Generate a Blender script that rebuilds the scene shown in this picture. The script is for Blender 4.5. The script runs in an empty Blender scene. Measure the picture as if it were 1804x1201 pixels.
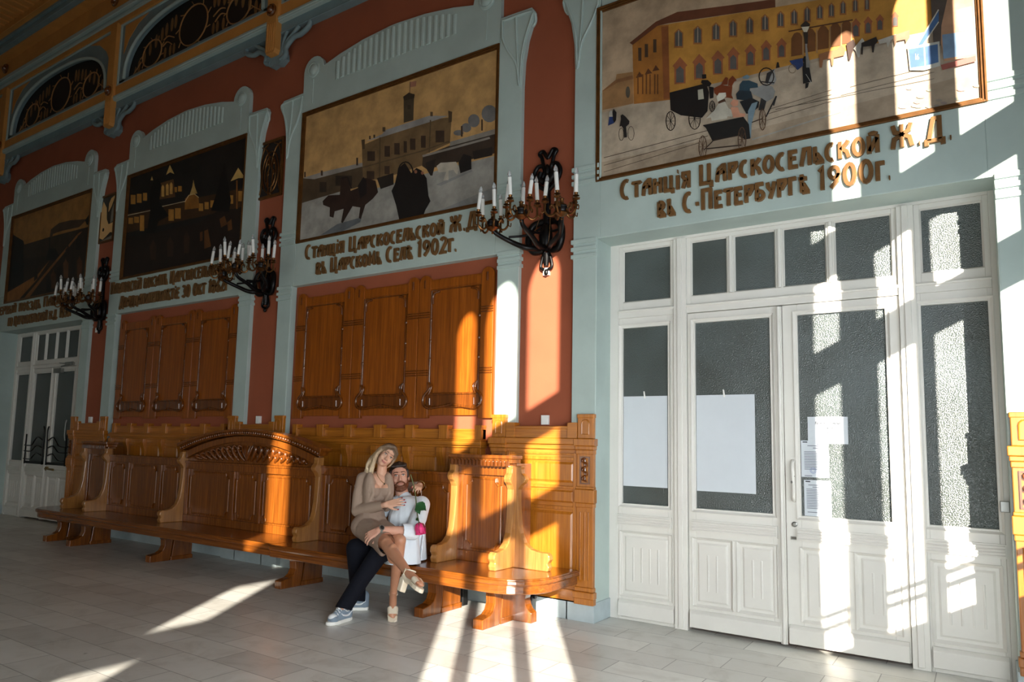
import bpy, bmesh, math, random
from mathutils import Vector, Matrix
random.seed(7)
PI = math.pi
SC = bpy.context.scene
COL = SC.collection

# ------------------------------------------------------------------ camera
cam_data = bpy.data.cameras.new('camera')
cam = bpy.data.objects.new('camera', cam_data)
COL.objects.link(cam)
cam_data.sensor_fit = 'HORIZONTAL'
cam_data.sensor_width = 36.0
cam_data.lens = 1273.5 / 1804 * 36.0
cam_data.shift_x = (902 - 815.1) / 1804
cam_data.shift_y = (650.6 - 600.5) / 1804
cam_data.clip_start = 0.05
yaw, pitch, roll = math.radians(-35.549), math.radians(6.107), math.radians(1.541)
fw = Vector((math.sin(yaw)*math.cos(pitch), math.cos(yaw)*math.cos(pitch), math.sin(pitch)))
rt = Vector((math.cos(yaw), -math.sin(yaw), 0))
up = rt.cross(fw)
r2 = rt*math.cos(roll) + up*math.sin(roll)
u2 = -rt*math.sin(roll) + up*math.cos(roll)
cam.matrix_world = Matrix(((r2.x, u2.x, -fw.x, 0), (r2.y, u2.y, -fw.y, -6.0), (r2.z, u2.z, -fw.z, 1.498), (0, 0, 0, 1)))
SC.camera = cam

# ------------------------------------------------------------------ view, sky, sun, area lamps
SC.view_settings.view_transform = 'Standard'
SC.view_settings.look = 'None'
SC.view_settings.gamma = 1.0
SC.view_settings.use_curve_mapping = False
SC.view_settings.exposure = 0.25
world = bpy.data.worlds.new('sky')
SC.world = world
world.use_nodes = True
wn = world.node_tree.nodes
bg = wn['Background']
bg.inputs[0].default_value = (0.62, 0.78, 1.0, 1)
bg.inputs[1].default_value = 1.6

sun_data = bpy.data.lights.new('sun', 'SUN')
sun_data.energy = 18.0
sun_data.color = (1.0, 0.91, 0.78)
sun_data.angle = math.radians(0.40)
sun = bpy.data.objects.new('sun', sun_data)
COL.objects.link(sun)
saz, sel = math.radians(-32.1), math.radians(16.1)
sdir = Vector((math.sin(saz)*math.cos(sel), math.cos(saz)*math.cos(sel), -math.sin(sel)))
sun.rotation_euler = sdir.to_track_quat('-Z', 'Y').to_euler()
sun.location = (12, -20, 9)

def area_lamp(name, loc, aim, sx, sy, power, color):
    d = bpy.data.lights.new(name, 'AREA')
    d.shape = 'RECTANGLE'
    d.size, d.size_y = sx, sy
    d.energy = power
    d.color = color
    o = bpy.data.objects.new(name, d)
    COL.objects.link(o)
    o.location = loc
    o.rotation_euler = Vector(aim).to_track_quat('-Z', 'Y').to_euler()
    return o
# sky light for the end wall's windows; fill lamp added at the windowless wall opposite
w1 = area_lamp('window_daylight', (1.22, -4.0, 1.35), (-0.70, 0.66, -0.20), 4.2, 2.0, 150, (0.93, 0.98, 1.0))
w1.data.spread = math.radians(118)
area_lamp('fill_lamp_opposite', (-6.5, -13.4, 1.7), (0, 1, -0.05), 9.0, 2.2, 135, (1.0, 0.97, 0.90))

# ------------------------------------------------------------------ materials
def srgb(c):
    return tuple(((x/255)/12.92 if x/255 <= 0.04045 else (((x/255)+0.055)/1.055)**2.4) for x in c) + (1.0,)

def new_mat(name):
    m = bpy.data.materials.new(name)
    m.use_nodes = True
    nt = m.node_tree
    return m, nt, nt.nodes['Principled BSDF']

def node(nt, kind, **kw):
    n = nt.nodes.new(kind)
    for k, v in kw.items():
        if k in n.inputs: n.inputs[k].default_value = v
        else: setattr(n, k, v)
    return n

def coords(nt, scale=(1, 1, 1), rot=(0, 0, 0)):
    tc = nt.nodes.new('ShaderNodeTexCoord')
    mp = nt.nodes.new('ShaderNodeMapping')
    mp.inputs['Scale'].default_value = scale
    mp.inputs['Rotation'].default_value = rot
    nt.links.new(tc.outputs['Object'], mp.inputs['Vector'])
    return mp.outputs['Vector']

def ramp(nt, fac, stops):
    r = nt.nodes.new('ShaderNodeValToRGB')
    els = r.color_ramp.elements
    while len(els) > 1: els.remove(els[-1])
    els[0].position = stops[0][0]; els[0].color = stops[0][1]
    for p, c in stops[1:]:
        e = els.new(p); e.color = c
    nt.links.new(fac, r.inputs['Fac'])
    return r.outputs['Color']

def bump(nt, b, height, strength, dist=0.01):
    n = nt.nodes.new('ShaderNodeBump')
    n.inputs['Strength'].default_value = strength
    n.inputs['Distance'].default_value = dist
    nt.links.new(height, n.inputs['Height'])
    nt.links.new(n.outputs['Normal'], b.inputs['Normal'])

def plain(name, c, rough=0.6, metal=0.0, var=0.06, scale=3.0, bumps=0.0, bscale=60.0, spec=None):
    m, nt, b = new_mat(name)
    v = coords(nt)
    nz = node(nt, 'ShaderNodeTexNoise', Scale=scale, Detail=5.0, Roughness=0.6)
    nt.links.new(v, nz.inputs['Vector'])
    lin = srgb(c)
    lo = tuple(x*(1-var) for x in lin[:3]) + (1,)
    hi = tuple(min(1, x*(1+var)) for x in lin[:3]) + (1,)
    nt.links.new(ramp(nt, nz.outputs['Fac'], [(0.35, lo), (0.65, hi)]), b.inputs['Base Color'])
    b.inputs['Roughness'].default_value = rough
    b.inputs['Metallic'].default_value = metal
    if spec is not None: b.inputs['Specular IOR Level'].default_value = spec
    if bumps:
        n2 = node(nt, 'ShaderNodeTexNoise', Scale=bscale, Detail=3.0)
        nt.links.new(v, n2.inputs['Vector'])
        bump(nt, b, n2.outputs['Fac'], bumps, 0.004)
    return m

def wood(name, dark, light, rough=0.3, horizontal=False, coat=0.3):
    m, nt, b = new_mat(name)
    sc = (2.2, 20.0, 48.0) if horizontal else (48.0, 20.0, 1.8)
    v = coords(nt, sc)
    n1 = node(nt, 'ShaderNodeTexNoise', Scale=1.0, Detail=7.0, Roughness=0.62, Distortion=0.5)
    nt.links.new(v, n1.inputs['Vector'])
    v2 = coords(nt, (1.3, 1.3, 0.9))
    n2 = node(nt, 'ShaderNodeTexNoise', Scale=1.6, Detail=3.0)
    nt.links.new(v2, n2.inputs['Vector'])
    c1 = ramp(nt, n1.outputs['Fac'], [(0.22, srgb(dark)), (0.5, srgb(tuple((a+c)/2 for a, c in zip(dark, light)))), (0.78, srgb(light))])
    mx = nt.nodes.new('ShaderNodeMix'); mx.data_type = 'RGBA'; mx.blend_type = 'MULTIPLY'
    mx.inputs['Factor'].default_value = 0.5
    nt.links.new(c1, mx.inputs[6])
    nt.links.new(ramp(nt, n2.outputs['Fac'], [(0.3, (0.7, 0.66, 0.6, 1)), (0.7, (1, 1, 1, 1))]), mx.inputs[7])
    nt.links.new(mx.outputs[2], b.inputs['Base Color'])
    b.inputs['Roughness'].default_value = rough
    b.inputs['Coat Weight'].default_value = coat
    b.inputs['Coat Roughness'].default_value = 0.18
    bump(nt, b, n1.outputs['Fac'], 0.06, 0.002)
    return m

M = {}
M['blue'] = plain('pale_blue_paint', (178, 194, 189), 0.5, var=0.07, scale=1.6, bumps=0.05, bscale=30)
M['slate'] = plain('slate_blue_paint', (122, 142, 146), 0.55, var=0.08)
M['red'] = plain('terracotta_plaster', (152, 80, 52), 0.85, var=0.08, scale=1.2, bumps=0.15, bscale=90)
M['cream'] = plain('ochre_cream_paint', (206, 142, 72), 0.6, var=0.07)
M['white'] = plain('white_door_paint', (222, 219, 212), 0.38, var=0.04, scale=2.0, bumps=0.06, bscale=25)
M['oak'] = wood('oak_panel', (112, 54, 9), (182, 100, 26), 0.28)
M['oakv'] = wood('oak_wainscot', (150, 84, 18), (204, 130, 42), 0.32)
M['oakh'] = wood('oak_wainscot_rail', (150, 84, 18), (204, 130, 42), 0.32, horizontal=True)
M['bench'] = wood('bench_wood', (86, 44, 9), (160, 90, 28), 0.25, coat=0.6)
M['arm'] = wood('worn_armrest_wood', (134, 86, 40), (196, 138, 72), 0.3, coat=0.4)
M['benchh'] = wood('bench_wood_long', (86, 44, 9), (160, 90, 28), 0.25, horizontal=True, coat=0.6)
M['carve'] = wood('carved_wood', (74, 36, 9), (140, 76, 24), 0.22, coat=0.7)
M['iron'] = plain('black_iron', (22, 20, 20), 0.35, 0.6, var=0.2)
M['bronze'] = plain('old_bronze', (110, 74, 40), 0.35, 0.85, var=0.3, scale=20)
M['gold'] = plain('bronze_letter', (128, 92, 54), 0.45, 0.45, var=0.15, scale=10)
M['frame'] = plain('gilt_frame', (110, 72, 34), 0.4, 0.5, var=0.2, scale=12)
M['dark'] = plain('dark_recess', (30, 22, 18), 0.7)
M['plinth'] = plain('grey_stone_plinth', (176, 190, 194), 0.5, var=0.1, scale=4, bumps=0.1, bscale=30)
M['plastic'] = plain('white_plastic', (236, 236, 232), 0.35, var=0.01)
M['steel'] = plain('dull_steel', (150, 150, 146), 0.35, 0.8, var=0.1)
M['brass'] = plain('worn_brass', (150, 120, 70), 0.35, 0.8, var=0.2)
M['black'] = plain('black_lacquer', (14, 14, 15), 0.4)
M['paper'] = plain('white_paper', (208, 214, 220), 0.8, var=0.02)
M['ink'] = plain('grey_ink', (120, 124, 136), 0.9)
M['inkdark'] = plain('dark_ink', (60, 62, 70), 0.9)

def floor_mat():
    m, nt, b = new_mat('grey_marble_tiles')
    v = coords(nt)
    br = node(nt, 'ShaderNodeTexBrick', Scale=1.0)
    br.offset = 0.5
    br.inputs['Mortar Size'].default_value = 0.0035
    br.inputs['Mortar Smooth'].default_value = 0.2
    br.inputs['Brick Width'].default_value = 0.62
    br.inputs['Row Height'].default_value = 0.31
    br.inputs['Color1'].default_value = srgb((226, 226, 221))
    br.inputs['Color2'].default_value = srgb((204, 203, 198))
    br.inputs['Mortar'].default_value = srgb((150, 149, 146))
    br.inputs['Bias'].default_value = -0.1
    nt.links.new(v, br.inputs['Vector'])
    n1 = node(nt, 'ShaderNodeTexNoise', Scale=3.2, Detail=8.0, Roughness=0.65, Distortion=0.8)
    nt.links.new(v, n1.inputs['Vector'])
    mx = nt.nodes.new('ShaderNodeMix'); mx.data_type = 'RGBA'; mx.blend_type = 'MULTIPLY'
    mx.inputs['Factor'].default_value = 0.8
    nt.links.new(br.outputs['Color'], mx.inputs[6])
    nt.links.new(ramp(nt, n1.outputs['Fac'], [(0.3, (0.72, 0.70, 0.66, 1)), (0.5, (0.95, 0.95, 0.93, 1)), (0.7, (1, 1, 1, 1))]), mx.inputs[7])
    nt.links.new(mx.outputs[2], b.inputs['Base Color'])
    n3 = node(nt, 'ShaderNodeTexNoise', Scale=5.0, Detail=6.0)
    nt.links.new(v, n3.inputs['Vector'])
    rr = nt.nodes.new('ShaderNodeMapRange')
    rr.inputs['To Min'].default_value = 0.22; rr.inputs['To Max'].default_value = 0.42
    nt.links.new(n3.outputs['Fac'], rr.inputs['Value'])
    nt.links.new(rr.outputs['Result'], b.inputs['Roughness'])
    bump(nt, b, br.outputs['Fac'], -0.25, 0.003)
    return m
M['floor'] = floor_mat()

def glass_mat():
    m, nt, b = new_mat('pebbled_obscure_glass')
    v = coords(nt)
    vo = node(nt, 'ShaderNodeTexVoronoi', Scale=120.0)
    nt.links.new(v, vo.inputs['Vector'])
    nz = node(nt, 'ShaderNodeTexNoise', Scale=1.2, Detail=2.0)
    nt.links.new(v, nz.inputs['Vector'])
    nt.links.new(ramp(nt, nz.outputs['Fac'], [(0.3, srgb((62, 68, 64))), (0.7, srgb((84, 94, 94)))]), b.inputs['Base Color'])
    b.inputs['Roughness'].default_value = 0.22
    b.inputs['Specular IOR Level'].default_value = 0.8
    bump(nt, b, vo.outputs['Distance'], 0.8, 0.004)
    return m
M['glass'] = glass_mat()

# ------------------------------------------------------------------ mesh building
class MB:
    """collects faces and links them as ONE mesh object"""
    def __init__(s):
        s.v, s.f, s.mi, s.mats, s.cur = [], [], [], [], 0
        s.T = None
    def mat(s, m):
        if m not in s.mats: s.mats.append(m)
        s.cur = s.mats.index(m); return s
    def add(s, verts, faces):
        b = len(s.v)
        if s.T is not None: verts = [tuple(s.T @ Vector(p)) for p in verts]
        s.v += [tuple(p) for p in verts]
        s.f += [tuple(b+i for i in f) for f in faces]
        s.mi += [s.cur]*len(faces); return s
    def box(s, x0, x1, y0, y1, z0, z1):
        x0, x1 = min(x0, x1), max(x0, x1); y0, y1 = min(y0, y1), max(y0, y1); z0, z1 = min(z0, z1), max(z0, z1)
        return s.add([(x0,y0,z0),(x1,y0,z0),(x1,y1,z0),(x0,y1,z0),(x0,y0,z1),(x1,y0,z1),(x1,y1,z1),(x0,y1,z1)],
                     [(0,3,2,1),(4,5,6,7),(0,1,5,4),(1,2,6,5),(2,3,7,6),(3,0,4,7)])
    def prism(s, pts, a0, a1, axis='y'):
        """outline extruded from a0 to a1; axis y: pts are (x,z); axis x: (y,z); axis z: (x,y)"""
        n = len(pts)
        def P(p, a):
            return (p[0], a, p[1]) if axis == 'y' else (a, p[0], p[1]) if axis == 'x' else (p[0], p[1], a)
        area = sum(pts[i][0]*pts[(i+1) % n][1]-pts[(i+1) % n][0]*pts[i][1] for i in range(n))
        if area < 0: pts = pts[::-1]
        vs = [P(p, a0) for p in pts] + [P(p, a1) for p in pts]
        fs = [tuple(range(n)), tuple(range(2*n-1, n-1, -1))]
        fs += [(i, n+i, n+(i+1) % n, (i+1) % n) for i in range(n)]
        if axis == 'x' or axis == 'z': fs = [f[::-1] for f in fs]
        return s.add(vs, fs)
    def ring(s, x0, x1, z0, z1, w, y0, y1):
        """rectangular frame of member width w, in the wall plane"""
        s.box(x0, x0+w, y0, y1, z0, z1); s.box(x1-w, x1, y0, y1, z0, z1)
        s.box(x0+w, x1-w, y0, y1, z0, z0+w); s.box(x0+w, x1-w, y0, y1, z1-w, z1); return s
    def panel(s, x0, x1, z0, z1, y, rise, b1=0.02, b2=0.03):
        """raised field: bevelled pyramid-frustum on plane y rising towards -y"""
        b = b1
        vs = [(x0,y,z0),(x1,y,z0),(x1,y,z1),(x0,y,z1)]
        vs += [(x0+b,y-rise,z0+b),(x1-b,y-rise,z0+b),(x1-b,y-rise,z1-b),(x0+b,y-rise,z1-b)]
        return s.add(vs, [(0,1,5,4),(1,2,6,5),(2,3,7,6),(3,0,4,7),(4,5,6,7)])
    def bead(s, x0, x1, z0, z1, y, r=0.008):
        """half round moulding around a rectangle"""
        for a, b in (((x0,y,z0),(x1,y,z0)), ((x1,y,z0),(x1,y,z1)), ((x1,y,z1),(x0,y,z1)), ((x0,y,z1),(x0,y,z0))):
            s.tube([a, b], r, 6)
        return s
    def tube(s, path, r, n=8, closed=False, cap=True, squash=None):
        P = [Vector(p) for p in path]
        R = r if isinstance(r, (list, tuple)) else [r]*len(P)
        m = len(P); rings = []
        prev = None
        for i in range(m):
            if closed: t = P[(i+1) % m]-P[i-1]
            else: t = P[min(i+1, m-1)]-P[max(i-1, 0)]
            if t.length < 1e-9: t = Vector((0, 0, 1))
            t.normalize()
            if prev is None:
                a = Vector((0, 0, 1)) if abs(t.z) < 0.9 else Vector((1, 0, 0))
                u = t.cross(a).normalized()
            else:
                u = (prev - t*prev.dot(t))
                u = u.normalized() if u.length > 1e-6 else t.orthogonal().normalized()
            prev = u
            w = t.cross(u)
            rings.append([P[i]+(u*math.cos(2*PI*k/n)+w*math.sin(2*PI*k/n))*R[i] for k in range(n)])
        vs = [tuple(p) for g in rings for p in g]
        fs = []
        for i in range(m if closed else m-1):
            j = (i+1) % m
            for k in range(n):
                fs.append((i*n+k, i*n+(k+1) % n, j*n+(k+1) % n, j*n+k))
        if cap and not closed:
            fs.append(tuple(range(n-1, -1, -1))); fs.append(tuple((m-1)*n+k for k in range(n)))
        if squash:
            ax, c0, k = squash
            vs = [tuple(c0+(q-c0)*k if a == ax else q for a, q in enumerate(p)) for p in vs]
        return s.add(vs, fs)
    def lathe(s, prof, c, n=16, axis='z'):
        """prof: (radius, height) from bottom to top, around an axis through c"""
        vs, fs = [], []
        for r, h in prof:
            for k in range(n):
                a = 2*PI*k/n; p, q = r*math.cos(a), r*math.sin(a)
                vs.append((c[0]+p, c[1]+q, c[2]+h) if axis == 'z' else (c[0]+p, c[1]-h, c[2]+q) if axis == 'y' else (c[0]+h, c[1]+p, c[2]+q))
        m = len(prof)
        for i in range(m-1):
            for k in range(n):
                fs.append((i*n+k, i*n+(k+1) % n, (i+1)*n+(k+1) % n, (i+1)*n+k))
        fs.append(tuple(range(n-1, -1, -1))); fs.append(tuple((m-1)*n+k for k in range(n)))
        return s.add(vs, fs)
    def ball(s, c, r, n=12, m=8, scale=(1, 1, 1)):
        prof = [(max(1e-4, math.sin(PI*i/m)), -math.cos(PI*i/m)) for i in range(m+1)]
        vs, fs = [], []
        for q, h in prof:
            for k in range(n):
                a = 2*PI*k/n
                vs.append((c[0]+r*scale[0]*q*math.cos(a), c[1]+r*scale[1]*q*math.sin(a), c[2]+r*scale[2]*h))
        for i in range(m):
            for k in range(n):
                fs.append((i*n+k, i*n+(k+1) % n, (i+1)*n+(k+1) % n, (i+1)*n+k))
        return s.add(vs, fs)
    def build(s, name, m=None, parent=None, loc=None, smooth=None, bevel=0.0, fix=False):
        me = bpy.data.meshes.new(name)
        me.from_pydata(s.v, [], s.f)
        mats = s.mats if s.mats else [m]
        if m is not None and not s.mats: mats = [m]
        for q in mats: me.materials.append(q)
        if s.mats: me.polygons.foreach_set('material_index', s.mi)
        me.update()
        if fix:
            bm = bmesh.new(); bm.from_mesh(me)
            bmesh.ops.recalc_face_normals(bm, faces=bm.faces)
            bm.to_mesh(me); bm.free()
        o = bpy.data.objects.new(name, me)
        COL.objects.link(o)
        if parent is not None: o.parent = parent
        if loc is not None: o.location = loc
        if smooth is not None:
            me.polygons.foreach_set('use_smooth', [True]*len(me.polygons))
            me.set_sharp_from_angle(angle=math.radians(smooth))
        if bevel:
            b = o.modifiers.new('bevel', 'BEVEL'); b.width = bevel; b.segments = 2
            b.limit_method = 'ANGLE'; b.angle_limit = math.radians(40)
        return o

def tag(o, label=None, cat=None, group=None, kind=None):
    if label: o['label'] = label
    if cat: o['category'] = cat
    if group: o['group'] = group
    if kind: o['kind'] = kind
    return o
def thing(name, loc=(0, 0, 0), label=None, cat=None, group=None, kind=None):
    o = bpy.data.objects.new(name, None); COL.objects.link(o)
    o.location = loc; o.empty_display_size = 0.1
    return tag(o, label, cat, group, kind)
def kids(o): return [c for c in COL.objects if c.parent == o]
def copy_tree(o, parent=None):
    c = o.copy(); COL.objects.link(c)
    if parent is not None: c.parent = parent
    for ch in kids(o): copy_tree(ch, c)
    return c
def arc(cx, cz, r, a0, a1, n=10):
    return [(cx+r*math.cos(math.radians(a0+(a1-a0)*i/n)), cz+r*math.sin(math.radians(a0+(a1-a0)*i/n))) for i in range(n+1)]
def smooth_path(pts, n=6):
    P = [Vector(p) for p in pts]; out = []
    for i in range(len(P)-1):
        p0, p1, p2, p3 = P[max(i-1, 0)], P[i], P[i+1], P[min(i+2, len(P)-1)]
        for k in range(n):
            t = k/n
            out.append(0.5*((2*p1)+(p2-p0)*t+(2*p0-5*p1+4*p2-p3)*t*t+(3*p1-p0-3*p2+p3)*t**3))
    out.append(P[-1]); return out
# ================================================================== the setting
XA, PER = -1.3235, 4.109
BAYS = [-1.3235, -5.426, -9.535, -13.644]        # centres: right door bay, two panelled bays, far door bay
KX = [0.9645, 1.0, 1.0, 1.0]                     # the right door bay is a little narrower
HALF, OUT = 1.54, 1.785                          # opening half width, outer half width of a painted portal
ZL, ZP0, ZP1 = 3.448, 3.985, 5.705               # lintel, picture bottom and top
REC = [0.32, 0.09, 0.09, 0.32]                   # depth of each opening
XR, XL, YF, ZC = 1.30, -19.0, -13.6, 9.3         # inner faces of right, left and front wall; ceiling
YR = 0.055                                       # face of the terracotta wall

b = MB(); b.box(XL-.3, XR+.6, YF-.3, 0.6, -0.3, 0.0)
tag(b.build('floor', M['floor']), kind='structure')

b = MB()
edges = [XL]
for xc, k in zip(BAYS[::-1], KX[::-1]): edges += [xc-HALF*k, xc+HALF*k]
edges += [XR]
for i in range(0, len(edges), 2): b.box(edges[i], edges[i+1], YR, 0.6, 0, ZC)
for xc, d, k in zip(BAYS, REC, KX):
    b.box(xc-HALF*k, xc+HALF*k, YR, 0.6, ZL+.01, ZC)
    b.box(xc-HALF*k, xc+HALF*k, d if d < .15 else .45, 0.6, 0, ZL+.01)
tag(b.build('wall_back', M['red']), kind='structure')

b = MB(); b.box(XL-.3, XL, YF, 0.6, 0, ZC)
tag(b.build('wall_left', M['blue']), kind='structure')
b = MB()
b.box(XL, XR, YF-.3, YF, 0, ZC)
tag(b.build('wall_front', M['blue']), kind='structure')

# unseen slab and parapet added to keep the fill lamp off the upper wall
b = MB(); b.box(XL, -2.5, YF, -8.8, 3.15, 3.5); b.box(XL, -2.5, -8.95, -8.8, 3.15, 4.4)
tag(b.build('trim_7', M['blue']), kind='structure')

# end wall with groups of narrow arched lights; each light has a head, a band and a lower pane
def arched_wall():
    t = 0.03
    lights = [(-3.45, -3.12), (-2.74, -2.36), (-2.15, -1.62), (-9.07, -8.68), (-8.50, -7.90), (-7.72, -7.15), (-13.25, -12.70)]
    lights.sort()
    b = MB()
    def B(y0, y1, z0, z1): b.box(XR, XR+t, y0, y1, z0, z1)
    y = YF-.3
    for y0, y1 in lights:
        B(y, y0, 0, ZC)
        B(y0, y1, 0, 1.25); B(y0, y1, 3.27, 3.60); B(y0, y1, 4.14, 4.50)
        B(y0, y1, 1.43, 1.46); B(y0, y1, 1.52, 1.55)
        r = (y1-y0)/2; cy = (y0+y1)/2; zs = 5.91-r
        left = [(y0, zs)] + [(cy-r*math.cos(a), zs+r*math.sin(a)) for a in [PI/2*i/8 for i in range(9)]]
        b.prism(left + [(cy, ZC), (y0, ZC)], XR, XR+t, 'x')
        right = [(y1, zs)] + [(cy+r*math.cos(a), zs+r*math.sin(a)) for a in [PI/2*i/8 for i in range(9)]]
        b.prism(right + [(cy, ZC), (y1, ZC)], XR, XR+t, 'x')
        y = y1
    B(y, 0.6, 0, ZC)
    return b
tag(arched_wall().build('wall_right', M['blue'], fix=True), kind='structure')

b = MB(); b.box(XL-.3, XR+.3, YF-.3, 0.6, ZC, ZC+.2)
tag(b.build('ceiling', M['cream']), kind='structure')

STRIPS = [(BAYS[1]+OUT, BAYS[0]-OUT*KX[0]), (BAYS[2]+OUT, BAYS[1]-OUT), (BAYS[3]+OUT, BAYS[2]-OUT)]   # terracotta strips between the bays
SX = [(a_+b_)/2 for a_, b_ in STRIPS]

# ---- painted portal around each bay
def portal(xc, rec, n):
    root = bpy.data.objects.new('trim_%d' % n, None); COL.objects.link(root)
    root.location = (xc, 0, 0); root.scale = (KX[n-1], 1, 1); tag(root, kind='structure')
    y0, y1 = 0.0, YR+.005
    def side(sg):
        pts = [(HALF, 0), (OUT, 0), (OUT, 5.15), (OUT+.012, 5.42), (OUT+.05, 5.65), (OUT+.115, 5.84), (OUT+.13, 5.92), (OUT+.10, 5.975),
               (1.51, 5.985), (1.51, 5.70), (1.5, 5.70), (1.5, ZL), (HALF, ZL)]
        return [(sg*x, z) for x, z in pts]
    b = MB()
    for sg in (-1, 1): b.prism(side(sg), y0, y1)
    b.box(-1.5, 1.5, y0, y1, ZL, ZP0)
    head = [(-1.5, ZP1), (1.5, ZP1), (1.51, 5.98), (1.51, 6.25)] + arc(1.33, 6.25, .18, 0, 178, 10)
    top = [(1.13, 6.262), (.88, 6.325), (.48, 6.39), (.05, 6.42), (-.05, 6.42), (-.48, 6.39), (-.88, 6.325), (-1.13, 6.262)]
    head += top + [(-x, z) for x, z in arc(1.33, 6.25, .18, 178, 0, 10)] + [(-1.51, 6.25), (-1.51, 5.98)]
    b.prism(head, y0, y1)
    # reveals of the opening
    if rec > .1:
        for sg in (-1, 1): b.box(sg*(HALF-.006), sg*(HALF+.02), y0+.002, rec+.12, 0, ZL+.02)
        b.box(-HALF, HALF, y0+.002, rec+.12, ZL-.004, ZL+.02)
    else:
        for sg in (-1, 1): b.box(sg*(HALF-.006), sg*(HALF+.02), y0+.002, rec, 0, ZL)
        b.box(-HALF, HALF, y0+.002, rec, ZL-.004, ZL+.02)
    o = b.build('surround', M['blue'], root, bevel=0.004)
    # banded caps
    b = MB()
    for sg in (-1, 1):
        for z0, z1 in ((3.42, 3.46), (3.35, 3.387), (3.28, 3.317)):
            b.box(sg*(HALF-.004), sg*(OUT+.02), -.014, YR, z0, z1)
        for z0, z1 in ((4.125, 4.165), (4.06, 4.095), (3.99, 4.03)):
            b.box(sg*1.515, sg*(OUT+.02), -.014, YR, z0, z1)
    b.build('banded_cap', M['blue'], root, bevel=0.003)
    # fan shaped capitals with two sunk petals
    for sg in (-1, 1):
        b = MB()
        rim = [(1.53, 5.94), (OUT+.10, 5.93), (OUT+.10, 5.86), (OUT+.03, 5.66), (OUT-.01, 5.45), (OUT-.03, 5.16), (OUT-.07, 5.40), (1.60, 5.60), (1.54, 5.74)]
        b.tube(smooth_path([(sg*x, -.004, z) for x, z in rim], 4), .014, 6, closed=True)
        b.tube(smooth_path([(sg*1.70, -.004, 5.93), (sg*1.715, -.004, 5.65), (sg*1.745, -.004, 5.25)], 5), .012, 6)
        b.tube(smooth_path([(sg*(OUT+.10), 0, 5.93), (sg*(OUT+.135), .0, 5.90), (sg*(OUT+.13), .03, 5.83), (sg*(OUT+.1), .03, 5.78)], 5), .016, 6)
        b.build('fan_capital', M['blue'], root, smooth=50)
        b = MB(); b.lathe([(.105, 0), (.105, .012), (.085, .02), (.075, .012), (.07, .02), (.03, .034), (.001, .036)], (sg*1.33, 0, 6.25), 20, 'y')
        b.box(sg*1.33-.006, sg*1.33+.006, -.006, 0, 5.80, 6.12)
        b.build('boss', M['blue'], root, smooth=40)
    b = MB()
    for k in range(21):
        u = -.90+.09*k
        zt = 6.415-.19*(u/1.0)**2-.03
        b.tube([(u, 0, 6.0), (u, 0, zt)], [.03, .03], 8, squash=(1, 0.0, .5))
        for q in range(5): b.ball((u, -.004, 6.05+q*(zt-6.1)/4.5), .014, 6, 4)
    b.build('reeded_panel', M['blue'], root, smooth=50)
    # stone plinth blocks
    b = MB()
    for sg in (-1, 1):
        b.box(sg*(HALF-.02), sg*(OUT+.02), -.035, rec+.02, 0, .17)
    b.build('plinth', M['plinth'], root, bevel=0.004)
    return root
for i, xc in enumerate(BAYS): portal(xc, REC[i], i+1)

# stone skirting along the wall between and under the panelling
b = MB()
for xc in BAYS[1:3]: b.box(xc-HALF, xc+HALF, .03, .09, 0, .17)
for xa, xb in STRIPS: b.box(xa, xb, -.035, YR, 0, .17)
tag(b.build('baseboard_back', M['plinth'], bevel=0.004), kind='structure')
# ================================================================== glazed doors
def mould(b, x0, x1, z0, z1, y, w=.03, d=.012):
    """bevelled moulding lying around an opening, sloping from y-d outside to y inside"""
    o = [(x0-w,y-d,z0-w),(x1+w,y-d,z0-w),(x1+w,y-d,z1+w),(x0-w,y-d,z1+w)]
    i = [(x0,y+.014,z0),(x1,y+.014,z0),(x1,y+.014,z1),(x0,y+.014,z1)]
    e = [(x0-w,y,z0-w),(x1+w,y,z0-w),(x1+w,y,z1+w),(x0-w,y,z1+w)]
    b.add(o+i+e, [(0,1,5,4),(1,2,6,5),(2,3,7,6),(3,0,4,7),(8,9,1,0),(9,10,2,1),(10,11,3,2),(11,8,0,3)])

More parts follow.
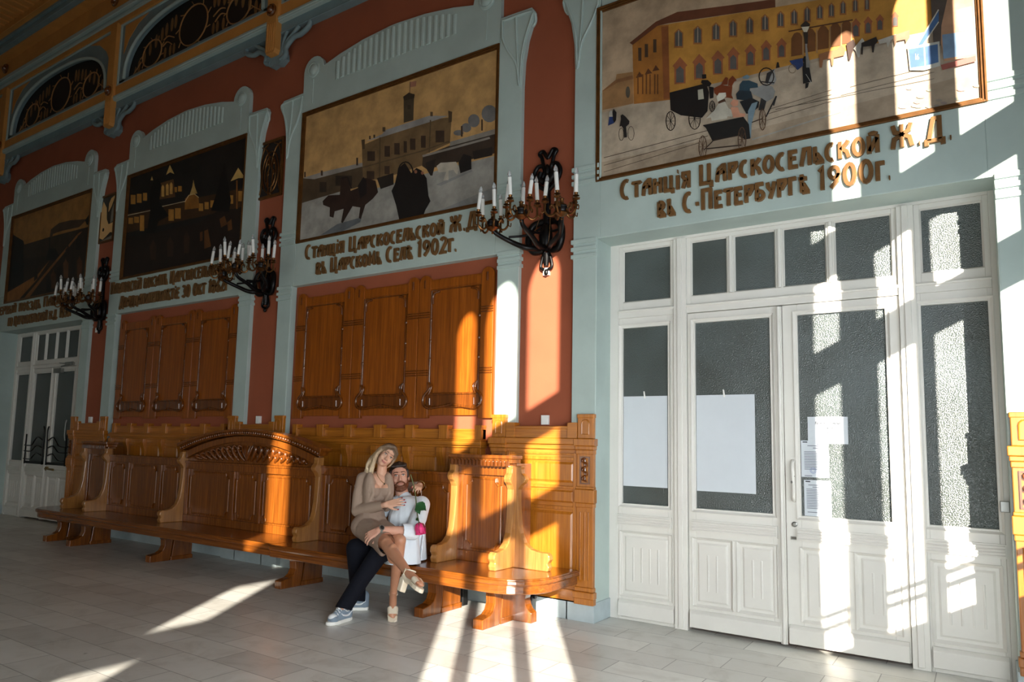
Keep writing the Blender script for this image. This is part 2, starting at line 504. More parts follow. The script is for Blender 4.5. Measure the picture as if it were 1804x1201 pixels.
def glazed_leaf(name, parent, x0, x1, z0, z1, gx0, gx1, y, fields, th=.05, handle=False):
    """stile-and-rail leaf: glass above, fluted band, fielded panels and a kick board below"""
    b = MB()
    g0, g1 = 1.026, 2.642
    b.box(x0, gx0, y, y+th, z0, z1); b.box(gx1, x1, y, y+th, z0, z1)
    b.box(gx0, gx1, y, y+th, g1, z1); b.box(gx0, gx1, y+.012, y+th, z0, g0)
    b.box(gx0, gx1, y, y+.012, .78, g0); b.box(gx0, gx1, y, y+.012, z0, .205)
    for f0, f1 in zip([gx0]+[q[1] for q in fields], [q[0] for q in fields]+[gx1]):
        if f1-f0 > .004: b.box(f0, f1, y, y+.012, .205, .78)
    mould(b, gx0, gx1, g0, g1, y, .032, .018)
    for f0, f1 in fields:
        mould(b, f0+.02, f1-.02, .228, .758, y, .024, .014)
        b.panel(f0+.026, f1-.026, .234, .752, y+.020, .018, .028)
    o = b.build(name, M['white'], parent, bevel=0.003)
    b = MB()
    b.box(gx0-.035, gx1+.035, y-.026, y, .832, .929)
    for k in range(4): b.tube([(gx0-.025, y-.028, .848+.0215*k), (gx1+.025, y-.028, .848+.0215*k)], .0085, 6)
    b.build('fluted_band', M['white'], o, smooth=50)
    b = MB()
    for f0, f1 in fields:
        n = 2 if f1-f0 < .36 else 4
        for k in range(n):
            x = f0+(f1-f0)*(.5+(k-(n-1)/2)*(.22 if n == 2 else .16))
            b.tube([(x, y+.002, .34), (x, y+.002, .64)], .008, 6)
    b.build('incised_groove', M['white'], o, smooth=60)
    b = MB(); b.prism([(y, .034), (y-.038, .034), (y-.038, .150), (y-.012, .178), (y, .178)], x0+.012, x1-.010, 'x')
    b.build('kick_board', M['white'], o, bevel=0.004, fix=True)
    b = MB(); b.box(gx0-.01, gx1+.01, y+.026, y+.034, g0-.01, g1+.01)
    b.build('pane', M['glass'], o)
    return o

def entrance(n, xc, y, far):
    root = bpy.data.objects.new('door_%d' % n, None); COL.objects.link(root)
    root.location = (xc, 0, 0); tag(root, kind='structure')
    E = 1.4825 if not far else 1.54
    kk = E/1.4825
    b = MB()
    b.box(-E, -1.395*kk, y-.01, y+.09, 0, ZL); b.box(1.445*kk, E, y-.01, y+.09, 0, ZL)
    b.box(-1.395*kk, 1.445*kk, y-.01, y+.09, 3.42, ZL)
    for p0, p1 in ((-.865, -.752), (.872, .985)):
        b.box(p0, p1, y-.03, y+.09, 0, 3.42); b.box(p0+.035, p1-.035, y-.045, y, .02, 3.42)
    b.box(-1.395*kk, 1.445*kk, y-.012, y+.09, 2.735, 2.795)
    b.tube([(-1.395*kk, y-.018, 2.80), (1.445*kk, y-.018, 2.80)], .013, 6)
    b.build('frame', M['white'], root, bevel=0.004)
    # transom lights
    for i, (t0, t1, bars) in enumerate(((-1.395*kk, -.865, []), (-.752, .872, [-.372, .024, .409]), (.985, 1.445*kk, []))):
        b = MB()
        q0, q1 = t0+.035, t1-.035
        b.box(t0, q0, y, y+.05, 2.795, 3.42); b.box(q1, t1, y, y+.05, 2.795, 3.42)
        b.box(q0, q1, y, y+.05, 2.795, 2.885); b.box(q0, q1, y, y+.05, 3.385, 3.42)
        ed = [q0]+[v for m in bars for v in (m-.028, m+.028)]+[q1]
        for m in bars:
            b.box(m-.028, m+.028, y+.004, y+.05, 2.885, 3.385); b.tube([(m, y+.002, 2.885), (m, y+.002, 3.385)], .018, 8)
        for e0, e1 in zip(ed[::2], ed[1::2]): mould(b, e0+.012, e1-.012, 2.897, 3.373, y+.006, .012, .008)
        o = b.build('transom_light', M['white'], root, bevel=0.003)
        for e0, e1 in zip(ed[::2], ed[1::2]):
            g = MB(); g.box(e0-.01, e1+.01, y+.026, y+.034, 2.875, 3.395); g.build('pane', M['glass'], o)
    glazed_leaf('sidelight', root, -1.395*kk, -.865, .0, 2.735, -1.36*kk, -.93, y, [(-1.375*kk, -.895)])
    glazed_leaf('sidelight', root, .985, 1.445*kk, .0, 2.735, 1.0075, 1.415*kk, y, [(1.005, 1.42*kk)])
    left = glazed_leaf('door_leaf', root, -.748, -.002, .03, 2.73, -.685, -.063, y, [(-.715, -.385), (-.345, -.035)])
    right = glazed_leaf('door_leaf', root, .038, .868, .03, 2.73, .151, .773, y, [(.14, .475), (.52, .82)])
    b = MB(); b.box(-.012, .036, y-.022, y, .02, 2.72); b.tube([(.012, y-.022, .02), (.012, y-.022, 2.72)], .016, 8)
    b.build('astragal', M['white'], left, smooth=50)
    if not far:
        b = MB(); b.mat(M['white'])
        b.tube(smooth_path([(.10, y-.002, 1.46), (.10, y-.05, 1.43), (.105, y-.065, 1.36), (.11, y-.065, 1.25), (.105, y-.05, 1.17), (.10, y-.002, 1.14)], 4), .014, 8)
        b.box(.078, .122, y-.006, y, 1.44, 1.49); b.box(.078, .122, y-.006, y, 1.11, 1.16)
        b.mat(M['steel']); b.ball((.105, y-.066, 1.29), .016, 8, 6); b.ball((.107, y-.064, 1.335), .0155, 8, 6)
        o = b.build('handle', None, right, smooth=60); tag(o, 'white pull handle with paint worn off in the middle')
        b = MB(); b.lathe([(.022, 0), (.022, .008), (.012, .012), (.001, .013)], (.10, y, .955), 12, 'y'); b.box(.096, .104, y-.016, y, .945, .967)
        b.build('keyhole', M['steel'], right)
        b = MB(); b.box(.07, .13, y-.012, y, .835, .86); b.tube([(.08, y-.016, .848), (.16, y-.016, .846)], .008, 6)
        b.build('latch', M['steel'], right)
        b = MB(); b.box(1.425, 1.478, y-.045, y-.01, 1.15, 1.225); o = b.build('electric_box', M['steel'], root, bevel=.004)
        b = MB(); b.tube([(.93, y-.028, .06), (.93, y-.028, .3)], .004, 5); b.build('hinge', M['white'], root)
    else:
        # guard rails of bent iron across the panes, a long lever and a closer
        b = MB()
        for sx, cx in ((1, -.37), (-1, .44)):
            for z in (1.40, 1.27, 1.13):
                k = .14 if z == 1.40 else .10
                b.tube(smooth_path([(cx-sx*.40, y-.04, z-k*.6), (cx-sx*.12, y-.05, z-k*.6), (cx, y-.055, z), (cx+sx*.12, y-.055, z+k*.5), (cx+sx*.30, y-.05, z+k*.1), (cx+sx*.36, y-.04, z)], 5), .011, 6)
            b.tube([(cx-sx*.34, y-.045, .98), (cx-sx*.34, y-.045, 1.52)], .012, 6)
            b.tube(smooth_path([(cx+sx*.33, y-.045, .98), (cx+sx*.33, y-.05, 1.3), (cx+sx*.35, y-.05, 1.58), (cx+sx*.31, y-.05, 1.66)], 5), .014, 6)
            b.box(cx-.36, cx+.36, y-.03, y-.012, .985, 1.03)
        o = b.build('guard_rail', M['iron'], root, smooth=60)
        b = MB(); b.box(.06, .13, y-.03, y, .88, .95); b.tube([(.09, y-.045, .915), (.40, y-.045, .905)], [.014, .02], 8)
        b.build('lever_handle', M['brass'], right, smooth=60)
        b = MB(); b.box(.13, .40, y-.06, y-.005, 2.62, 2.70); b.tube([(.38, y-.05, 2.73), (.72, y-.06, 2.76)], .013, 6); b.tube([(.72, y-.06, 2.76), (.25, y-.02, 2.80)], .011, 6)
        b.box(.5, .78, y-.05, y-.005, 2.74, 2.80)
        b.build('door_closer', M['steel'], root, smooth=40)
        b = MB(); b.tube([(.70, y-.03, 1.42), (.70, y-.045, 1.5), (.70, y-.045, 1.72), (.70, y-.03, 1.78)], .013, 8)
        b.build('pull_handle', M['steel'], right, smooth=60)
    return root
entrance(1, BAYS[0], REC[0], False)
entrance(2, BAYS[3], REC[3], True)

# papers taped to the glass of the near door
def sheet(name, x0, x1, z0, z1, label, cat, lines=None, group=None, tape=None):
    y = REC[0]+.022
    b = MB(); b.mat(M['paper'])
    nx, nz = 5, 6; w = .0025
    vs = []
    for j in range(nz+1):
        for i in range(nx+1):
            vs.append((x0+(x1-x0)*i/nx, y-w-.0015*math.sin(i*1.7+j*1.1), z0+(z1-z0)*j/nz))
    b.add(vs, [(j*(nx+1)+i, j*(nx+1)+i+1, (j+1)*(nx+1)+i+1, (j+1)*(nx+1)+i) for j in range(nz) for i in range(nx)])
    n = len(vs)
    b.add([(x0,y,z0),(x1,y,z0),(x1,y,z1),(x0,y,z1)], [(3,2,1,0)])
    if tape:
        b.mat(M['plastic']); b.add([(tape-.012,y-.0045,z1-.02),(tape+.004,y-.0045,z1-.02),(tape-.006,y-.0045,z1+.045),(tape-.018,y-.0045,z1+.045)], [(0,1,2,3)])
    if lines:
        for m, xa, xb, z, h in lines:
            b.mat(m); b.add([(xa,y-.0055,z),(xb,y-.0055,z),(xb,y-.0055,z+h),(xa,y-.0055,z+h)], [(0,1,2,3)])
    o = b.build(name, None, None)
    return tag(o, label, cat, group)
sheet('paper_sheet', -2.68, -2.265, 1.183, 2.003, 'large blank white sheet taped inside the narrow left side pane of the white door', 'paper', tape=-2.47)
sheet('paper_sheet', -2.005, -1.518, 1.175, 2.002, 'large blank white sheet taped to the glass of the left door leaf', 'paper', tape=-1.76)
def text_lines(x0, x1, z1, n, dz, seed):
    random.seed(seed)
    return [(M['ink'], x0, x0+(x1-x0)*(1 if k % 4 else random.uniform(.5, .9)), z1-k*dz, dz*.42) for k in range(n)]
ln = [(M['inkdark'], -1.155, -1.12, 1.605, .009), (M['ink'], -1.05, -1.02, 1.59, .006), (M['ink'], -1.12, -.99, 1.578, .006), (M['ink'], -1.08, -1.0, 1.56, .006)]
ln += text_lines(-1.145, -.985, 1.53, 12, .0125, 1) + [(M['ink'], -1.145, -1.09, 1.34, .006), (M['ink'], -1.05, -1.0, 1.345, .006)]
o = sheet('notice', -1.168, -.968, 1.332, 1.622, 'printed notice with a round blue stamp below the landscape notice on the right door leaf', 'notice', ln)
b = MB(); b.mat(plain('blue_stamp_ink', (120, 140, 190), .9))
for r in (.022, .014): b.tube([(-1.082+r*math.cos(2*PI*k/14), REC[0]+.0155, 1.385+r*math.sin(2*PI*k/14)) for k in range(14)], .0012, 4, closed=True)
b.build('stamp', None, o)
ln = [(M['inkdark'], -1.14, -1.105, 1.293, .009), (M['ink'], -1.05, -1.02, 1.28, .006), (M['ink'], -1.12, -.97, 1.268, .006), (M['ink'], -1.09, -.99, 1.252, .006)] + text_lines(-1.135, -.975, 1.236, 13, .0125, 2) + [(M['ink'], -1.13, -1.06, 1.055, .006), (M['ink'], -1.02, -.98, 1.06, .006)]
o = sheet('notice', -1.115, -.828, 1.598, 1.812, 'white landscape notice at the top of the right door leaf, three printed lines', 'notice')
NOTICE = o
sheet('notice', -1.152, -.958, 1.028, 1.31, 'lowest printed notice on the right door leaf, dense grey text', 'notice', ln)
# ================================================================== oak panelling
def oak_panel(xc, off, label, group):
    """tall wall panel: two stiles with rounded heads, moulded frame, bead with corner sprigs, low cartouche"""
    root = thing('wall_panel', (xc+off, .09, 0), label, 'wall panel', group)
    W = .485; S = .155
    for sg in (-1, 1):
        b = MB()
        x0, x1 = (-W, -W+S) if sg < 0 else (W-S, W)
        cx = (x0+x1)/2
        pts = [(x0-.008, 1.79), (x1+.008, 1.79), (x1+.004, 1.86), (x1, 1.95), (x1, 3.27)] + arc(cx, 3.27, S/2, 0, 180, 10)[1:-1] + [(x0, 3.27), (x0, 1.95), (x0-.004, 1.86)]
        b.prism(pts, -.042, 0)
        o = b.build('stile', M['oak'], root, bevel=.006)
        b = MB()
        for z in (2.93, 2.905, 2.88, 2.30, 2.275, 2.25): b.tube([(x0+.002, -.044, z), (x1-.002, -.044, z)], .0075, 6)
        b.tube([(cx, -.043, 3.2), (cx, -.043, 3.29)], .012, 6)
        b.build('reeding', M['carve'], o, smooth=60)
    b = MB()
    b.box(-W+S, W-S, -.03, 0, 1.82, 3.29); b.box(-W+S, W-S, -.036, 0, 3.19, 3.275)
    b.build('field', M['oak'], root, bevel=.004)
    i0, i1 = -W+S+.015, W-S-.015
    b = MB()
    b.tube([(i0, -.036, 2.05), (i0, -.036, 3.165), (i1, -.036, 3.165), (i1, -.036, 2.05)], .012, 8)
    for sg in (-1, 1):
        x = i0 if sg < 0 else i1
        b.tube(smooth_path([(x-sg*.02, -.036, 3.02), (x-sg*.02, -.04, 3.10), (x-sg*.05, -.042, 3.135), (x-sg*.11, -.036, 3.15)], 5), .013, 8)
        for z in (2.42, 2.62, 2.85): b.ball((x, -.038, z), .016, 8, 6, (1, .7, 1.6))
    b.build('bead', M['carve'], root, smooth=60)
    b = MB()
    b.box(i0-.03, i1+.03, -.05, -.03, 1.90, 2.05)
    for sg in (-1, 1):
        x = i0 if sg < 0 else i1
        b.tube(smooth_path([(x, -.05, 2.17), (x-sg*.02, -.055, 2.10), (x+sg*.05, -.06, 2.02), (x+sg*.055, -.06, 1.95), (x, -.06, 1.90), (x-sg*.12, -.055, 1.905), (x-sg*.3, -.052, 1.935)], 6), .014, 8)
        b.tube(smooth_path([(x, -.05, 2.16), (x-sg*.045, -.055, 2.13), (x-sg*.03, -.058, 2.07), (x-sg*.01, -.058, 2.04)], 5), .012, 8)
        b.tube(smooth_path([(x-sg*.03, -.055, 1.93), (x-sg*.03, -.058, 2.0)], 3), .01, 6)
    b.tube([(i0, -.052, 2.045), (i1, -.052, 2.045)], .012, 8)
    b.tube([(i0, -.052, 1.91), (i1, -.052, 1.91)], .010, 8)
    b.build('carved_cartouche', M['carve'], root, smooth=60)
    return root
first = None
for nm, xc in (('snow picture', BAYS[1]), ('night picture', BAYS[2])):
    for nme, off in (('left', -.98), ('middle', 0), ('right', .98)):
        lab = '%s oak wall panel under the %s, %s' % ({'left': 'leftmost', 'middle': 'middle', 'right': 'rightmost'}[nme], nm, 'with carved cartouche at its foot')
        if first is None: first = oak_panel(xc, off, lab, 'tall oak wall panels'); continue
        c = copy_tree(first); c.location = (xc+off, .09, 0); c['label'] = lab

def leaf_carving(b, cx, y, z0, z1, w, n=5, r=.010):
    for k in range(n):
        z = z0+(z1-z0)*(k+.5)/n
        sg = 1 if k % 2 else -1
        b.tube(smooth_path([(cx-sg*w*.3, y, z-.02), (cx+sg*w*.3, y-.012, z), (cx+sg*w*.1, y-.01, z+.025), (cx-sg*w*.1, y-.008, z+.012)], 4), [r*.6]+[r]*11+[r*.5], 6)
    b.tube([(cx, y, z0), (cx+.006, y-.006, (z0+z1)/2), (cx, y, z1)], r*.7, 6)

def strip_panelling(xs, half, label):
    """panelling that stands proud across a terracotta strip, with a post at each end"""
    root = thing('wainscot', (xs, 0, 0), label, 'wainscot', None)
    P0 = half-.165
    for sg in (-1, 1):
        b = MB()
        x0, x1 = sorted((sg*P0, sg*half))
        b.box(x0, x1, -.045, .0, .15, 1.5)
        b.box(x0-.012, x1+.012, -.06, 0, .15, .205); b.box(x0-.018, x1+.018, -.075, 0, .205, .262); b.box(x0-.008, x1+.008, -.06, 0, .262, .30)
        b.box(x0-.014, x1+.014, -.068, 0, 1.03, 1.15); b.box(x0-.006, x1+.006, -.056, 0, .99, 1.03); b.box(x0-.006, x1+.006, -.056, 0, 1.15, 1.175)
        b.box(x0-.006, x1+.006, -.058, 0, 1.46, 1.50); b.box(x0-.020, x1+.020, -.080, 0, 1.535, 1.60); b.box(x0-.012, x1+.012, -.068, 0, 1.50, 1.535)
        b.box(x0+.004, x1-.004, -.045, 0, 1.60, 1.80); b.box(x0-.002, x1+.002, -.05, 0, 1.785, 1.822)
        o = b.build('post', M['oakv'], root, bevel=.006)
        cx = (x0+x1)/2
        b = MB()
        b.ring(cx-.048, cx+.048, 1.195, 1.44, .012, -.055, -.045); leaf_carving(b, cx, -.05, 1.22, 1.42, .07)
        b.build('carved_leaf_panel', M['carve'], o, smooth=50)
        b = MB()
        pts = [(cx-.035, 1.64), (cx+.035, 1.64), (cx+.035, 1.735)] + arc(cx, 1.735, .035, 0, 180, 6)[1:-1] + [(cx-.035, 1.735)]
        b.prism(pts, -.05, -.044)
        b.tube([(p[0], -.048, p[1]) for p in pts], .006, 6, closed=True)
        b.build('arched_tablet', M['oakv'], o, smooth=50)
        b = MB()
        for dx in (-.04, 0, .04): b.tube([(cx+dx, -.046, .36), (cx+dx, -.046, .95)], .009, 6)
        b.build('flutes', M['oakv'], o, smooth=60)
    b = MB()
    b.box(-P0, P0, -.02, .05, .15, 1.5)
    b.box(-P0, P0, -.035, .05, .15, .26)
    b.box(-P0, P0, -.04, .05, 1.50, 1.545); b.box(-P0, P0, -.062, .05, 1.545, 1.60)
    b.box(-P0, P0, -.03, .05, 1.60, 1.70); b.box(-P0, P0, -.045, .05, 1.685, 1.712)
    for sg in (-1, 1): b.box(*sorted((sg*(P0-.10), sg*P0)), -.05, .05, 1.60, 1.745)
    b.build('body', M['oakh'], root, bevel=.005)
    w = P0-.04
    b = MB()
    b.box(-w, w, -.034, -.02, 1.40, 1.43); b.box(-w, w, -.03, -.02, 1.45, 1.465)
    b.panel(-w, w, 1.20, 1.385, -.02, .014, .02)
    b.box(-w, w, -.036, -.02, 1.145, 1.17); b.panel(-w, w, 1.02, 1.13, -.02, .012, .015)
    b.box(-w, w, -.034, -.02, .955, .985)
    b.panel(-w, w, .30, .94, -.02, .014, .025)
    for sg in (-1, 1): b.box(*sorted((sg*w, sg*(w+.035))), -.036, -.02, .28, 1.47)
    b.build('fielded_panel', M['oakv'], root, bevel=.004)
    return root
strip_panelling(SX[0], .545, 'oak wainscot under the near chandelier, beside the white door')
strip_panelling(SX[1], .545, 'oak wainscot section behind the arched bench back, below a white socket')
strip_panelling(SX[2], .545, 'dark oak wainscot section at the far left beside the far door')
# the next section, cut by the right edge of the picture
strip_panelling(.712, .545, 'oak wainscot corner cut off by the right picture edge')

def bay_panelling(xc, label):
    root = thing('wainscot', (xc, 0, 0), label, 'wainscot', None)
    E = 1.385
    b = MB()
    b.box(-E, E, .0, .09, .15, 1.5)
    b.box(-E-.015, E+.015, -.02, .09, 1.49, 1.515); b.box(-E-.03, E+.03, -.05, .09, 1.515, 1.555); b.box(-E-.01, E+.01, -.03, .09, 1.555, 1.575)
    b.box(-E, E, .03, .09, 1.575, 1.675); b.box(-E, E, .02, .09, 1.66, 1.68)
    b.build('body', M['oakh'], root, bevel=.005)
    for k in range(-3, 4):
        u = .455*k
        b = MB()
        b.prism([(max(-E, u-.055), 1.575), (min(E, u+.055), 1.575), (min(E, u+.055), 1.69), (min(E+.004, u+.06), 1.695), (min(E+.004, u+.06), 1.718), (max(-E-.004, u-.06), 1.718), (max(-E-.004, u-.06), 1.695), (max(-E, u-.055), 1.69)], -.004, .088)
        b.build('crenel', M['oakv'], root, bevel=.006)
    for k in range(-3, 4):
        u = max(-E+.05, min(E-.05, .455*k))
        b = MB()
        b.prism([(-.055, 1.49), (0, 1.49), (0, 1.12), (-.018, 1.14), (-.022, 1.30), (-.035, 1.36), (-.05, 1.40), (-.06, 1.44)], u-.045, u+.045, 'x')
        b.build('bracket', M['oakv'], root, bevel=.005, fix=True)
    b = MB()
    for k in range(-3, 3):
        u0, u1 = .455*k+.06, .455*(k+1)-.06
        b.box(u0, u1, -.012, 0, 1.415, 1.44); b.panel(u0+.01, u1-.01, 1.17, 1.40, .002, .012, .02); b.box(u0, u1, -.012, 0, 1.11, 1.145)
        b.panel(u0-.02, u1+.02, .3, 1.08, .002, .012, .02)
    b.build('fielded_panel', M['oakv'], root, bevel=.004)
    return root
bay_panelling(BAYS[1], 'oak wainscot with small crenels below the three panels of the snow picture bay')
bay_panelling(BAYS[2], 'oak wainscot with small crenels below the three panels of the night picture bay')

# ================================================================== the long bench
ZS = .45                                    # seat height
bench = thing('bench', (-7.17, 0, 0), 'long carved oak bench with arched middle back along the wall', 'bench')
BX = 3.10                                   # half length of the back between the outer corners
def arm_profile(top):
    p = [(-.34, ZS), (-.675, ZS), (-.69, .49), (-.672, .515), (-.695, .55), (-.69, .585), (-.665, .605), (-.60, .605), (-.525, .622), (-.465, .67), (-.43, .75), (-.412, .87), (-.402, 1.03), (-.40, 1.13),
         (-.425, 1.17), (-.455, 1.195), (-.47, 1.225), (-.455, 1.255), (-.43, 1.275)]
    if top > 1.3: p += [(-.425, 1.31), (-.43, top-.02), (-.34, top-.02)]
    else: p += [(-.40, 1.29), (-.34, 1.29)]
    return p
for x, top in ((-3.10, 1.36), (-1.25, 1.36), (1.25, 1.36), (3.10, 1.36)):
    b = MB(); b.prism(arm_profile(top), x-.035, x+.035, 'x')
    b.build('armrest', M['arm'], bench, bevel=.008, fix=True)
for sg in (-1, 1):                          # outer corner of each end tower: one arm forward, one outward
    b = MB(); b.prism(arm_profile(1.36), sg*3.73-.035, sg*3.73+.035, 'x'); b.build('armrest', M['arm'], bench, bevel=.008, fix=True)
    b = MB(); b.prism([(sg*(3.73+(-y-.34)*1.12), z) for y, z in arm_profile(1.36)], -.385, -.315); b.build('armrest', M['arm'], bench, bevel=.008, fix=True)

def seat(x0, x1, yf, name):
    """x1 end may be rounded: plan outline of the boards, nosed edge over a set-back apron"""
    pl = []
    def corner(sg, e, y, n=10):
        # quarter of a superellipse from the front edge to the end
        out = []
        for k in range(n+1):
            a = PI/2*k/n
            out.append((sg*(e-.48+.48*math.sin(a)**.8), y+.52-.52*math.cos(a)**.8))
        return out
    def outline(d):
        y = yf+d
        L = [(x0, y)] if x0 > -4 else corner(-1, 4.27-d, y)[::-1]
        Rr = [(x1, y)] if x1 < 4 else corner(1, 4.27-d, y)
        return L + Rr + [((x1 if x1 < 4 else 4.27-d), -.09), ((x0 if x0 > -4 else -4.27+d), -.09)]
    b = MB()
    b.prism(outline(.012), .392, ZS, 'z'); b.prism(outline(0.0), .402, ZS-.012, 'z'); b.prism(outline(.022), .325, .392, 'z')
    return b.build(name, M['benchh'], bench, bevel=.008, fix=True)
seat(-4.27, 1.19, -.935, 'seat')
seat(1.19, 4.27, -.975, 'seat')

def leg_profile():
    return [(-.85, .392), (-.85, .355), (-.80, .345), (-.735, .315), (-.69, .255), (-.685, .185), (-.71, .13), (-.76, .10), (-.83, .088), (-.875, .080), (-.875, 0), (-.615, 0), (-.60, .06), (-.565, .392)]
for x in (-3.73, -3.06, -1.12, 1.25, 3.10, 3.73):
    b = MB(); b.prism(leg_profile(), x-.05, x+.05, 'x')
    b.prism([(-.545, .392), (-.58, .06), (-.59, 0), (-.30, 0), (-.30, .392)], x-.045, x+.045, 'x')
    b.box(x-.055, x+.055, -.60, -.29, 0, .05)
    b.build('leg', M['bench'], bench, bevel=.006, fix=True)
for sg in (-1, 1):
    b = MB()
    b.prism([(sg*(3.73+u), z) for u, z in ((.0, 0), (.235, 0), (.235, .085), (.20, .11), (.175, .15), (.165, .20), (.185, .26), (.24, .31), (.33, .345), (.40, .36), (.40, .392), (0, .392))], -.40, -.30)
    b.build('leg', M['bench'], bench, bevel=.006, fix=True)
    b = MB(); b.box(*sorted((sg*3.705, sg*3.765)), -.36, -.09, ZS, 1.36)
    b.build('end_panel', M['bench'], bench, bevel=.005)

YB = -.345
def shaped_field(b, x0, x1, z0, z1, y):
    """fielded panel with stepped corners and a bead around it"""
    c = min(.06, (x1-x0)*.18)
    pts = [(x0, z0+c), (x0+c*.5, z0+c), (x0+c, z0+c*.5), (x0+c, z0), (x1-c, z0), (x1-c, z0+c*.5), (x1-c*.5, z0+c), (x1, z0+c), (x1, z1-c), (x1-c*.5, z1-c), (x1-c, z1-c*.5), (x1-c, z1), (x0+c, z1), (x0+c, z1-c*.5), (x0+c*.5, z1-c), (x0, z1-c)]
    b.prism(pts, y-.016, y); b.tube([(p[0], y-.010, p[1]) for p in pts], .013, 6, closed=True)
def back_section(name, x0, x1, fields, ztop):
    b = MB()
    b.box(x0, x1, YB, YB+.05, ZS, ztop)
    b.box(x0, x1, YB-.032, YB, ZS, .545)
    b.box(x0, x1, YB-.032, YB, ztop-.10, ztop); b.box(x0, x1, YB-.045, YB+.05, ztop-.028, ztop)
    ed = [x0]+[v for f in fields for v in f]+[x1]
    for e0, e1 in zip(ed[::2], ed[1::2]): b.box(e0, e1, YB-.030, YB, .545, ztop-.10)
    o = b.build(name, M['bench'], bench, bevel=.005)
    for f0, f1 in fields:
        b = MB(); shaped_field(b, f0+.035, f1-.035, .575, ztop-.135, YB); b.build('fielded_panel', M['bench'], o, bevel=.003)
    return o
for sg in (-1, 1):
    L = [(1.36, 1.76), (1.85, 2.55), (2.64, 3.04)]
    fs = sorted(tuple(sorted((sg*a, sg*c))) for a, c in L)
    back_section('low_back', *sorted((sg*1.285, sg*3.065)), fs, 1.255)
mid = back_section('middle_back', -1.215, 1.215, [(-1.14, -.29), (-.21, .21), (.29, 1.14)], 1.225)
# arched crest with carving and a beaded cornice
def crest(z_end, rise, n=20, e=1.215): return [(-e+2*e*k/n, z_end+rise*(1-(2*k/n-1)**2)) for k in range(n+1)]
b = MB(); b.prism([(1.215, 1.225), (-1.215, 1.225)] + crest(1.36, .20), YB, YB+.05)
lo, hi = crest(1.255, .235, 20, 1.20), crest(1.345, .21, 20, 1.21)
b.prism(lo + hi[::-1], YB-.045, YB)
b.build('crest_rail', M['bench'], mid, bevel=.004, fix=True)
b = MB()
c0, c1 = crest(1.355, .215, 24, 1.28), crest(1.43, .205, 24, 1.31)
b.prism(c0 + c1[::-1], YB-.075, YB+.06); c2, c3 = crest(1.405, .21, 24, 1.33), crest(1.44, .20, 24, 1.34)
b.prism(c2 + c3[::-1], YB-.105, YB+.07)
b.build('cornice', M['bench'], mid, bevel=.004, fix=True)
b = MB()
for x, z in crest(1.365, .213, 62, 1.27): b.ball((x, YB-.082, z+.02), .018, 8, 6, (.8, .8, 1.15))
b.build('egg_moulding', M['carve'], mid, smooth=60)
b = MB()
random.seed(3)
for sg in (-1, 1):
    for k in range(9):
        x = sg*(.12+.105*k); top = 1.255+.235*(1-(x/1.2)**2)-.03; z0 = 1.25
        h = top-z0
        if h < .03: continue
        b.tube(smooth_path([(x-sg*.06, YB-.004, z0+.01), (x, YB-.02, z0+h*.35), (x+sg*.045, YB-.03, z0+h*.75), (x+sg*.01, YB-.03, z0+h*.92), (x-sg*.03, YB-.02, z0+h*.7), (x-sg*.01, YB-.015, z0+h*.5)], 5), [.012+.012*math.sin(i*.2) for i in range(26)], 7)
        b.tube(smooth_path([(x+sg*.05, YB-.004, z0+.005), (x+sg*.08, YB-.022, z0+h*.3), (x+sg*.05, YB-.02, z0+h*.5)], 4), .013, 6)
        b.ball((x+sg*.02, YB-.012, z0+h*.62), .018, 8, 6)
b.ball((0, YB-.02, 1.36), .055, 10, 8, (1, .5, 1.3))
for k in range(5): b.tube(smooth_path([(0, YB-.02, 1.27), (.03*(k-2), YB-.035, 1.36), (.05*(k-2), YB-.02, 1.44)], 4), .014, 6)
o = b.build('carved_tympanum', M['carve'], mid, smooth=60); tag(o, 'dark carved foliage under the arch')
for sg in (-1, 1):                          # end towers
    a, c = sorted((sg*3.135, sg*3.695))
    o = back_section('tower_back', a, c, [(a+.055, c-.055)], 1.345)
    b = MB()
    x0, x1 = a-.075, c+.075
    b.box(x0+.03, x1-.03, YB-.05, YB+.06, 1.335, 1.36); b.box(x0+.012, x1-.012, YB-.085, YB+.07, 1.36, 1.40); b.box(x0, x1, YB-.10, YB+.08, 1.40, 1.432)
    b.build('cornice', M['bench'], o, bevel=.005)
    b = MB()
    n = 16
    for k in range(n):
        x = x0+.03+(x1-x0-.06)*(k+.5)/n
        b.prism([(x-.012, 1.33), (x+.012, 1.33), (x+.015, 1.375), (x, 1.392), (x-.015, 1.375)], YB-.105, YB-.08)
    b.build('dentils', M['carve'], o, bevel=.003)

b = MB()
for k in range(9): b.box(-4.06+.085*k, -3.99+.085*k, -.26, -.14, .19, .40)
b.box(-4.08, -3.27, -.22, -.18, .17, .20); b.box(-4.08, -3.27, -.22, -.18, .39, .42); b.box(-4.07, -4.04, -.24, -.16, 0, .19); b.box(-3.32, -3.29, -.24, -.16, 0, .19)
tag(b.build('radiator', M['black'], bevel=.006), 'black ribbed radiator under the right end of the bench', 'radiator')
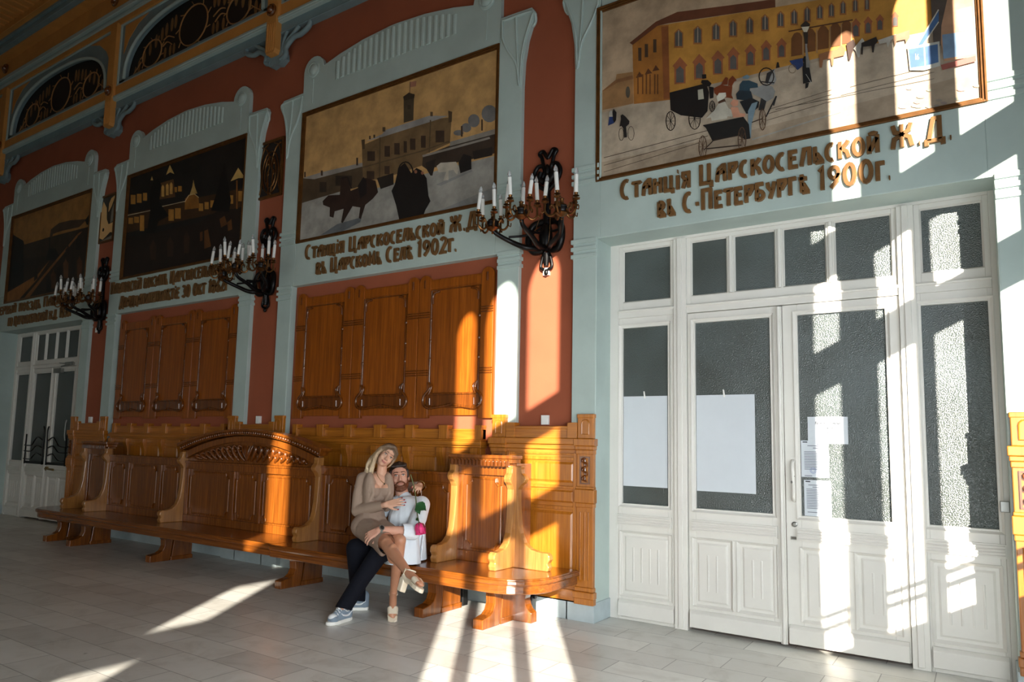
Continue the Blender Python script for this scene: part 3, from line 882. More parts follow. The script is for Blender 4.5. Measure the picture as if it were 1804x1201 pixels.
# painted scenes: (colour, [outline on the canvas in metres from its middle line, height])
PAINT = {
'A': ((198, 172, 142), [
((196,178,156),[(-1.455,4.03),(-1.455,4.658),(-.794,4.683),(-.198,4.645),(.65,4.624),(1.238,4.638),(1.455,4.642),(1.455,4.03)]),
((182,162,138),[(1.455,4.03),(-1.455,4.03),(-1.455,4.176),(-.206,4.163),(.639,4.19),(1.455,4.225)]),
((172,128,84),[(-1.449,4.876),(-1.316,4.946),(-1.306,4.999),(-1.144,4.975),(-1.138,4.668),(-1.448,4.684)]),
((150,104,66),[(-1.449,4.876),(-1.316,4.946),(-1.144,4.943),(-1.141,4.905),(-1.298,4.913),(-1.449,4.867)]),
((92,84,70),[(-1.17,4.786),(-1.173,4.762),(-1.178,4.743),(-1.187,4.735),(-1.197,4.738),(-1.206,4.751),(-1.213,4.772),(-1.214,4.798),(-1.213,4.822),(-1.206,4.84),(-1.198,4.848),(-1.187,4.846),(-1.178,4.832),(-1.173,4.811)]),
((178,116,50),[(-1.148,5.248),(-.904,5.348),(-.798,5.324),(-.791,4.611),(-1.134,4.662)]),
((204,146,64),[(-.802,5.329),(.036,5.186),(.662,5.088),(1.216,5.02),(1.203,4.619),(1.026,4.632),(.65,4.633),(.202,4.642),(-.198,4.645),(-.794,4.673)]),
((112,64,42),[(-1.177,5.267),(-.923,5.391),(-.722,5.417),(-.286,5.325),(.109,5.246),(.109,5.174),(-.799,5.336),(-.904,5.346),(-1.145,5.238)]),
((178,160,140),[(-.794,4.673),(-.198,4.645),(.202,4.642),(.65,4.633),(1.026,4.632),(1.026,4.606),(.649,4.606),(.201,4.613),(-.2,4.615),(-.794,4.641)]),
((150,88,46),[(-.87,5.323),(-.806,5.311),(-.794,4.625),(-.85,4.631)]),
((78,58,44),[(-1.092,5.193),(-1.06,5.184),(-1.06,5.056),(-1.09,5.065)]),
((78,58,44),[(-1.028,5.21),(-.996,5.2),(-.996,5.073),(-1.028,5.082)]),
((78,58,44),[(-.947,5.23),(-.916,5.22),(-.916,5.094),(-.947,5.103)]),
((96,56,34),[(-1.114,4.907),(-1.08,4.959),(-1.041,4.9)]),
((96,56,34),[(-1.028,4.914),(-.995,4.966),(-.956,4.907)]),
((96,56,34),[(-.956,4.925),(-.923,4.976),(-.887,4.918)]),
((112,66,30),[(-1.1,4.939),(-1.088,4.936),(-1.086,4.745),(-1.1,4.748)]),
((112,66,30),[(-1.054,4.926),(-1.041,4.923),(-1.041,4.732),(-1.054,4.736)]),
((112,66,30),[(-1.019,4.916),(-1.005,4.912),(-1.007,4.723),(-1.019,4.726)]),
((112,66,30),[(-.983,4.905),(-.971,4.902),(-.971,4.713),(-.983,4.716)]),
((112,66,30),[(-.939,4.893),(-.925,4.889),(-.927,4.701),(-.939,4.704)]),
((112,66,30),[(-.911,4.885),(-.899,4.881),(-.899,4.694),(-.912,4.697)]),
((164,104,56),[(-.753,5.087),(-.751,5.23),(-.71,5.255),(-.667,5.203),(-.669,5.06)]),
((92,88,84),[(-.742,5.1),(-.742,5.22),(-.71,5.239),(-.677,5.199),(-.678,5.08)]),
((188,172,150),[(-.713,5.24),(-.706,5.238),(-.707,5.089),(-.714,5.091)]),
((164,104,56),[(-.579,5.066),(-.577,5.204),(-.538,5.228),(-.498,5.178),(-.5,5.041)]),
((92,88,84),[(-.569,5.078),(-.567,5.194),(-.538,5.213),(-.508,5.174),(-.51,5.06)]),
((188,172,150),[(-.54,5.214),(-.534,5.212),(-.536,5.068),(-.541,5.07)]),
((164,104,56),[(-.417,5.048),(-.416,5.181),(-.379,5.205),(-.341,5.156),(-.343,5.024)]),
((92,88,84),[(-.407,5.06),(-.407,5.171),(-.379,5.189),(-.351,5.152),(-.353,5.042)]),
((188,172,150),[(-.381,5.19),(-.375,5.188),(-.377,5.05),(-.383,5.052)]),
((164,104,56),[(-.272,5.033),(-.27,5.162),(-.234,5.185),(-.198,5.138),(-.2,5.011)]),
((92,88,84),[(-.262,5.046),(-.26,5.152),(-.234,5.17),(-.208,5.134),(-.21,5.029)]),
((188,172,150),[(-.236,5.17),(-.232,5.169),(-.232,5.036),(-.238,5.038)]),
((164,104,56),[(-.133,5.016),(-.131,5.139),(-.097,5.162),(-.065,5.117),(-.067,4.994)]),
((92,88,84),[(-.123,5.028),(-.123,5.13),(-.097,5.147),(-.073,5.113),(-.075,5.012)]),
((188,172,150),[(-.101,5.148),(-.095,5.146),(-.097,5.019),(-.103,5.021)]),
((164,104,56),[(-.008,5.002),(-.006,5.121),(.026,5.143),(.058,5.099),(.056,4.981)]),
((92,88,84),[(.002,5.014),(.004,5.111),(.026,5.128),(.048,5.096),(.048,4.999)]),
((188,172,150),[(.024,5.129),(.03,5.127),(.028,5.005),(.022,5.007)]),
((164,104,56),[(.117,4.992),(.119,5.107),(.149,5.129),(.179,5.086),(.177,4.973)]),
((92,88,84),[(.125,5.004),(.127,5.098),(.149,5.114),(.169,5.083),(.167,4.99)]),
((188,172,150),[(.147,5.115),(.151,5.113),(.149,4.996),(.145,4.998)]),
((164,104,56),[(.222,4.979),(.224,5.089),(.254,5.111),(.28,5.069),(.278,4.96)]),
((92,88,84),[(.232,4.99),(.232,5.08),(.254,5.096),(.272,5.067),(.27,4.977)]),
((188,172,150),[(.25,5.097),(.256,5.095),(.254,4.983),(.248,4.985)]),
((164,104,56),[(.321,4.972),(.324,5.078),(.351,5.099),(.377,5.059),(.375,4.954)]),
((92,88,84),[(.33,4.983),(.332,5.07),(.351,5.085),(.369,5.057),(.367,4.971)]),
((188,172,150),[(.348,5.086),(.353,5.084),(.351,4.976),(.346,4.978)]),
((164,104,56),[(.415,4.961),(.418,5.063),(.445,5.084),(.47,5.045),(.467,4.943)]),
((92,88,84),[(.424,4.972),(.426,5.055),(.445,5.07),(.461,5.043),(.459,4.96)]),
((188,172,150),[(.442,5.071),(.447,5.069),(.445,4.965),(.44,4.967)]),
((164,104,56),[(.502,4.95),(.505,5.049),(.528,5.069),(.552,5.032),(.549,4.934)]),
((92,88,84),[(.511,4.961),(.512,5.041),(.528,5.055),(.544,5.03),(.542,4.95)]),
((188,172,150),[(.526,5.056),(.53,5.054),(.528,4.955),(.523,4.957)]),
((164,104,56),[(.585,4.944),(.588,5.04),(.611,5.06),(.633,5.023),(.631,4.929)]),
((92,88,84),[(.594,4.956),(.596,5.032),(.611,5.046),(.625,5.021),(.623,4.946)]),
((188,172,150),[(.609,5.047),(.613,5.045),(.611,4.95),(.606,4.951)]),
((164,104,56),[(.672,4.935),(.674,5.026),(.698,5.046),(.718,5.011),(.716,4.92)]),
((92,88,84),[(.68,4.946),(.682,5.019),(.697,5.032),(.71,5.009),(.708,4.937)]),
((188,172,150),[(.695,5.033),(.699,5.031),(.697,4.94),(.692,4.942)]),
((164,104,56),[(.755,4.919),(.757,5.007),(.777,5.026),(.797,4.992),(.794,4.905)]),
((92,88,84),[(.763,4.93),(.765,5),(.777,5.012),(.789,4.991),(.787,4.921)]),
((188,172,150),[(.775,5.013),(.779,5.012),(.777,4.925),(.772,4.926)]),
((166,98,62),[(-.766,4.919),(-.698,4.984),(-.631,4.887),(-.649,4.875),(-.649,4.724),(-.75,4.744),(-.75,4.897)]),
((98,94,90),[(-.733,4.756),(-.733,4.875),(-.698,4.899),(-.665,4.855),(-.665,4.737)]),
((166,98,62),[(-.589,4.9),(-.526,4.961),(-.464,4.87),(-.48,4.859),(-.48,4.717),(-.573,4.735),(-.573,4.879)]),
((98,94,90),[(-.557,4.747),(-.556,4.858),(-.526,4.881),(-.496,4.84),(-.496,4.729)]),
((166,98,62),[(-.422,4.889),(-.365,4.946),(-.308,4.861),(-.323,4.851),(-.325,4.717),(-.409,4.734),(-.409,4.869)]),
((98,94,90),[(-.395,4.745),(-.395,4.85),(-.365,4.871),(-.337,4.833),(-.339,4.728)]),
((166,98,62),[(-.29,4.881),(-.234,4.935),(-.182,4.855),(-.196,4.845),(-.198,4.719),(-.278,4.736),(-.276,4.863)]),
((98,94,90),[(-.264,4.746),(-.262,4.844),(-.236,4.864),(-.21,4.828),(-.212,4.73)]),
((166,98,62),[(-.145,4.869),(-.093,4.919),(-.046,4.845),(-.058,4.835),(-.06,4.718),(-.133,4.733),(-.131,4.852)]),
((98,94,90),[(-.121,4.742),(-.119,4.835),(-.095,4.853),(-.071,4.82),(-.073,4.728)]),
((166,98,62),[(-.014,4.865),(.032,4.913),(.076,4.843),(.065,4.834),(.062,4.724),(-.006,4.738),(-.004,4.849)]),
((98,94,90),[(.006,4.747),(.008,4.834),(.03,4.851),(.052,4.82),(.052,4.734)]),
((166,98,62),[(.109,4.848),(.153,4.893),(.193,4.828),(.183,4.82),(.181,4.717),(.117,4.73),(.119,4.833)]),
((98,94,90),[(.129,4.738),(.131,4.819),(.151,4.835),(.171,4.806),(.169,4.725)]),
((166,98,62),[(.66,4.839),(.697,4.879),(.73,4.821),(.721,4.814),(.719,4.722),(.666,4.734),(.668,4.826)]),
((98,94,90),[(.674,4.741),(.676,4.813),(.695,4.828),(.712,4.801),(.71,4.73)]),
((166,98,62),[(.748,4.83),(.78,4.867),(.811,4.814),(.803,4.807),(.8,4.722),(.753,4.733),(.756,4.818)]),
((98,94,90),[(.762,4.739),(.763,4.806),(.779,4.82),(.794,4.795),(.792,4.729)]),
((166,98,62),[(.83,4.823),(.861,4.857),(.887,4.808),(.881,4.802),(.877,4.723),(.835,4.733),(.837,4.812)]),
((98,94,90),[(.842,4.739),(.844,4.801),(.859,4.813),(.873,4.791),(.871,4.729)]),
((166,98,62),[(.932,4.813),(.961,4.844),(.985,4.799),(.979,4.793),(.976,4.721),(.936,4.73),(.939,4.803)]),
((98,94,90),[(.944,4.736),(.946,4.792),(.959,4.804),(.972,4.783),(.97,4.727)]),
((124,78,42),[(.222,4.709),(.226,4.862),(.248,4.899),(.27,4.902),(.292,4.889),(.312,4.846),(.308,4.699)]),
((124,78,42),[(.321,4.711),(.325,4.862),(.348,4.899),(.369,4.902),(.389,4.889),(.408,4.847),(.404,4.701)]),
((124,78,42),[(.417,4.705),(.42,4.855),(.444,4.891),(.464,4.895),(.484,4.881),(.504,4.84),(.5,4.695)]),
((124,78,42),[(.506,4.701),(.509,4.85),(.531,4.885),(.551,4.889),(.571,4.876),(.59,4.835),(.586,4.691)]),
((124,78,42),[(.585,4.699),(.589,4.847),(.611,4.882),(.631,4.886),(.649,4.873),(.668,4.832),(.664,4.69)]),
((176,136,92),[(.31,4.891),(.321,4.888),(.317,4.688),(.306,4.691)]),
((176,136,92),[(.414,4.881),(.423,4.878),(.419,4.68),(.409,4.683)]),
((176,136,92),[(.51,4.873),(.519,4.87),(.514,4.675),(.505,4.678)]),
((176,136,92),[(.59,4.87),(.599,4.867),(.594,4.673),(.585,4.676)]),
((176,136,92),[(.661,4.861),(.67,4.858),(.665,4.666),(.656,4.669)]),
((98,60,38),[(.208,4.923),(.676,4.866),(.675,4.878),(.206,4.935)]),
((108,92,78),[(-1.429,4.209),(-.448,4.244),(-.448,4.25),(-1.431,4.215)]),
((108,92,78),[(-1.429,4.136),(-.456,4.196),(-.456,4.201),(-1.431,4.141)]),
((108,92,78),[(-1.428,4.072),(-.536,4.151),(-.538,4.156),(-1.431,4.077)]),
((110,96,82),[(.044,4.305),(.512,4.346),(.511,4.349),(.042,4.309)]),
((110,96,82),[(.028,4.268),(.511,4.307),(.511,4.311),(.026,4.272)]),
((110,96,82),[(.026,4.216),(.51,4.253),(.509,4.257),(.026,4.22)]),
((176,172,162),[(-.093,4.075),(.573,4.149),(.57,4.16),(-.095,4.087)]),
((112,100,88),[(.095,4.291),(1.19,4.245),(1.189,4.249),(.093,4.296)]),
((112,100,88),[(.576,4.282),(1.192,4.295),(1.191,4.299),(.576,4.286)]),
((112,100,88),[(.643,4.333),(1.193,4.345),(1.193,4.349),(.642,4.337)]),
((165,139,136),[(1.099,4.091),(1.093,4.084),(1.077,4.085),(1.062,4.093),(1.054,4.103),(1.062,4.109),(1.078,4.108),(1.094,4.1)]),
((164,143,136),[(1.05,4.21),(1.044,4.203),(1.03,4.204),(1.016,4.211),(1.012,4.22),(1.018,4.227),(1.032,4.226),(1.044,4.22)]),
((156,157,136),[(1.173,4.164),(1.167,4.158),(1.155,4.158),(1.143,4.165),(1.137,4.174),(1.143,4.18),(1.155,4.18),(1.169,4.173)]),
((172,153,136),[(1.127,4.124),(1.119,4.118),(1.101,4.12),(1.082,4.128),(1.074,4.138),(1.082,4.144),(1.101,4.142),(1.119,4.134)]),
((158,158,136),[(1.341,4.053),(1.335,4.047),(1.323,4.047),(1.31,4.054),(1.304,4.063),(1.31,4.069),(1.323,4.069),(1.335,4.062)]),
((162,144,136),[(1.26,4.044),(1.254,4.038),(1.238,4.039),(1.224,4.046),(1.218,4.056),(1.224,4.062),(1.24,4.061),(1.254,4.054)]),
((155,147,136),[(1.216,4.033),(1.213,4.03),(1.19,4.03),(1.185,4.033),(1.179,4.042),(1.185,4.049),(1.199,4.049),(1.211,4.042)]),
((155,153,136),[(1.107,4.055),(1.099,4.049),(1.083,4.05),(1.066,4.058),(1.058,4.068),(1.066,4.073),(1.083,4.072),(1.099,4.064)]),
((156,142,136),[(1.012,4.076),(1.004,4.069),(.985,4.071),(.965,4.08),(.957,4.09),(.966,4.096),(.986,4.094),(1.004,4.086)]),
((175,153,136),[(1.455,4.11),(1.442,4.111),(1.423,4.119),(1.417,4.129),(1.425,4.135),(1.443,4.133),(1.455,4.127)]),
((163,151,136),[(1.234,4.07),(1.226,4.064),(1.212,4.065),(1.196,4.072),(1.191,4.081),(1.198,4.087),(1.212,4.087),(1.228,4.079)]),
((166,151,136),[(1.078,4.068),(1.071,4.062),(1.058,4.062),(1.044,4.069),(1.038,4.078),(1.044,4.085),(1.058,4.084),(1.073,4.078)]),
((156,149,136),[(1.173,4.037),(1.165,4.03),(1.149,4.032),(1.135,4.039),(1.127,4.048),(1.135,4.054),(1.151,4.054),(1.165,4.046)]),
((176,139,136),[(1.373,4.111),(1.365,4.106),(1.347,4.108),(1.329,4.116),(1.322,4.126),(1.33,4.131),(1.347,4.13),(1.367,4.121)]),
((24,20,20),[(-.794,4.678),(-.468,4.674),(-.444,4.586),(-.458,4.419),(-.506,4.372),(-.691,4.44),(-.785,4.512)]),
((196,190,170),[(-.541,4.634),(-.496,4.63),(-.488,4.538),(-.538,4.543)]),
((30,24,22),[(-.739,4.4),(-.742,4.366),(-.75,4.371),(-.746,4.402)]),
((30,24,22),[(-.742,4.366),(-.753,4.339),(-.758,4.346),(-.75,4.371)]),
((30,24,22),[(-.753,4.339),(-.767,4.323),(-.77,4.331),(-.758,4.346)]),
((30,24,22),[(-.767,4.323),(-.786,4.32),(-.786,4.328),(-.77,4.331)]),
((30,24,22),[(-.786,4.32),(-.803,4.331),(-.8,4.338),(-.786,4.328)]),
((30,24,22),[(-.803,4.331),(-.819,4.355),(-.812,4.359),(-.8,4.338)]),
((30,24,22),[(-.819,4.355),(-.827,4.387),(-.82,4.388),(-.812,4.359)]),
((30,24,22),[(-.827,4.387),(-.831,4.423),(-.823,4.421),(-.82,4.388)]),
((30,24,22),[(-.831,4.423),(-.827,4.458),(-.82,4.453),(-.823,4.421)]),
((30,24,22),[(-.827,4.458),(-.818,4.485),(-.812,4.478),(-.82,4.453)]),
((30,24,22),[(-.818,4.485),(-.802,4.501),(-.799,4.493),(-.812,4.478)]),
((30,24,22),[(-.802,4.501),(-.785,4.503),(-.785,4.496),(-.799,4.493)]),
((30,24,22),[(-.785,4.503),(-.767,4.492),(-.77,4.485),(-.785,4.496)]),
((30,24,22),[(-.767,4.492),(-.753,4.468),(-.758,4.464),(-.77,4.485)]),
((30,24,22),[(-.753,4.468),(-.742,4.436),(-.75,4.435),(-.758,4.464)]),
((30,24,22),[(-.742,4.436),(-.739,4.4),(-.746,4.402),(-.75,4.435)]),
((30,24,22),[(-.745,4.4),(-.827,4.42),(-.827,4.424),(-.745,4.403)]),
((30,24,22),[(-.754,4.352),(-.819,4.47),(-.816,4.472),(-.75,4.353)]),
((30,24,22),[(-.774,4.327),(-.799,4.497),(-.795,4.497),(-.771,4.326)]),
((30,24,22),[(-.799,4.333),(-.774,4.491),(-.77,4.49),(-.796,4.332)]),
((30,24,22),[(-.819,4.37),(-.754,4.455),(-.75,4.453),(-.818,4.368)]),
((30,24,22),[(-.516,4.368),(-.52,4.33),(-.528,4.334),(-.524,4.37)]),
((30,24,22),[(-.52,4.33),(-.532,4.299),(-.538,4.306),(-.528,4.334)]),
((30,24,22),[(-.532,4.299),(-.55,4.282),(-.552,4.289),(-.538,4.306)]),
((30,24,22),[(-.55,4.282),(-.571,4.279),(-.571,4.286),(-.552,4.289)]),
((30,24,22),[(-.571,4.279),(-.591,4.292),(-.589,4.298),(-.571,4.286)]),
((30,24,22),[(-.591,4.292),(-.609,4.318),(-.603,4.322),(-.589,4.298)]),
((30,24,22),[(-.609,4.318),(-.621,4.354),(-.613,4.356),(-.603,4.322)]),
((30,24,22),[(-.621,4.354),(-.625,4.395),(-.617,4.393),(-.613,4.356)]),
((30,24,22),[(-.625,4.395),(-.621,4.433),(-.613,4.429),(-.617,4.393)]),
((30,24,22),[(-.621,4.433),(-.609,4.464),(-.603,4.457),(-.613,4.429)]),
((30,24,22),[(-.609,4.464),(-.591,4.482),(-.587,4.474),(-.603,4.457)]),
((30,24,22),[(-.591,4.482),(-.569,4.484),(-.569,4.476),(-.587,4.474)]),
((30,24,22),[(-.569,4.484),(-.548,4.471),(-.551,4.465),(-.569,4.476)]),
((30,24,22),[(-.548,4.471),(-.532,4.444),(-.536,4.44),(-.551,4.465)]),
((30,24,22),[(-.532,4.444),(-.52,4.408),(-.526,4.407),(-.536,4.44)]),
((30,24,22),[(-.52,4.408),(-.516,4.368),(-.524,4.37),(-.526,4.407)]),
((30,24,22),[(-.522,4.367),(-.619,4.392),(-.619,4.395),(-.522,4.371)]),
((30,24,22),[(-.532,4.314),(-.611,4.448),(-.609,4.45),(-.53,4.315)]),
((30,24,22),[(-.557,4.285),(-.587,4.478),(-.583,4.478),(-.554,4.285)]),
((30,24,22),[(-.587,4.293),(-.555,4.471),(-.552,4.47),(-.585,4.292)]),
((30,24,22),[(-.611,4.335),(-.532,4.43),(-.528,4.427),(-.609,4.332)]),
((30,24,22),[(-.391,4.445),(-.395,4.425),(-.401,4.43),(-.399,4.446)]),
((30,24,22),[(-.395,4.425),(-.399,4.41),(-.405,4.416),(-.401,4.43)]),
((30,24,22),[(-.399,4.41),(-.409,4.4),(-.411,4.408),(-.405,4.416)]),
((30,24,22),[(-.409,4.4),(-.417,4.399),(-.417,4.406),(-.411,4.408)]),
((30,24,22),[(-.417,4.399),(-.427,4.405),(-.424,4.412),(-.417,4.406)]),
((30,24,22),[(-.427,4.405),(-.435,4.419),(-.43,4.423),(-.424,4.412)]),
((30,24,22),[(-.435,4.419),(-.442,4.437),(-.434,4.439),(-.43,4.423)]),
((30,24,22),[(-.442,4.437),(-.442,4.458),(-.435,4.456),(-.434,4.439)]),
((30,24,22),[(-.442,4.458),(-.44,4.478),(-.434,4.473),(-.435,4.456)]),
((30,24,22),[(-.44,4.478),(-.435,4.493),(-.43,4.486),(-.434,4.473)]),
((30,24,22),[(-.435,4.493),(-.426,4.502),(-.423,4.495),(-.43,4.486)]),
((30,24,22),[(-.426,4.502),(-.416,4.504),(-.416,4.496),(-.423,4.495)]),
((30,24,22),[(-.416,4.504),(-.407,4.497),(-.409,4.491),(-.416,4.496)]),
((30,24,22),[(-.407,4.497),(-.399,4.484),(-.405,4.48),(-.409,4.491)]),
((30,24,22),[(-.399,4.484),(-.393,4.465),(-.401,4.464),(-.405,4.48)]),
((30,24,22),[(-.393,4.465),(-.391,4.445),(-.399,4.446),(-.401,4.464)]),
((30,24,22),[(-.397,4.444),(-.438,4.455),(-.438,4.458),(-.397,4.448)]),
((30,24,22),[(-.403,4.419),(-.435,4.483),(-.432,4.484),(-.399,4.42)]),
((30,24,22),[(-.413,4.405),(-.424,4.498),(-.421,4.498),(-.409,4.404)]),
((30,24,22),[(-.425,4.409),(-.413,4.495),(-.409,4.494),(-.422,4.407)]),
((30,24,22),[(-.435,4.429),(-.401,4.476),(-.399,4.473),(-.433,4.427)]),
((26,22,22),[(-.512,4.691),(-.504,4.713),(-.452,4.698),(-.42,4.657),(-.435,4.635),(-.472,4.645)]),
((26,22,22),[(-.504,4.762),(-.466,4.755),(-.464,4.716),(-.5,4.722)]),
((26,22,22),[(-.444,4.637),(-.403,4.618),(-.405,4.524),(-.436,4.524)]),
((132,62,28),[(-.403,4.609),(-.341,4.625),(-.308,4.608),(-.246,4.582),(-.254,4.509),(-.24,4.472),(-.278,4.49),(-.365,4.526),(-.397,4.564)]),
((132,62,28),[(-.341,4.621),(-.323,4.655),(-.3,4.682),(-.28,4.668),(-.286,4.61)]),
((132,62,28),[(-.282,4.6),(-.276,4.65),(-.242,4.677),(-.208,4.626),(-.23,4.62),(-.25,4.583)]),
((158,158,156),[(-.103,4.517),(-.049,4.519),(.018,4.533),(.075,4.493),(.095,4.446),(.081,4.394),(.03,4.375),(-.014,4.419),(-.081,4.47)]),
((158,158,156),[(.018,4.537),(.04,4.625),(.091,4.632),(.107,4.541),(.083,4.503)]),
((52,50,52),[(-.038,4.319),(-.014,4.419),(.026,4.38),(.006,4.308)]),
((52,50,52),[(.018,4.541),(.034,4.619),(.093,4.638),(.062,4.586),(.04,4.527)]),
((52,50,52),[(.024,4.244),(.107,4.396),(.097,4.404),(.016,4.252)]),
((52,50,52),[(.085,4.326),(.109,4.401),(.099,4.407),(.075,4.332)]),
((52,50,52),[(-.012,4.553),(.089,4.516),(.091,4.526),(-.012,4.563)]),
((40,34,32),[(.091,4.574),(.085,4.545),(.078,4.551),(.082,4.576)]),
((40,34,32),[(.085,4.545),(.072,4.523),(.066,4.531),(.078,4.551)]),
((40,34,32),[(.072,4.523),(.052,4.511),(.048,4.521),(.066,4.531)]),
((40,34,32),[(.052,4.511),(.028,4.511),(.028,4.521),(.048,4.521)]),
((40,34,32),[(.028,4.511),(.004,4.524),(.008,4.532),(.028,4.521)]),
((40,34,32),[(.004,4.524),(-.016,4.547),(-.01,4.552),(.008,4.532)]),
((40,34,32),[(-.016,4.547),(-.028,4.577),(-.02,4.578),(-.01,4.552)]),
((40,34,32),[(-.028,4.577),(-.032,4.609),(-.024,4.606),(-.02,4.578)]),
((40,34,32),[(-.032,4.609),(-.028,4.638),(-.02,4.632),(-.024,4.606)]),
((40,34,32),[(-.028,4.638),(-.014,4.66),(-.008,4.652),(-.02,4.632)]),
((40,34,32),[(-.014,4.66),(.006,4.672),(.01,4.662),(-.008,4.652)]),
((40,34,32),[(.006,4.672),(.03,4.671),(.03,4.661),(.01,4.662)]),
((40,34,32),[(.03,4.671),(.054,4.658),(.05,4.65),(.03,4.661)]),
((40,34,32),[(.054,4.658),(.074,4.635),(.068,4.63),(.05,4.65)]),
((40,34,32),[(.074,4.635),(.087,4.605),(.079,4.604),(.068,4.63)]),
((40,34,32),[(.087,4.605),(.091,4.574),(.082,4.576),(.079,4.604)]),
((36,50,60),[(-.216,4.507),(-.19,4.533),(-.095,4.499),(-.081,4.437),(-.127,4.425),(-.21,4.459)]),
((46,72,86),[(-.185,4.582),(-.161,4.609),(-.109,4.598),(-.041,4.55),(-.038,4.516),(-.103,4.525),(-.103,4.501),(-.19,4.533)]),
((124,152,166),[(-.165,4.643),(-.123,4.652),(-.101,4.628),(-.117,4.612),(-.153,4.625)]),
((30,34,38),[(-.188,4.433),(-.089,4.439),(-.03,4.391),(-.038,4.344),(-.091,4.308),(-.135,4.312)]),
((226,220,204),[(-.381,4.522),(-.357,4.554),(-.301,4.543),(-.298,4.508),(-.341,4.482),(-.369,4.477)]),
((88,60,44),[(-.365,4.48),(-.341,4.486),(-.31,4.49),(-.302,4.463),(-.327,4.448),(-.365,4.463)]),
((214,208,192),[(-.365,4.459),(-.31,4.465),(-.28,4.399),(-.23,4.352),(-.25,4.316),(-.288,4.33),(-.296,4.311),(-.422,4.321),(-.428,4.353),(-.47,4.355),(-.397,4.412)]),
((224,160,130),[(-.264,4.436),(-.24,4.468),(-.198,4.444),(-.202,4.403),(-.242,4.401)]),
((224,160,130),[(-.264,4.403),(-.202,4.387),(-.188,4.333),(-.143,4.314),(-.147,4.29),(-.242,4.306)]),
((134,158,172),[(-.121,4.332),(-.089,4.39),(-.042,4.394),(-.067,4.319),(-.095,4.203),(-.101,4.095),(-.119,4.119)]),
((26,26,26),[(-.5,4.302),(-.159,4.293),(-.115,4.216),(-.105,4.091),(-.147,4.093),(-.206,4.14),(-.416,4.139),(-.44,4.195),(-.472,4.27)]),
((60,46,36),[(-.486,4.076),(-.405,4.142),(-.411,4.149),(-.492,4.083)]),
((60,46,36),[(-.472,4.079),(-.176,4.046),(-.177,4.056),(-.474,4.09)]),
((60,46,36),[(-.407,4.141),(-.206,4.136),(-.206,4.144),(-.409,4.15)]),
((60,46,36),[(-.091,4.223),(-.008,4.235),(-.012,4.243),(-.093,4.231)]),
((98,70,50),[(-.464,4.099),(-.468,4.061),(-.474,4.065),(-.472,4.101)]),
((98,70,50),[(-.468,4.061),(-.475,4.03),(-.476,4.03),(-.48,4.036),(-.474,4.065)]),
((98,70,50),[(-.476,4.03),(-.484,4.03),(-.48,4.036)]),
((98,70,50),[(-.522,4.03),(-.528,4.041),(-.522,4.045),(-.516,4.03)]),
((98,70,50),[(-.528,4.041),(-.536,4.076),(-.528,4.077),(-.522,4.045)]),
((98,70,50),[(-.536,4.076),(-.538,4.116),(-.53,4.115),(-.528,4.077)]),
((98,70,50),[(-.538,4.116),(-.534,4.155),(-.528,4.151),(-.53,4.115)]),
((98,70,50),[(-.534,4.155),(-.526,4.187),(-.522,4.18),(-.528,4.151)]),
((98,70,50),[(-.526,4.187),(-.514,4.206),(-.512,4.199),(-.522,4.18)]),
((98,70,50),[(-.514,4.206),(-.5,4.211),(-.5,4.203),(-.512,4.199)]),
((98,70,50),[(-.5,4.211),(-.486,4.2),(-.488,4.193),(-.5,4.203)]),
((98,70,50),[(-.486,4.2),(-.474,4.174),(-.48,4.17),(-.488,4.193)]),
((98,70,50),[(-.474,4.174),(-.466,4.139),(-.472,4.138),(-.48,4.17)]),
((98,70,50),[(-.466,4.139),(-.464,4.099),(-.472,4.101),(-.472,4.138)]),
((98,70,50),[(-.468,4.099),(-.534,4.113),(-.534,4.117),(-.468,4.102)]),
((98,70,50),[(-.476,4.044),(-.528,4.171),(-.524,4.172),(-.474,4.045)]),
((98,70,50),[(-.495,4.03),(-.512,4.203),(-.508,4.203),(-.492,4.03)]),
((98,70,50),[(-.512,4.03),(-.492,4.199),(-.488,4.198),(-.508,4.03)]),
((98,70,50),[(-.528,4.057),(-.476,4.16),(-.472,4.158),(-.526,4.055)]),
((98,70,50),[(-.137,4.091),(-.141,4.051),(-.147,4.055),(-.145,4.093)]),
((98,70,50),[(-.141,4.051),(-.146,4.03),(-.152,4.03),(-.147,4.055)]),
((98,70,50),[(-.196,4.03),(-.194,4.033),(-.192,4.03)]),
((98,70,50),[(-.196,4.03),(-.199,4.03),(-.206,4.065),(-.198,4.067),(-.194,4.033)]),
((98,70,50),[(-.206,4.065),(-.208,4.107),(-.2,4.106),(-.198,4.067)]),
((98,70,50),[(-.208,4.107),(-.204,4.148),(-.198,4.144),(-.2,4.106)]),
((98,70,50),[(-.204,4.148),(-.196,4.181),(-.192,4.175),(-.198,4.144)]),
((98,70,50),[(-.196,4.181),(-.184,4.202),(-.182,4.195),(-.192,4.175)]),
((98,70,50),[(-.184,4.202),(-.171,4.207),(-.171,4.2),(-.182,4.195)]),
((98,70,50),[(-.171,4.207),(-.157,4.196),(-.161,4.189),(-.171,4.2)]),
((98,70,50),[(-.157,4.196),(-.147,4.169),(-.151,4.165),(-.161,4.189)]),
((98,70,50),[(-.147,4.169),(-.141,4.133),(-.147,4.131),(-.151,4.165)]),
((98,70,50),[(-.141,4.133),(-.137,4.091),(-.145,4.093),(-.147,4.131)]),
((98,70,50),[(-.143,4.09),(-.202,4.104),(-.202,4.108),(-.143,4.094)]),
((98,70,50),[(-.151,4.033),(-.198,4.165),(-.194,4.166),(-.147,4.033)]),
((98,70,50),[(-.169,4.03),(-.182,4.2),(-.179,4.199),(-.166,4.03)]),
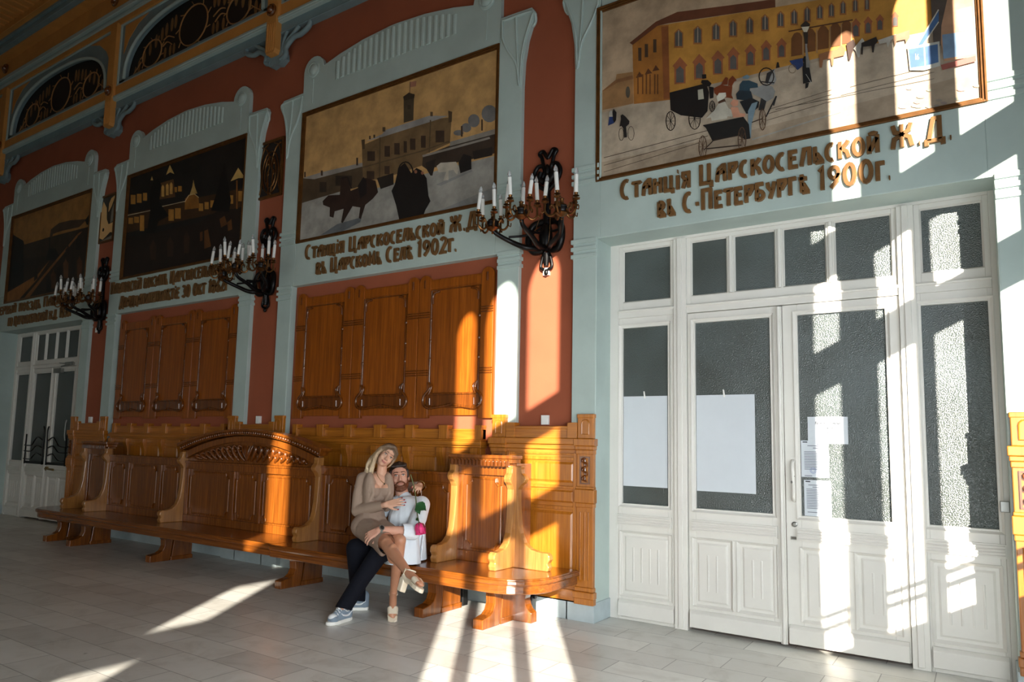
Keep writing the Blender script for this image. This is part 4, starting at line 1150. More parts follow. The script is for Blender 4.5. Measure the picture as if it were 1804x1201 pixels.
((98,70,50),[(-.182,4.03),(-.163,4.195),(-.161,4.194),(-.179,4.03)]),
((98,70,50),[(-.2,4.045),(-.149,4.155),(-.145,4.153),(-.196,4.043)]),
((98,70,50),[(.022,4.223),(.018,4.188),(.012,4.192),(.014,4.225)]),
((98,70,50),[(.018,4.188),(.012,4.159),(.008,4.165),(.012,4.192)]),
((98,70,50),[(.012,4.159),(.002,4.141),(0,4.148),(.008,4.165)]),
((98,70,50),[(.002,4.141),(-.008,4.137),(-.008,4.144),(0,4.148)]),
((98,70,50),[(-.008,4.137),(-.018,4.146),(-.016,4.152),(-.008,4.144)]),
((98,70,50),[(-.018,4.146),(-.028,4.169),(-.022,4.173),(-.016,4.152)]),
((98,70,50),[(-.028,4.169),(-.032,4.201),(-.026,4.202),(-.022,4.173)]),
((98,70,50),[(-.032,4.201),(-.034,4.237),(-.028,4.235),(-.026,4.202)]),
((98,70,50),[(-.034,4.237),(-.032,4.272),(-.026,4.268),(-.028,4.235)]),
((98,70,50),[(-.032,4.272),(-.026,4.301),(-.02,4.295),(-.026,4.268)]),
((98,70,50),[(-.026,4.301),(-.016,4.319),(-.014,4.312),(-.02,4.295)]),
((98,70,50),[(-.016,4.319),(-.004,4.324),(-.004,4.317),(-.014,4.312)]),
((98,70,50),[(-.004,4.324),(.006,4.314),(.004,4.308),(-.004,4.317)]),
((98,70,50),[(.006,4.314),(.014,4.291),(.01,4.287),(.004,4.308)]),
((98,70,50),[(.014,4.291),(.02,4.259),(.014,4.258),(.01,4.287)]),
((98,70,50),[(.02,4.259),(.022,4.223),(.014,4.225),(.014,4.258)]),
((98,70,50),[(.016,4.223),(-.03,4.234),(-.03,4.238),(.018,4.226)]),
((98,70,50),[(.01,4.173),(-.026,4.287),(-.024,4.287),(.014,4.174)]),
((98,70,50),[(-.002,4.144),(-.014,4.317),(-.01,4.316),(0,4.144)]),
((98,70,50),[(-.016,4.148),(0,4.313),(.004,4.312),(-.014,4.147)]),
((98,70,50),[(-.028,4.183),(.012,4.278),(.014,4.277),(-.024,4.182)]),
((28,28,30),[(.306,4.619),(.327,4.629),(.354,4.605),(.373,4.449),(.308,4.45),(.308,4.539)]),
((28,28,30),[(.31,4.658),(.322,4.678),(.335,4.674),(.343,4.648),(.338,4.624),(.316,4.628)]),
((28,28,30),[(.326,4.45),(.352,4.447),(.343,4.41),(.323,4.404)]),
((196,190,180),[(.329,4.524),(.369,4.437),(.372,4.438),(.332,4.525)]),
((150,146,140),[(.33,4.869),(.354,4.861),(.344,4.752),(.363,4.571),(.334,4.579),(.331,4.756)]),
((58,50,44),[(.319,4.884),(.354,4.873),(.349,4.774),(.33,4.78)]),
((58,50,44),[(.3,4.947),(.339,4.974),(.371,4.934),(.367,4.916),(.304,4.931)]),
((232,222,196),[(.306,4.931),(.365,4.916),(.347,4.875),(.323,4.883)]),
((46,68,118),[(.209,4.673),(.31,4.666),(.312,4.601),(.27,4.576),(.23,4.634)]),
((120,100,80),[(.26,4.589),(.256,4.575),(.254,4.578),(.256,4.591)]),
((120,100,80),[(.256,4.575),(.25,4.565),(.248,4.569),(.254,4.578)]),
((120,100,80),[(.25,4.565),(.24,4.559),(.24,4.564),(.248,4.569)]),
((120,100,80),[(.24,4.559),(.23,4.56),(.23,4.564),(.24,4.564)]),
((120,100,80),[(.23,4.56),(.218,4.566),(.22,4.57),(.23,4.564)]),
((120,100,80),[(.218,4.566),(.209,4.577),(.212,4.579),(.22,4.57)]),
((120,100,80),[(.209,4.577),(.203,4.591),(.207,4.592),(.212,4.579)]),
((120,100,80),[(.203,4.591),(.201,4.607),(.205,4.605),(.207,4.592)]),
((120,100,80),[(.201,4.607),(.203,4.621),(.207,4.618),(.205,4.605)]),
((120,100,80),[(.203,4.621),(.21,4.631),(.212,4.627),(.207,4.618)]),
((120,100,80),[(.21,4.631),(.22,4.637),(.22,4.632),(.212,4.627)]),
((120,100,80),[(.22,4.637),(.23,4.636),(.23,4.632),(.22,4.632)]),
((120,100,80),[(.23,4.636),(.242,4.63),(.24,4.626),(.23,4.632)]),
((120,100,80),[(.242,4.63),(.252,4.619),(.248,4.616),(.24,4.626)]),
((120,100,80),[(.252,4.619),(.258,4.605),(.254,4.604),(.248,4.616)]),
((120,100,80),[(.258,4.605),(.26,4.589),(.256,4.591),(.254,4.604)]),
((30,28,28),[(.105,4.639),(.115,4.689),(.127,4.685),(.135,4.638)]),
((158,106,70),[(.431,4.661),(.479,4.666),(.558,4.661),(.586,4.691),(.618,4.65),(.61,4.598),(.53,4.599),(.459,4.605),(.449,4.544),(.431,4.55)]),
((158,106,70),[(.511,4.613),(.537,4.605),(.529,4.537),(.518,4.541)]),
((66,44,34),[(.626,4.686),(.677,4.708),(.691,4.658),(.665,4.604),(.65,4.547),(.638,4.551),(.631,4.631)]),
((206,200,188),[(.675,4.632),(.736,4.701),(.751,4.67),(.722,4.618),(.713,4.55),(.7,4.554),(.689,4.609)]),
((206,200,188),[(.842,4.648),(.96,4.659),(.96,4.633),(.925,4.622),(.905,4.568),(.897,4.612),(.85,4.615)]),
((48,40,38),[(.729,4.662),(.83,4.679),(.842,4.641),(.819,4.618),(.81,4.559),(.801,4.562),(.796,4.617),(.74,4.627),(.735,4.564),(.725,4.571)]),
((150,116,88),[(.941,4.654),(1.05,4.663),(1.048,4.604),(1.022,4.568),(1.018,4.599),(.964,4.602),(.95,4.561)]),
((196,150,118),[(1.24,4.878),(1.442,4.82),(1.445,4.335),(1.256,4.357),(1.234,4.544)]),
((96,84,76),[(1.189,4.868),(1.296,4.844),(1.248,4.634),(1.238,4.485),(1.196,4.44)]),
((232,180,144),[(1.343,4.718),(1.431,4.719),(1.435,4.543),(1.351,4.553)]),
((150,150,148),[(1.369,4.694),(1.389,4.702),(1.423,4.569),(1.363,4.571)]),
((212,206,194),[(1.357,4.706),(1.389,4.703),(1.363,4.575),(1.353,4.57)]),
((132,160,190),[(1.25,4.561),(1.441,4.534),(1.441,4.358),(1.25,4.376)]),
((190,206,218),[(1.349,4.45),(1.438,4.457),(1.44,4.372),(1.349,4.364)]),
((170,98,88),[(1.232,4.335),(1.442,4.343),(1.442,4.301),(1.242,4.293)]),
((74,110,158),[(1.087,4.515),(1.236,4.756),(1.232,4.662),(1.121,4.507)]),
((214,208,192),[(1.089,4.512),(1.238,4.756),(1.232,4.763),(1.083,4.518)]),
((214,208,192),[(1.123,4.504),(1.234,4.662),(1.23,4.669),(1.117,4.511)]),
((206,206,196),[(1.03,4.532),(1.232,4.516),(1.23,4.328),(1.127,4.324),(1.04,4.35)]),
((84,120,168),[(1.038,4.515),(1.133,4.504),(1.133,4.357),(1.046,4.367)]),
((84,120,168),[(1.141,4.504),(1.22,4.498),(1.22,4.36),(1.143,4.355)]),
((236,236,230),[(1.079,4.468),(1.079,4.421),(1.083,4.42),(1.083,4.466)]),
((236,236,230),[(1.101,4.427),(1.101,4.42),(1.098,4.423),(1.099,4.428)]),
((236,236,230),[(1.101,4.42),(1.097,4.417),(1.095,4.421),(1.098,4.423)]),
((236,236,230),[(1.097,4.417),(1.091,4.418),(1.093,4.422),(1.095,4.421)]),
((236,236,230),[(1.091,4.418),(1.087,4.424),(1.091,4.425),(1.093,4.422)]),
((236,236,230),[(1.087,4.424),(1.087,4.431),(1.091,4.43),(1.091,4.425)]),
((236,236,230),[(1.087,4.431),(1.089,4.438),(1.091,4.435),(1.091,4.43)]),
((236,236,230),[(1.089,4.438),(1.093,4.442),(1.094,4.437),(1.091,4.435)]),
((236,236,230),[(1.093,4.442),(1.097,4.44),(1.095,4.436),(1.094,4.437)]),
((236,236,230),[(1.097,4.44),(1.101,4.435),(1.098,4.433),(1.095,4.436)]),
((236,236,230),[(1.101,4.435),(1.101,4.427),(1.099,4.428),(1.098,4.433)]),
((236,236,230),[(1.091,4.437),(1.099,4.458),(1.095,4.461),(1.087,4.44)]),
((34,30,30),[(-1.267,4.472),(-1.254,4.541),(-1.258,4.575),(-1.239,4.585),(-1.211,4.558),(-1.17,4.502),(-1.174,4.476),(-1.202,4.456),(-1.194,4.354),(-1.222,4.355),(-1.231,4.445),(-1.249,4.476)]),
((60,52,46),[(-1.223,4.388),(-1.226,4.365),(-1.23,4.368),(-1.227,4.389)]),
((60,52,46),[(-1.226,4.365),(-1.23,4.347),(-1.234,4.351),(-1.23,4.368)]),
((60,52,46),[(-1.23,4.347),(-1.239,4.335),(-1.242,4.34),(-1.234,4.351)]),
((60,52,46),[(-1.239,4.335),(-1.25,4.333),(-1.25,4.337),(-1.242,4.34)]),
((60,52,46),[(-1.25,4.333),(-1.261,4.34),(-1.258,4.344),(-1.25,4.337)]),
((60,52,46),[(-1.261,4.34),(-1.269,4.355),(-1.266,4.358),(-1.258,4.344)]),
((60,52,46),[(-1.269,4.355),(-1.274,4.377),(-1.27,4.378),(-1.266,4.358)]),
((60,52,46),[(-1.274,4.377),(-1.278,4.401),(-1.273,4.4),(-1.27,4.378)]),
((60,52,46),[(-1.278,4.401),(-1.275,4.424),(-1.27,4.422),(-1.273,4.4)]),
((60,52,46),[(-1.275,4.424),(-1.27,4.443),(-1.266,4.439),(-1.27,4.422)]),
((60,52,46),[(-1.27,4.443),(-1.261,4.454),(-1.258,4.45),(-1.266,4.439)]),
((60,52,46),[(-1.261,4.454),(-1.25,4.457),(-1.25,4.452),(-1.258,4.45)]),
((60,52,46),[(-1.25,4.457),(-1.241,4.449),(-1.242,4.446),(-1.25,4.452)]),
((60,52,46),[(-1.241,4.449),(-1.231,4.434),(-1.234,4.431),(-1.242,4.446)]),
((60,52,46),[(-1.231,4.434),(-1.226,4.412),(-1.23,4.412),(-1.234,4.431)]),
((60,52,46),[(-1.226,4.412),(-1.223,4.388),(-1.227,4.389),(-1.23,4.412)]),
((60,52,46),[(-1.121,4.373),(-1.125,4.348),(-1.129,4.35),(-1.126,4.374)]),
((60,52,46),[(-1.125,4.348),(-1.132,4.327),(-1.134,4.331),(-1.129,4.35)]),
((60,52,46),[(-1.132,4.327),(-1.141,4.315),(-1.144,4.319),(-1.134,4.331)]),
((60,52,46),[(-1.141,4.315),(-1.154,4.313),(-1.154,4.317),(-1.144,4.319)]),
((60,52,46),[(-1.154,4.313),(-1.166,4.321),(-1.165,4.325),(-1.154,4.317)]),
((60,52,46),[(-1.166,4.321),(-1.177,4.338),(-1.174,4.341),(-1.165,4.325)]),
((60,52,46),[(-1.177,4.338),(-1.185,4.362),(-1.181,4.363),(-1.174,4.341)]),
((60,52,46),[(-1.185,4.362),(-1.187,4.389),(-1.182,4.388),(-1.181,4.363)]),
((60,52,46),[(-1.187,4.389),(-1.185,4.415),(-1.181,4.412),(-1.182,4.388)]),
((60,52,46),[(-1.185,4.415),(-1.177,4.435),(-1.174,4.431),(-1.181,4.412)]),
((60,52,46),[(-1.177,4.435),(-1.167,4.448),(-1.165,4.443),(-1.174,4.431)]),
((60,52,46),[(-1.167,4.448),(-1.154,4.45),(-1.154,4.445),(-1.165,4.443)]),
((60,52,46),[(-1.154,4.45),(-1.142,4.441),(-1.144,4.438),(-1.154,4.445)]),
((60,52,46),[(-1.142,4.441),(-1.132,4.424),(-1.134,4.422),(-1.144,4.438)]),
((60,52,46),[(-1.132,4.424),(-1.125,4.4),(-1.129,4.399),(-1.134,4.422)]),
((60,52,46),[(-1.125,4.4),(-1.121,4.373),(-1.126,4.374),(-1.129,4.399)]),
((204,198,186),[(-1.375,4.595),(-1.371,4.635),(-1.352,4.654),(-1.339,4.627),(-1.335,4.58)]),
((44,64,116),[(-1.383,4.509),(-1.37,4.593),(-1.335,4.585),(-1.322,4.52)]),
((30,28,28),[(-1.339,4.627),(-1.328,4.66),(-1.298,4.617),(-1.302,4.545),(-1.319,4.521),(-1.334,4.552)]),
]),
'B': ((214, 168, 108), [
((172,168,160),[(-1.455,4.03),(-1.455,4.517),(-1.027,4.56),(-.158,4.467),(.576,4.494),(1.455,4.5),(1.455,4.03)]),
((150,150,148),[(.689,4.34),(1.162,4.409),(1.179,4.392),(.76,4.312)]),
((150,150,148),[(.718,4.033),(1.455,4.166),(1.455,4.03),(.358,4.03),(.173,4.038)]),
((92,74,54),[(-1.455,4.846),(-1.114,4.838),(-.42,4.815),(-.394,4.535),(-.784,4.538),(-1.455,4.515)]),
((164,156,148),[(-1.455,4.839),(-1.455,4.847),(-1.114,4.852),(-.432,4.828),(-.423,4.779),(-1.247,4.786)]),
((58,46,36),[(-1.152,4.731),(-1.026,4.706),(-1.017,4.574),(-1.142,4.597)]),
((58,46,36),[(-.874,4.757),(-.591,4.7),(-.584,4.572),(-.866,4.626)]),
((70,52,42),[(-1.139,4.876),(-1.102,4.869),(-1.098,4.802),(-1.134,4.81)]),
((70,52,42),[(-1.443,4.922),(-1.414,4.916),(-1.409,4.845),(-1.438,4.851)]),
((70,52,42),[(-.534,4.911),(-.504,4.904),(-.499,4.808),(-.529,4.814)]),
((128,102,68),[(-.45,5.043),(-.15,5.076),(.596,5.107),(.836,5.069),(.883,5.123),(.868,4.772),(.498,4.716),(.491,4.599),(.109,4.574),(-.164,4.568),(-.409,4.608)]),
((168,164,160),[(-.394,5.082),(-.132,5.11),(-.075,5.148),(.567,5.159),(.836,5.088),(.606,5.083),(-.13,5.074)]),
((92,72,50),[(-.462,5.117),(-.406,5.112),(-.399,4.992),(-.441,4.993)]),
((92,72,50),[(.83,5.151),(.886,5.122),(.883,5.007),(.842,5.01)]),
((92,72,50),[(-.129,5.195),(-.084,5.185),(-.082,5.129),(-.126,5.14)]),
((92,72,50),[(.58,5.201),(.616,5.191),(.618,5.139),(.582,5.148)]),
((92,72,50),[(-.34,5.139),(-.311,5.132),(-.308,5.089),(-.337,5.096)]),
((92,72,50),[(-.27,5.135),(-.241,5.129),(-.239,5.089),(-.268,5.096)]),
((104,84,58),[(-.415,4.759),(.495,4.761),(.49,4.777),(-.421,4.775)]),
((104,84,58),[(.496,4.761),(.867,4.787),(.86,4.802),(.489,4.777)]),
((104,84,58),[(-.171,5.081),(-.154,4.581),(-.134,4.577),(-.15,5.076)]),
((104,84,58),[(.578,5.105),(.576,4.729),(.594,4.724),(.597,5.1)]),
((84,70,54),[(.181,5.484),(.336,5.479),(.339,5.163),(.196,5.167)]),
((66,54,42),[(.173,5.487),(.256,5.514),(.347,5.467),(.338,5.424),(.187,5.433)]),
((66,54,42),[(.243,5.37),(.291,5.357),(.293,5.305),(.245,5.317)]),
((60,46,40),[(.275,5.491),(.274,5.641),(.266,5.643),(.267,5.493)]),
((178,122,98),[(.273,5.637),(.366,5.624),(.36,5.562),(.276,5.572)]),
((72,54,42),[(-.356,4.951),(-.233,4.923),(-.226,4.805),(-.349,4.831)]),
((72,54,42),[(-.085,4.955),(-.001,4.936),(.005,4.806),(-.078,4.824)]),
((72,54,42),[(.064,4.956),(.146,4.938),(.152,4.799),(.071,4.817)]),
((72,54,42),[(.206,4.946),(.254,4.935),(.26,4.798),(.213,4.809)]),
((72,54,42),[(.3,4.955),(.379,4.936),(.385,4.803),(.306,4.821)]),
((72,54,42),[(.458,4.951),(.526,4.935),(.531,4.794),(.464,4.81)]),
((72,54,42),[(.665,4.961),(.786,4.932),(.791,4.797),(.67,4.824)]),
((72,54,42),[(-.353,4.707),(-.23,4.681),(-.224,4.58),(-.347,4.604)]),
((72,54,42),[(-.072,4.71),(.007,4.694),(.012,4.594),(-.067,4.61)]),
((64,50,40),[(.865,4.743),(1.455,4.742),(1.455,4.527),(1.175,4.525),(.556,4.542),(.491,4.592),(.495,4.702)]),
((156,148,138),[(.872,4.785),(1.455,4.79),(1.455,4.735),(.865,4.736)]),
((156,148,138),[(.486,4.719),(1.383,4.721),(1.393,4.697),(.496,4.693)]),
((126,124,122),[(1.254,4.929),(1.248,4.898),(1.228,4.878),(1.198,4.871),(1.164,4.879),(1.133,4.901),(1.11,4.932),(1.102,4.967),(1.108,4.997),(1.129,5.018),(1.159,5.024),(1.193,5.016),(1.224,4.994),(1.246,4.963)]),
((126,124,122),[(1.455,4.9),(1.44,4.885),(1.4,4.876),(1.356,4.887),(1.315,4.916),(1.286,4.956),(1.275,5.001),(1.284,5.04),(1.311,5.067),(1.351,5.075),(1.395,5.063),(1.436,5.034),(1.455,5.007)]),
((126,124,122),[(1.148,4.877),(1.142,4.856),(1.124,4.843),(1.097,4.839),(1.067,4.847),(1.04,4.863),(1.021,4.886),(1.013,4.91),(1.019,4.931),(1.037,4.944),(1.064,4.948),(1.094,4.94),(1.121,4.923),(1.14,4.901)]),
((126,124,122),[(1.049,4.844),(1.042,4.832),(1.024,4.825),(.997,4.826),(.967,4.833),(.939,4.845),(.919,4.861),(.912,4.877),(.918,4.889),(.937,4.895),(.965,4.895),(.995,4.888),(1.022,4.875),(1.042,4.859)]),
((72,54,42),[(1.009,4.929),(1.033,4.924),(1.037,4.804),(1.013,4.81)]),
((72,54,42),[(1.274,4.938),(1.293,4.933),(1.297,4.809),(1.277,4.813)]),
((44,36,32),[(-.185,4.587),(.07,4.597),(.08,4.459),(-.118,4.443)]),
((44,36,32),[(.535,4.619),(.677,4.633),(.664,4.534),(.64,4.451),(.613,4.457),(.556,4.542)]),
((44,36,32),[(1.172,4.61),(1.422,4.603),(1.425,4.51),(1.192,4.515)]),
((116,120,124),[(-.834,4.03),(-1.082,4.042),(-.802,4.135),(-.4,4.155),(-.421,4.097),(-.709,4.03)]),
((54,36,28),[(-1.078,4.471),(-.981,4.527),(-.782,4.498),(-.773,4.705),(-.665,4.699),(-.601,4.512),(-.405,4.537),(-.421,4.634),(-.348,4.62),(-.203,4.56),(-.156,4.412),(-.232,4.35),(-.35,4.294),(-.413,4.134),(-.449,4.152),(-.431,4.277),(-.558,4.315),(-.712,4.133),(-.739,4.148),(-.706,4.309),(-.856,4.303),(-.873,4.226),(-.941,4.253),(-.944,4.366),(-1.063,4.42)]),
((30,24,24),[(-.759,4.694),(-.663,4.691),(-.668,4.707),(-.765,4.711)]),
((30,24,24),[(-.676,4.699),(-.602,4.541),(-.582,4.542),(-.655,4.7)]),
((30,24,24),[(-.488,4.553),(-.401,4.646),(-.346,4.588),(-.337,4.431),(-.437,4.387)]),
((26,20,19),[(.183,4.03),(.127,4.209),(.051,4.389),(.096,4.456),(.144,4.642),(.237,4.683),(.337,4.542),(.409,4.587),(.484,4.542),(.56,4.438),(.596,4.228),(.625,4.165),(.557,4.075),(.537,4.03)]),
((26,20,19),[(.373,4.535),(.366,4.484),(.348,4.493),(.354,4.539)]),
((26,20,19),[(.366,4.484),(.342,4.445),(.328,4.458),(.348,4.493)]),
((26,20,19),[(.342,4.445),(.304,4.423),(.296,4.438),(.328,4.458)]),
((26,20,19),[(.304,4.423),(.259,4.421),(.258,4.436),(.296,4.438)]),
((26,20,19),[(.259,4.421),(.212,4.441),(.218,4.453),(.258,4.436)]),
((26,20,19),[(.212,4.441),(.171,4.479),(.184,4.487),(.218,4.453)]),
((26,20,19),[(.171,4.479),(.142,4.529),(.159,4.531),(.184,4.487)]),
((26,20,19),[(.142,4.529),(.13,4.585),(.149,4.581),(.159,4.531)]),
((26,20,19),[(.13,4.585),(.137,4.636),(.155,4.627),(.149,4.581)]),
((26,20,19),[(.137,4.636),(.161,4.676),(.175,4.663),(.155,4.627)]),
((26,20,19),[(.161,4.676),(.2,4.698),(.208,4.683),(.175,4.663)]),
((26,20,19),[(.2,4.698),(.246,4.699),(.247,4.684),(.208,4.683)]),
((26,20,19),[(.246,4.699),(.293,4.679),(.286,4.666),(.247,4.684)]),
((26,20,19),[(.293,4.679),(.333,4.64),(.32,4.632),(.286,4.666)]),
((26,20,19),[(.333,4.64),(.361,4.59),(.344,4.588),(.32,4.632)]),
((26,20,19),[(.361,4.59),(.373,4.535),(.354,4.539),(.344,4.588)]),
((168,110,84),[(.424,4.539),(.418,4.526),(.403,4.523),(.386,4.532),(.379,4.549),(.385,4.562),(.401,4.565),(.417,4.556)]),
((168,110,84),[(.52,4.505),(.514,4.492),(.499,4.489),(.483,4.498),(.476,4.514),(.482,4.527),(.497,4.53),(.513,4.521)]),
((206,196,178),[(.695,4.549),(.75,4.574),(.958,4.541),(1.004,4.463),(.983,4.394),(.954,4.417),(.927,4.458),(.862,4.461),(.865,4.356),(.793,4.366),(.832,4.456),(.728,4.47)]),
((32,27,26),[(.992,4.522),(1.056,4.608),(1.158,4.557),(1.165,4.415),(1.021,4.4)]),
]),
'C': ((34, 29, 27), [
((74,48,24),[(-1.455,4.969),(-1.455,5.068),(.07,5.004),(.487,4.992),(1.455,4.94),(1.455,4.676),(.519,4.695),(-1.442,4.756)]),
((216,196,160),[(-1.455,5.039),(-1.455,5.039),(-.728,5.004),(-.734,5.015),(-1.455,5.051)]),
((216,196,160),[(-.615,5.022),(.094,4.992),(.089,5.003),(-.621,5.033)]),
((196,138,62),[(-1.413,5.375),(-1.272,5.349),(-1.251,5.194),(-1.392,5.219)]),
((196,138,62),[(-1.234,5.359),(-1.094,5.333),(-1.075,5.185),(-1.214,5.21)]),
((196,138,62),[(-1.057,5.342),(-.94,5.32),(-.923,5.191),(-1.04,5.212)]),
((196,138,62),[(-1.426,5),(-1.29,4.978),(-1.276,4.875),(-1.412,4.897)]),
((196,138,62),[(-1.262,4.99),(-1.123,4.966),(-1.109,4.865),(-1.248,4.887)]),
((196,138,62),[(-1.096,4.984),(-.974,4.964),(-.94,4.707),(-1.062,4.725)]),
((196,138,62),[(-.315,4.948),(-.171,4.923),(-.15,4.741),(-.293,4.765)]),
((196,138,62),[(-.146,4.935),(.004,4.909),(.023,4.744),(-.127,4.769)]),
((196,138,62),[(.448,4.903),(.556,4.883),(.568,4.77),(.46,4.789)]),
((196,138,62),[(.586,4.898),(.684,4.881),(.696,4.773),(.598,4.79)]),
((196,138,62),[(.722,4.899),(.842,4.877),(.853,4.771),(.733,4.792)]),
((196,138,62),[(1.125,4.9),(1.24,4.878),(1.252,4.755),(1.137,4.775)]),
((196,138,62),[(1.347,4.919),(1.455,4.899),(1.455,4.754),(1.361,4.771)]),
((196,138,62),[(-.199,5.272),(-.132,5.259),(-.123,5.178),(-.19,5.191)]),
((196,138,62),[(-.107,5.27),(-.01,5.251),(0,5.166),(-.097,5.184)]),
((104,72,40),[(-.653,5.413),(-.237,5.404),(-.158,5.111),(-.588,5.149)]),
((224,172,92),[(-.528,5.184),(-.548,5.344),(-.515,5.37),(-.474,5.33),(-.454,5.17)]),
((224,172,92),[(-.411,5.184),(-.43,5.343),(-.397,5.369),(-.357,5.329),(-.338,5.17)]),
((224,172,92),[(-.308,5.184),(-.327,5.342),(-.295,5.368),(-.254,5.328),(-.236,5.17)]),
((232,190,112),[(-.446,5.513),(-.365,5.658),(-.229,5.483),(-.341,5.532)]),
((232,190,112),[(-.865,5.51),(-.835,5.57),(-.793,5.496)]),
((232,190,112),[(1.163,5.094),(1.316,5.259),(1.455,5.106),(1.455,5.084),(1.33,5.105)]),
((158,104,42),[(.106,4.868),(.1,5.037),(.188,5.078),(.314,5.07),(.429,5.003),(.472,4.83)]),
((232,204,150),[(.105,4.982),(.196,5.069),(.181,5.077),(.089,4.99)]),
((232,204,150),[(.191,5.067),(.326,5.063),(.32,5.074),(.186,5.078)]),
((232,204,150),[(.318,5.066),(.434,4.988),(.443,4.994),(.328,5.072)]),
((206,168,98),[(.209,5.08),(.26,5.189),(.277,5.294),(.323,5.177),(.398,5.06)]),
((150,96,44),[(1.287,5.084),(1.318,5.078),(1.359,4.639),(1.329,4.644)]),
((40,27,20),[(-1.455,4.03),(-1.455,4.669),(.448,4.606),(.989,4.727),(1.455,4.646),(1.455,4.03)]),
((112,70,34),[(.625,4.465),(.711,4.476),(.809,4.214),(.653,4.199)]),
((112,70,34),[(.965,4.584),(1.077,4.614),(1.147,4.481),(1.017,4.453)]),
((112,70,34),[(1.145,4.506),(1.235,4.539),(1.268,4.389),(1.176,4.379)]),
((112,70,34),[(.525,4.455),(.584,4.466),(.599,4.331),(.539,4.327)]),
((62,42,28),[(-.75,4.435),(-.67,4.531),(-.563,4.409),(-.559,4.196),(-.699,4.214)]),
((62,42,28),[(-.296,4.423),(-.219,4.517),(-.118,4.397),(-.101,4.188),(-.252,4.208)]),
((62,42,28),[(.131,4.464),(.208,4.529),(.283,4.416),(.288,4.187),(.17,4.203)]),
((16,13,12),[(-.864,4.668),(-.805,5.039),(-.861,5.295),(-.79,5.473),(-.654,5.501),(-.556,5.373),(-.582,5.108),(-.294,4.844),(-.566,4.796),(-.635,4.619)]),
((16,13,12),[(.754,4.743),(.88,5.045),(.999,5.408),(1.098,5.102),(1.201,4.812),(1.168,4.648)]),
]),
'D': ((52, 38, 27), [
((172,120,62),[(-1.455,5.396),(-1.455,5.66),(1.455,5.66),(1.455,5.048),(.024,5.076),(-.928,5.075),(-.991,5.162),(-1.428,5.338)]),
((78,58,40),[(.055,5.051),(.084,5.215),(.364,5.286),(.772,5.271),(1.365,5.194),(1.114,5.094),(.475,5.123),(.186,5.115),(.106,5.001)]),
((62,48,34),[(-.95,5.068),(.026,5.065),(1.121,5.053),(.909,4.924),(.467,4.701),(-.944,4.803)]),
((28,22,18),[(-1.455,5.347),(-.991,5.162),(-.809,4.309),(-1.455,4.232)]),
((28,22,18),[(-.006,4.659),(.064,4.86),(.321,4.824),(.495,4.656),(.276,4.612)]),
((28,22,18),[(.038,5.074),(.085,5.067),(.128,4.83),(.081,4.837)]),
((28,22,18),[(1.29,5.186),(1.455,5.294),(1.455,5.08),(1.362,5.095)]),
((156,100,46),[(-1.448,4.03),(-1.455,4.063),(-1.455,4.21),(-.285,4.42),(.146,4.639),(-.31,4.317),(-.927,4.03)]),
((40,30,22),[(-.396,4.305),(-.408,4.605),(-.318,4.594),(-.264,4.354)]),
((148,96,48),[(-.736,4.03),(-.14,4.34),(1.093,4.987),(1.225,5.001),(-.031,4.327),(-.517,4.03)]),
((92,58,32),[(.292,4.105),(.23,4.359),(.282,4.394),(.304,4.453),(.358,4.385),(.424,4.336),(.452,4.088)]),
((40,28,22),[(.487,4.165),(.426,4.418),(.477,4.453),(.5,4.511),(.552,4.443),(.617,4.395),(.644,4.148)]),
((104,66,36),[(.716,4.241),(.653,4.512),(.703,4.546),(.725,4.605),(.777,4.537),(.841,4.488),(.87,4.223)]),
((44,30,24),[(.948,4.274),(.883,4.564),(.932,4.597),(.954,4.655),(1.004,4.588),(1.067,4.539),(1.098,4.257)]),
((96,58,32),[(1.194,4.186),(1.129,4.491),(1.177,4.525),(1.198,4.582),(1.247,4.516),(1.308,4.468),(1.341,4.169)]),
((38,28,22),[(1.071,4.699),(1.028,4.866),(1.077,4.899),(1.098,4.956),(1.148,4.888),(1.21,4.839),(1.22,4.678)]),
((56,38,26),[(.741,4.562),(.692,4.752),(.742,4.785),(.764,4.843),(.816,4.775),(.879,4.726),(.895,4.542)]),
((36,26,20),[(.133,4.06),(.081,4.252),(.134,4.287),(.156,4.347),(.211,4.278),(.278,4.23),(.295,4.043)]),
]),
}
# ================================================================== framed pictures
PAINTM = {}
def pmat(c):
    if c not in PAINTM: PAINTM[c] = plain('oil_paint', tuple(int(q_*.90) for q_ in c), .55, var=.24, scale=4.0, bumps=.15, bscale=45)
    return PAINTM[c]
def picture(key, xc, kx, label):
    base, polys = PAINT[key]
    root = thing('picture', (xc, 0, 0), label, 'picture', None)
    root.scale = (kx, 1, 1)
    b = MB()
    W, z0, z1 = 1.5, ZP0, ZP1
    for (w0, w1, y0, y1) in ((0, .016, -.016, .05), (.016, .034, -.004, .05), (.034, .045, .008, .05)):
        b.ring(-W+w0, W-w0, z0+w0, z1-w0, w1-w0, y0, y1)
    b.build('frame', M['frame'], root, bevel=.003)
    b = MB(); b.mat(pmat(base)); b.box(-W+.04, W-.04, .02, .05, z0+.04, z1-.04)
    y = .0195
    for col, pts in polys:
        b.mat(pmat(col))
        n = len(pts)
        area = sum(pts[i][0]*pts[(i+1) % n][1]-pts[(i+1) % n][0]*pts[i][1] for i in range(n))
        if area < 0: pts = pts[::-1]
        b.add([(u, y, z) for u, z in pts], [tuple(range(n))]); y -= .00004
    b.build('canvas', None, root)
    return root
picture('A', -1.3345, .988, 'large framed painting of a long ochre station with carriages, above the white door')
picture('B', -5.42, 1, 'framed painting of a snowy square with a towered station under an orange sky')
picture('C', -9.53, 1, 'dark framed painting of a lit pavilion at night')
picture('D', -13.635, 1, 'framed brown painting of a railway track with smoke, farthest left')

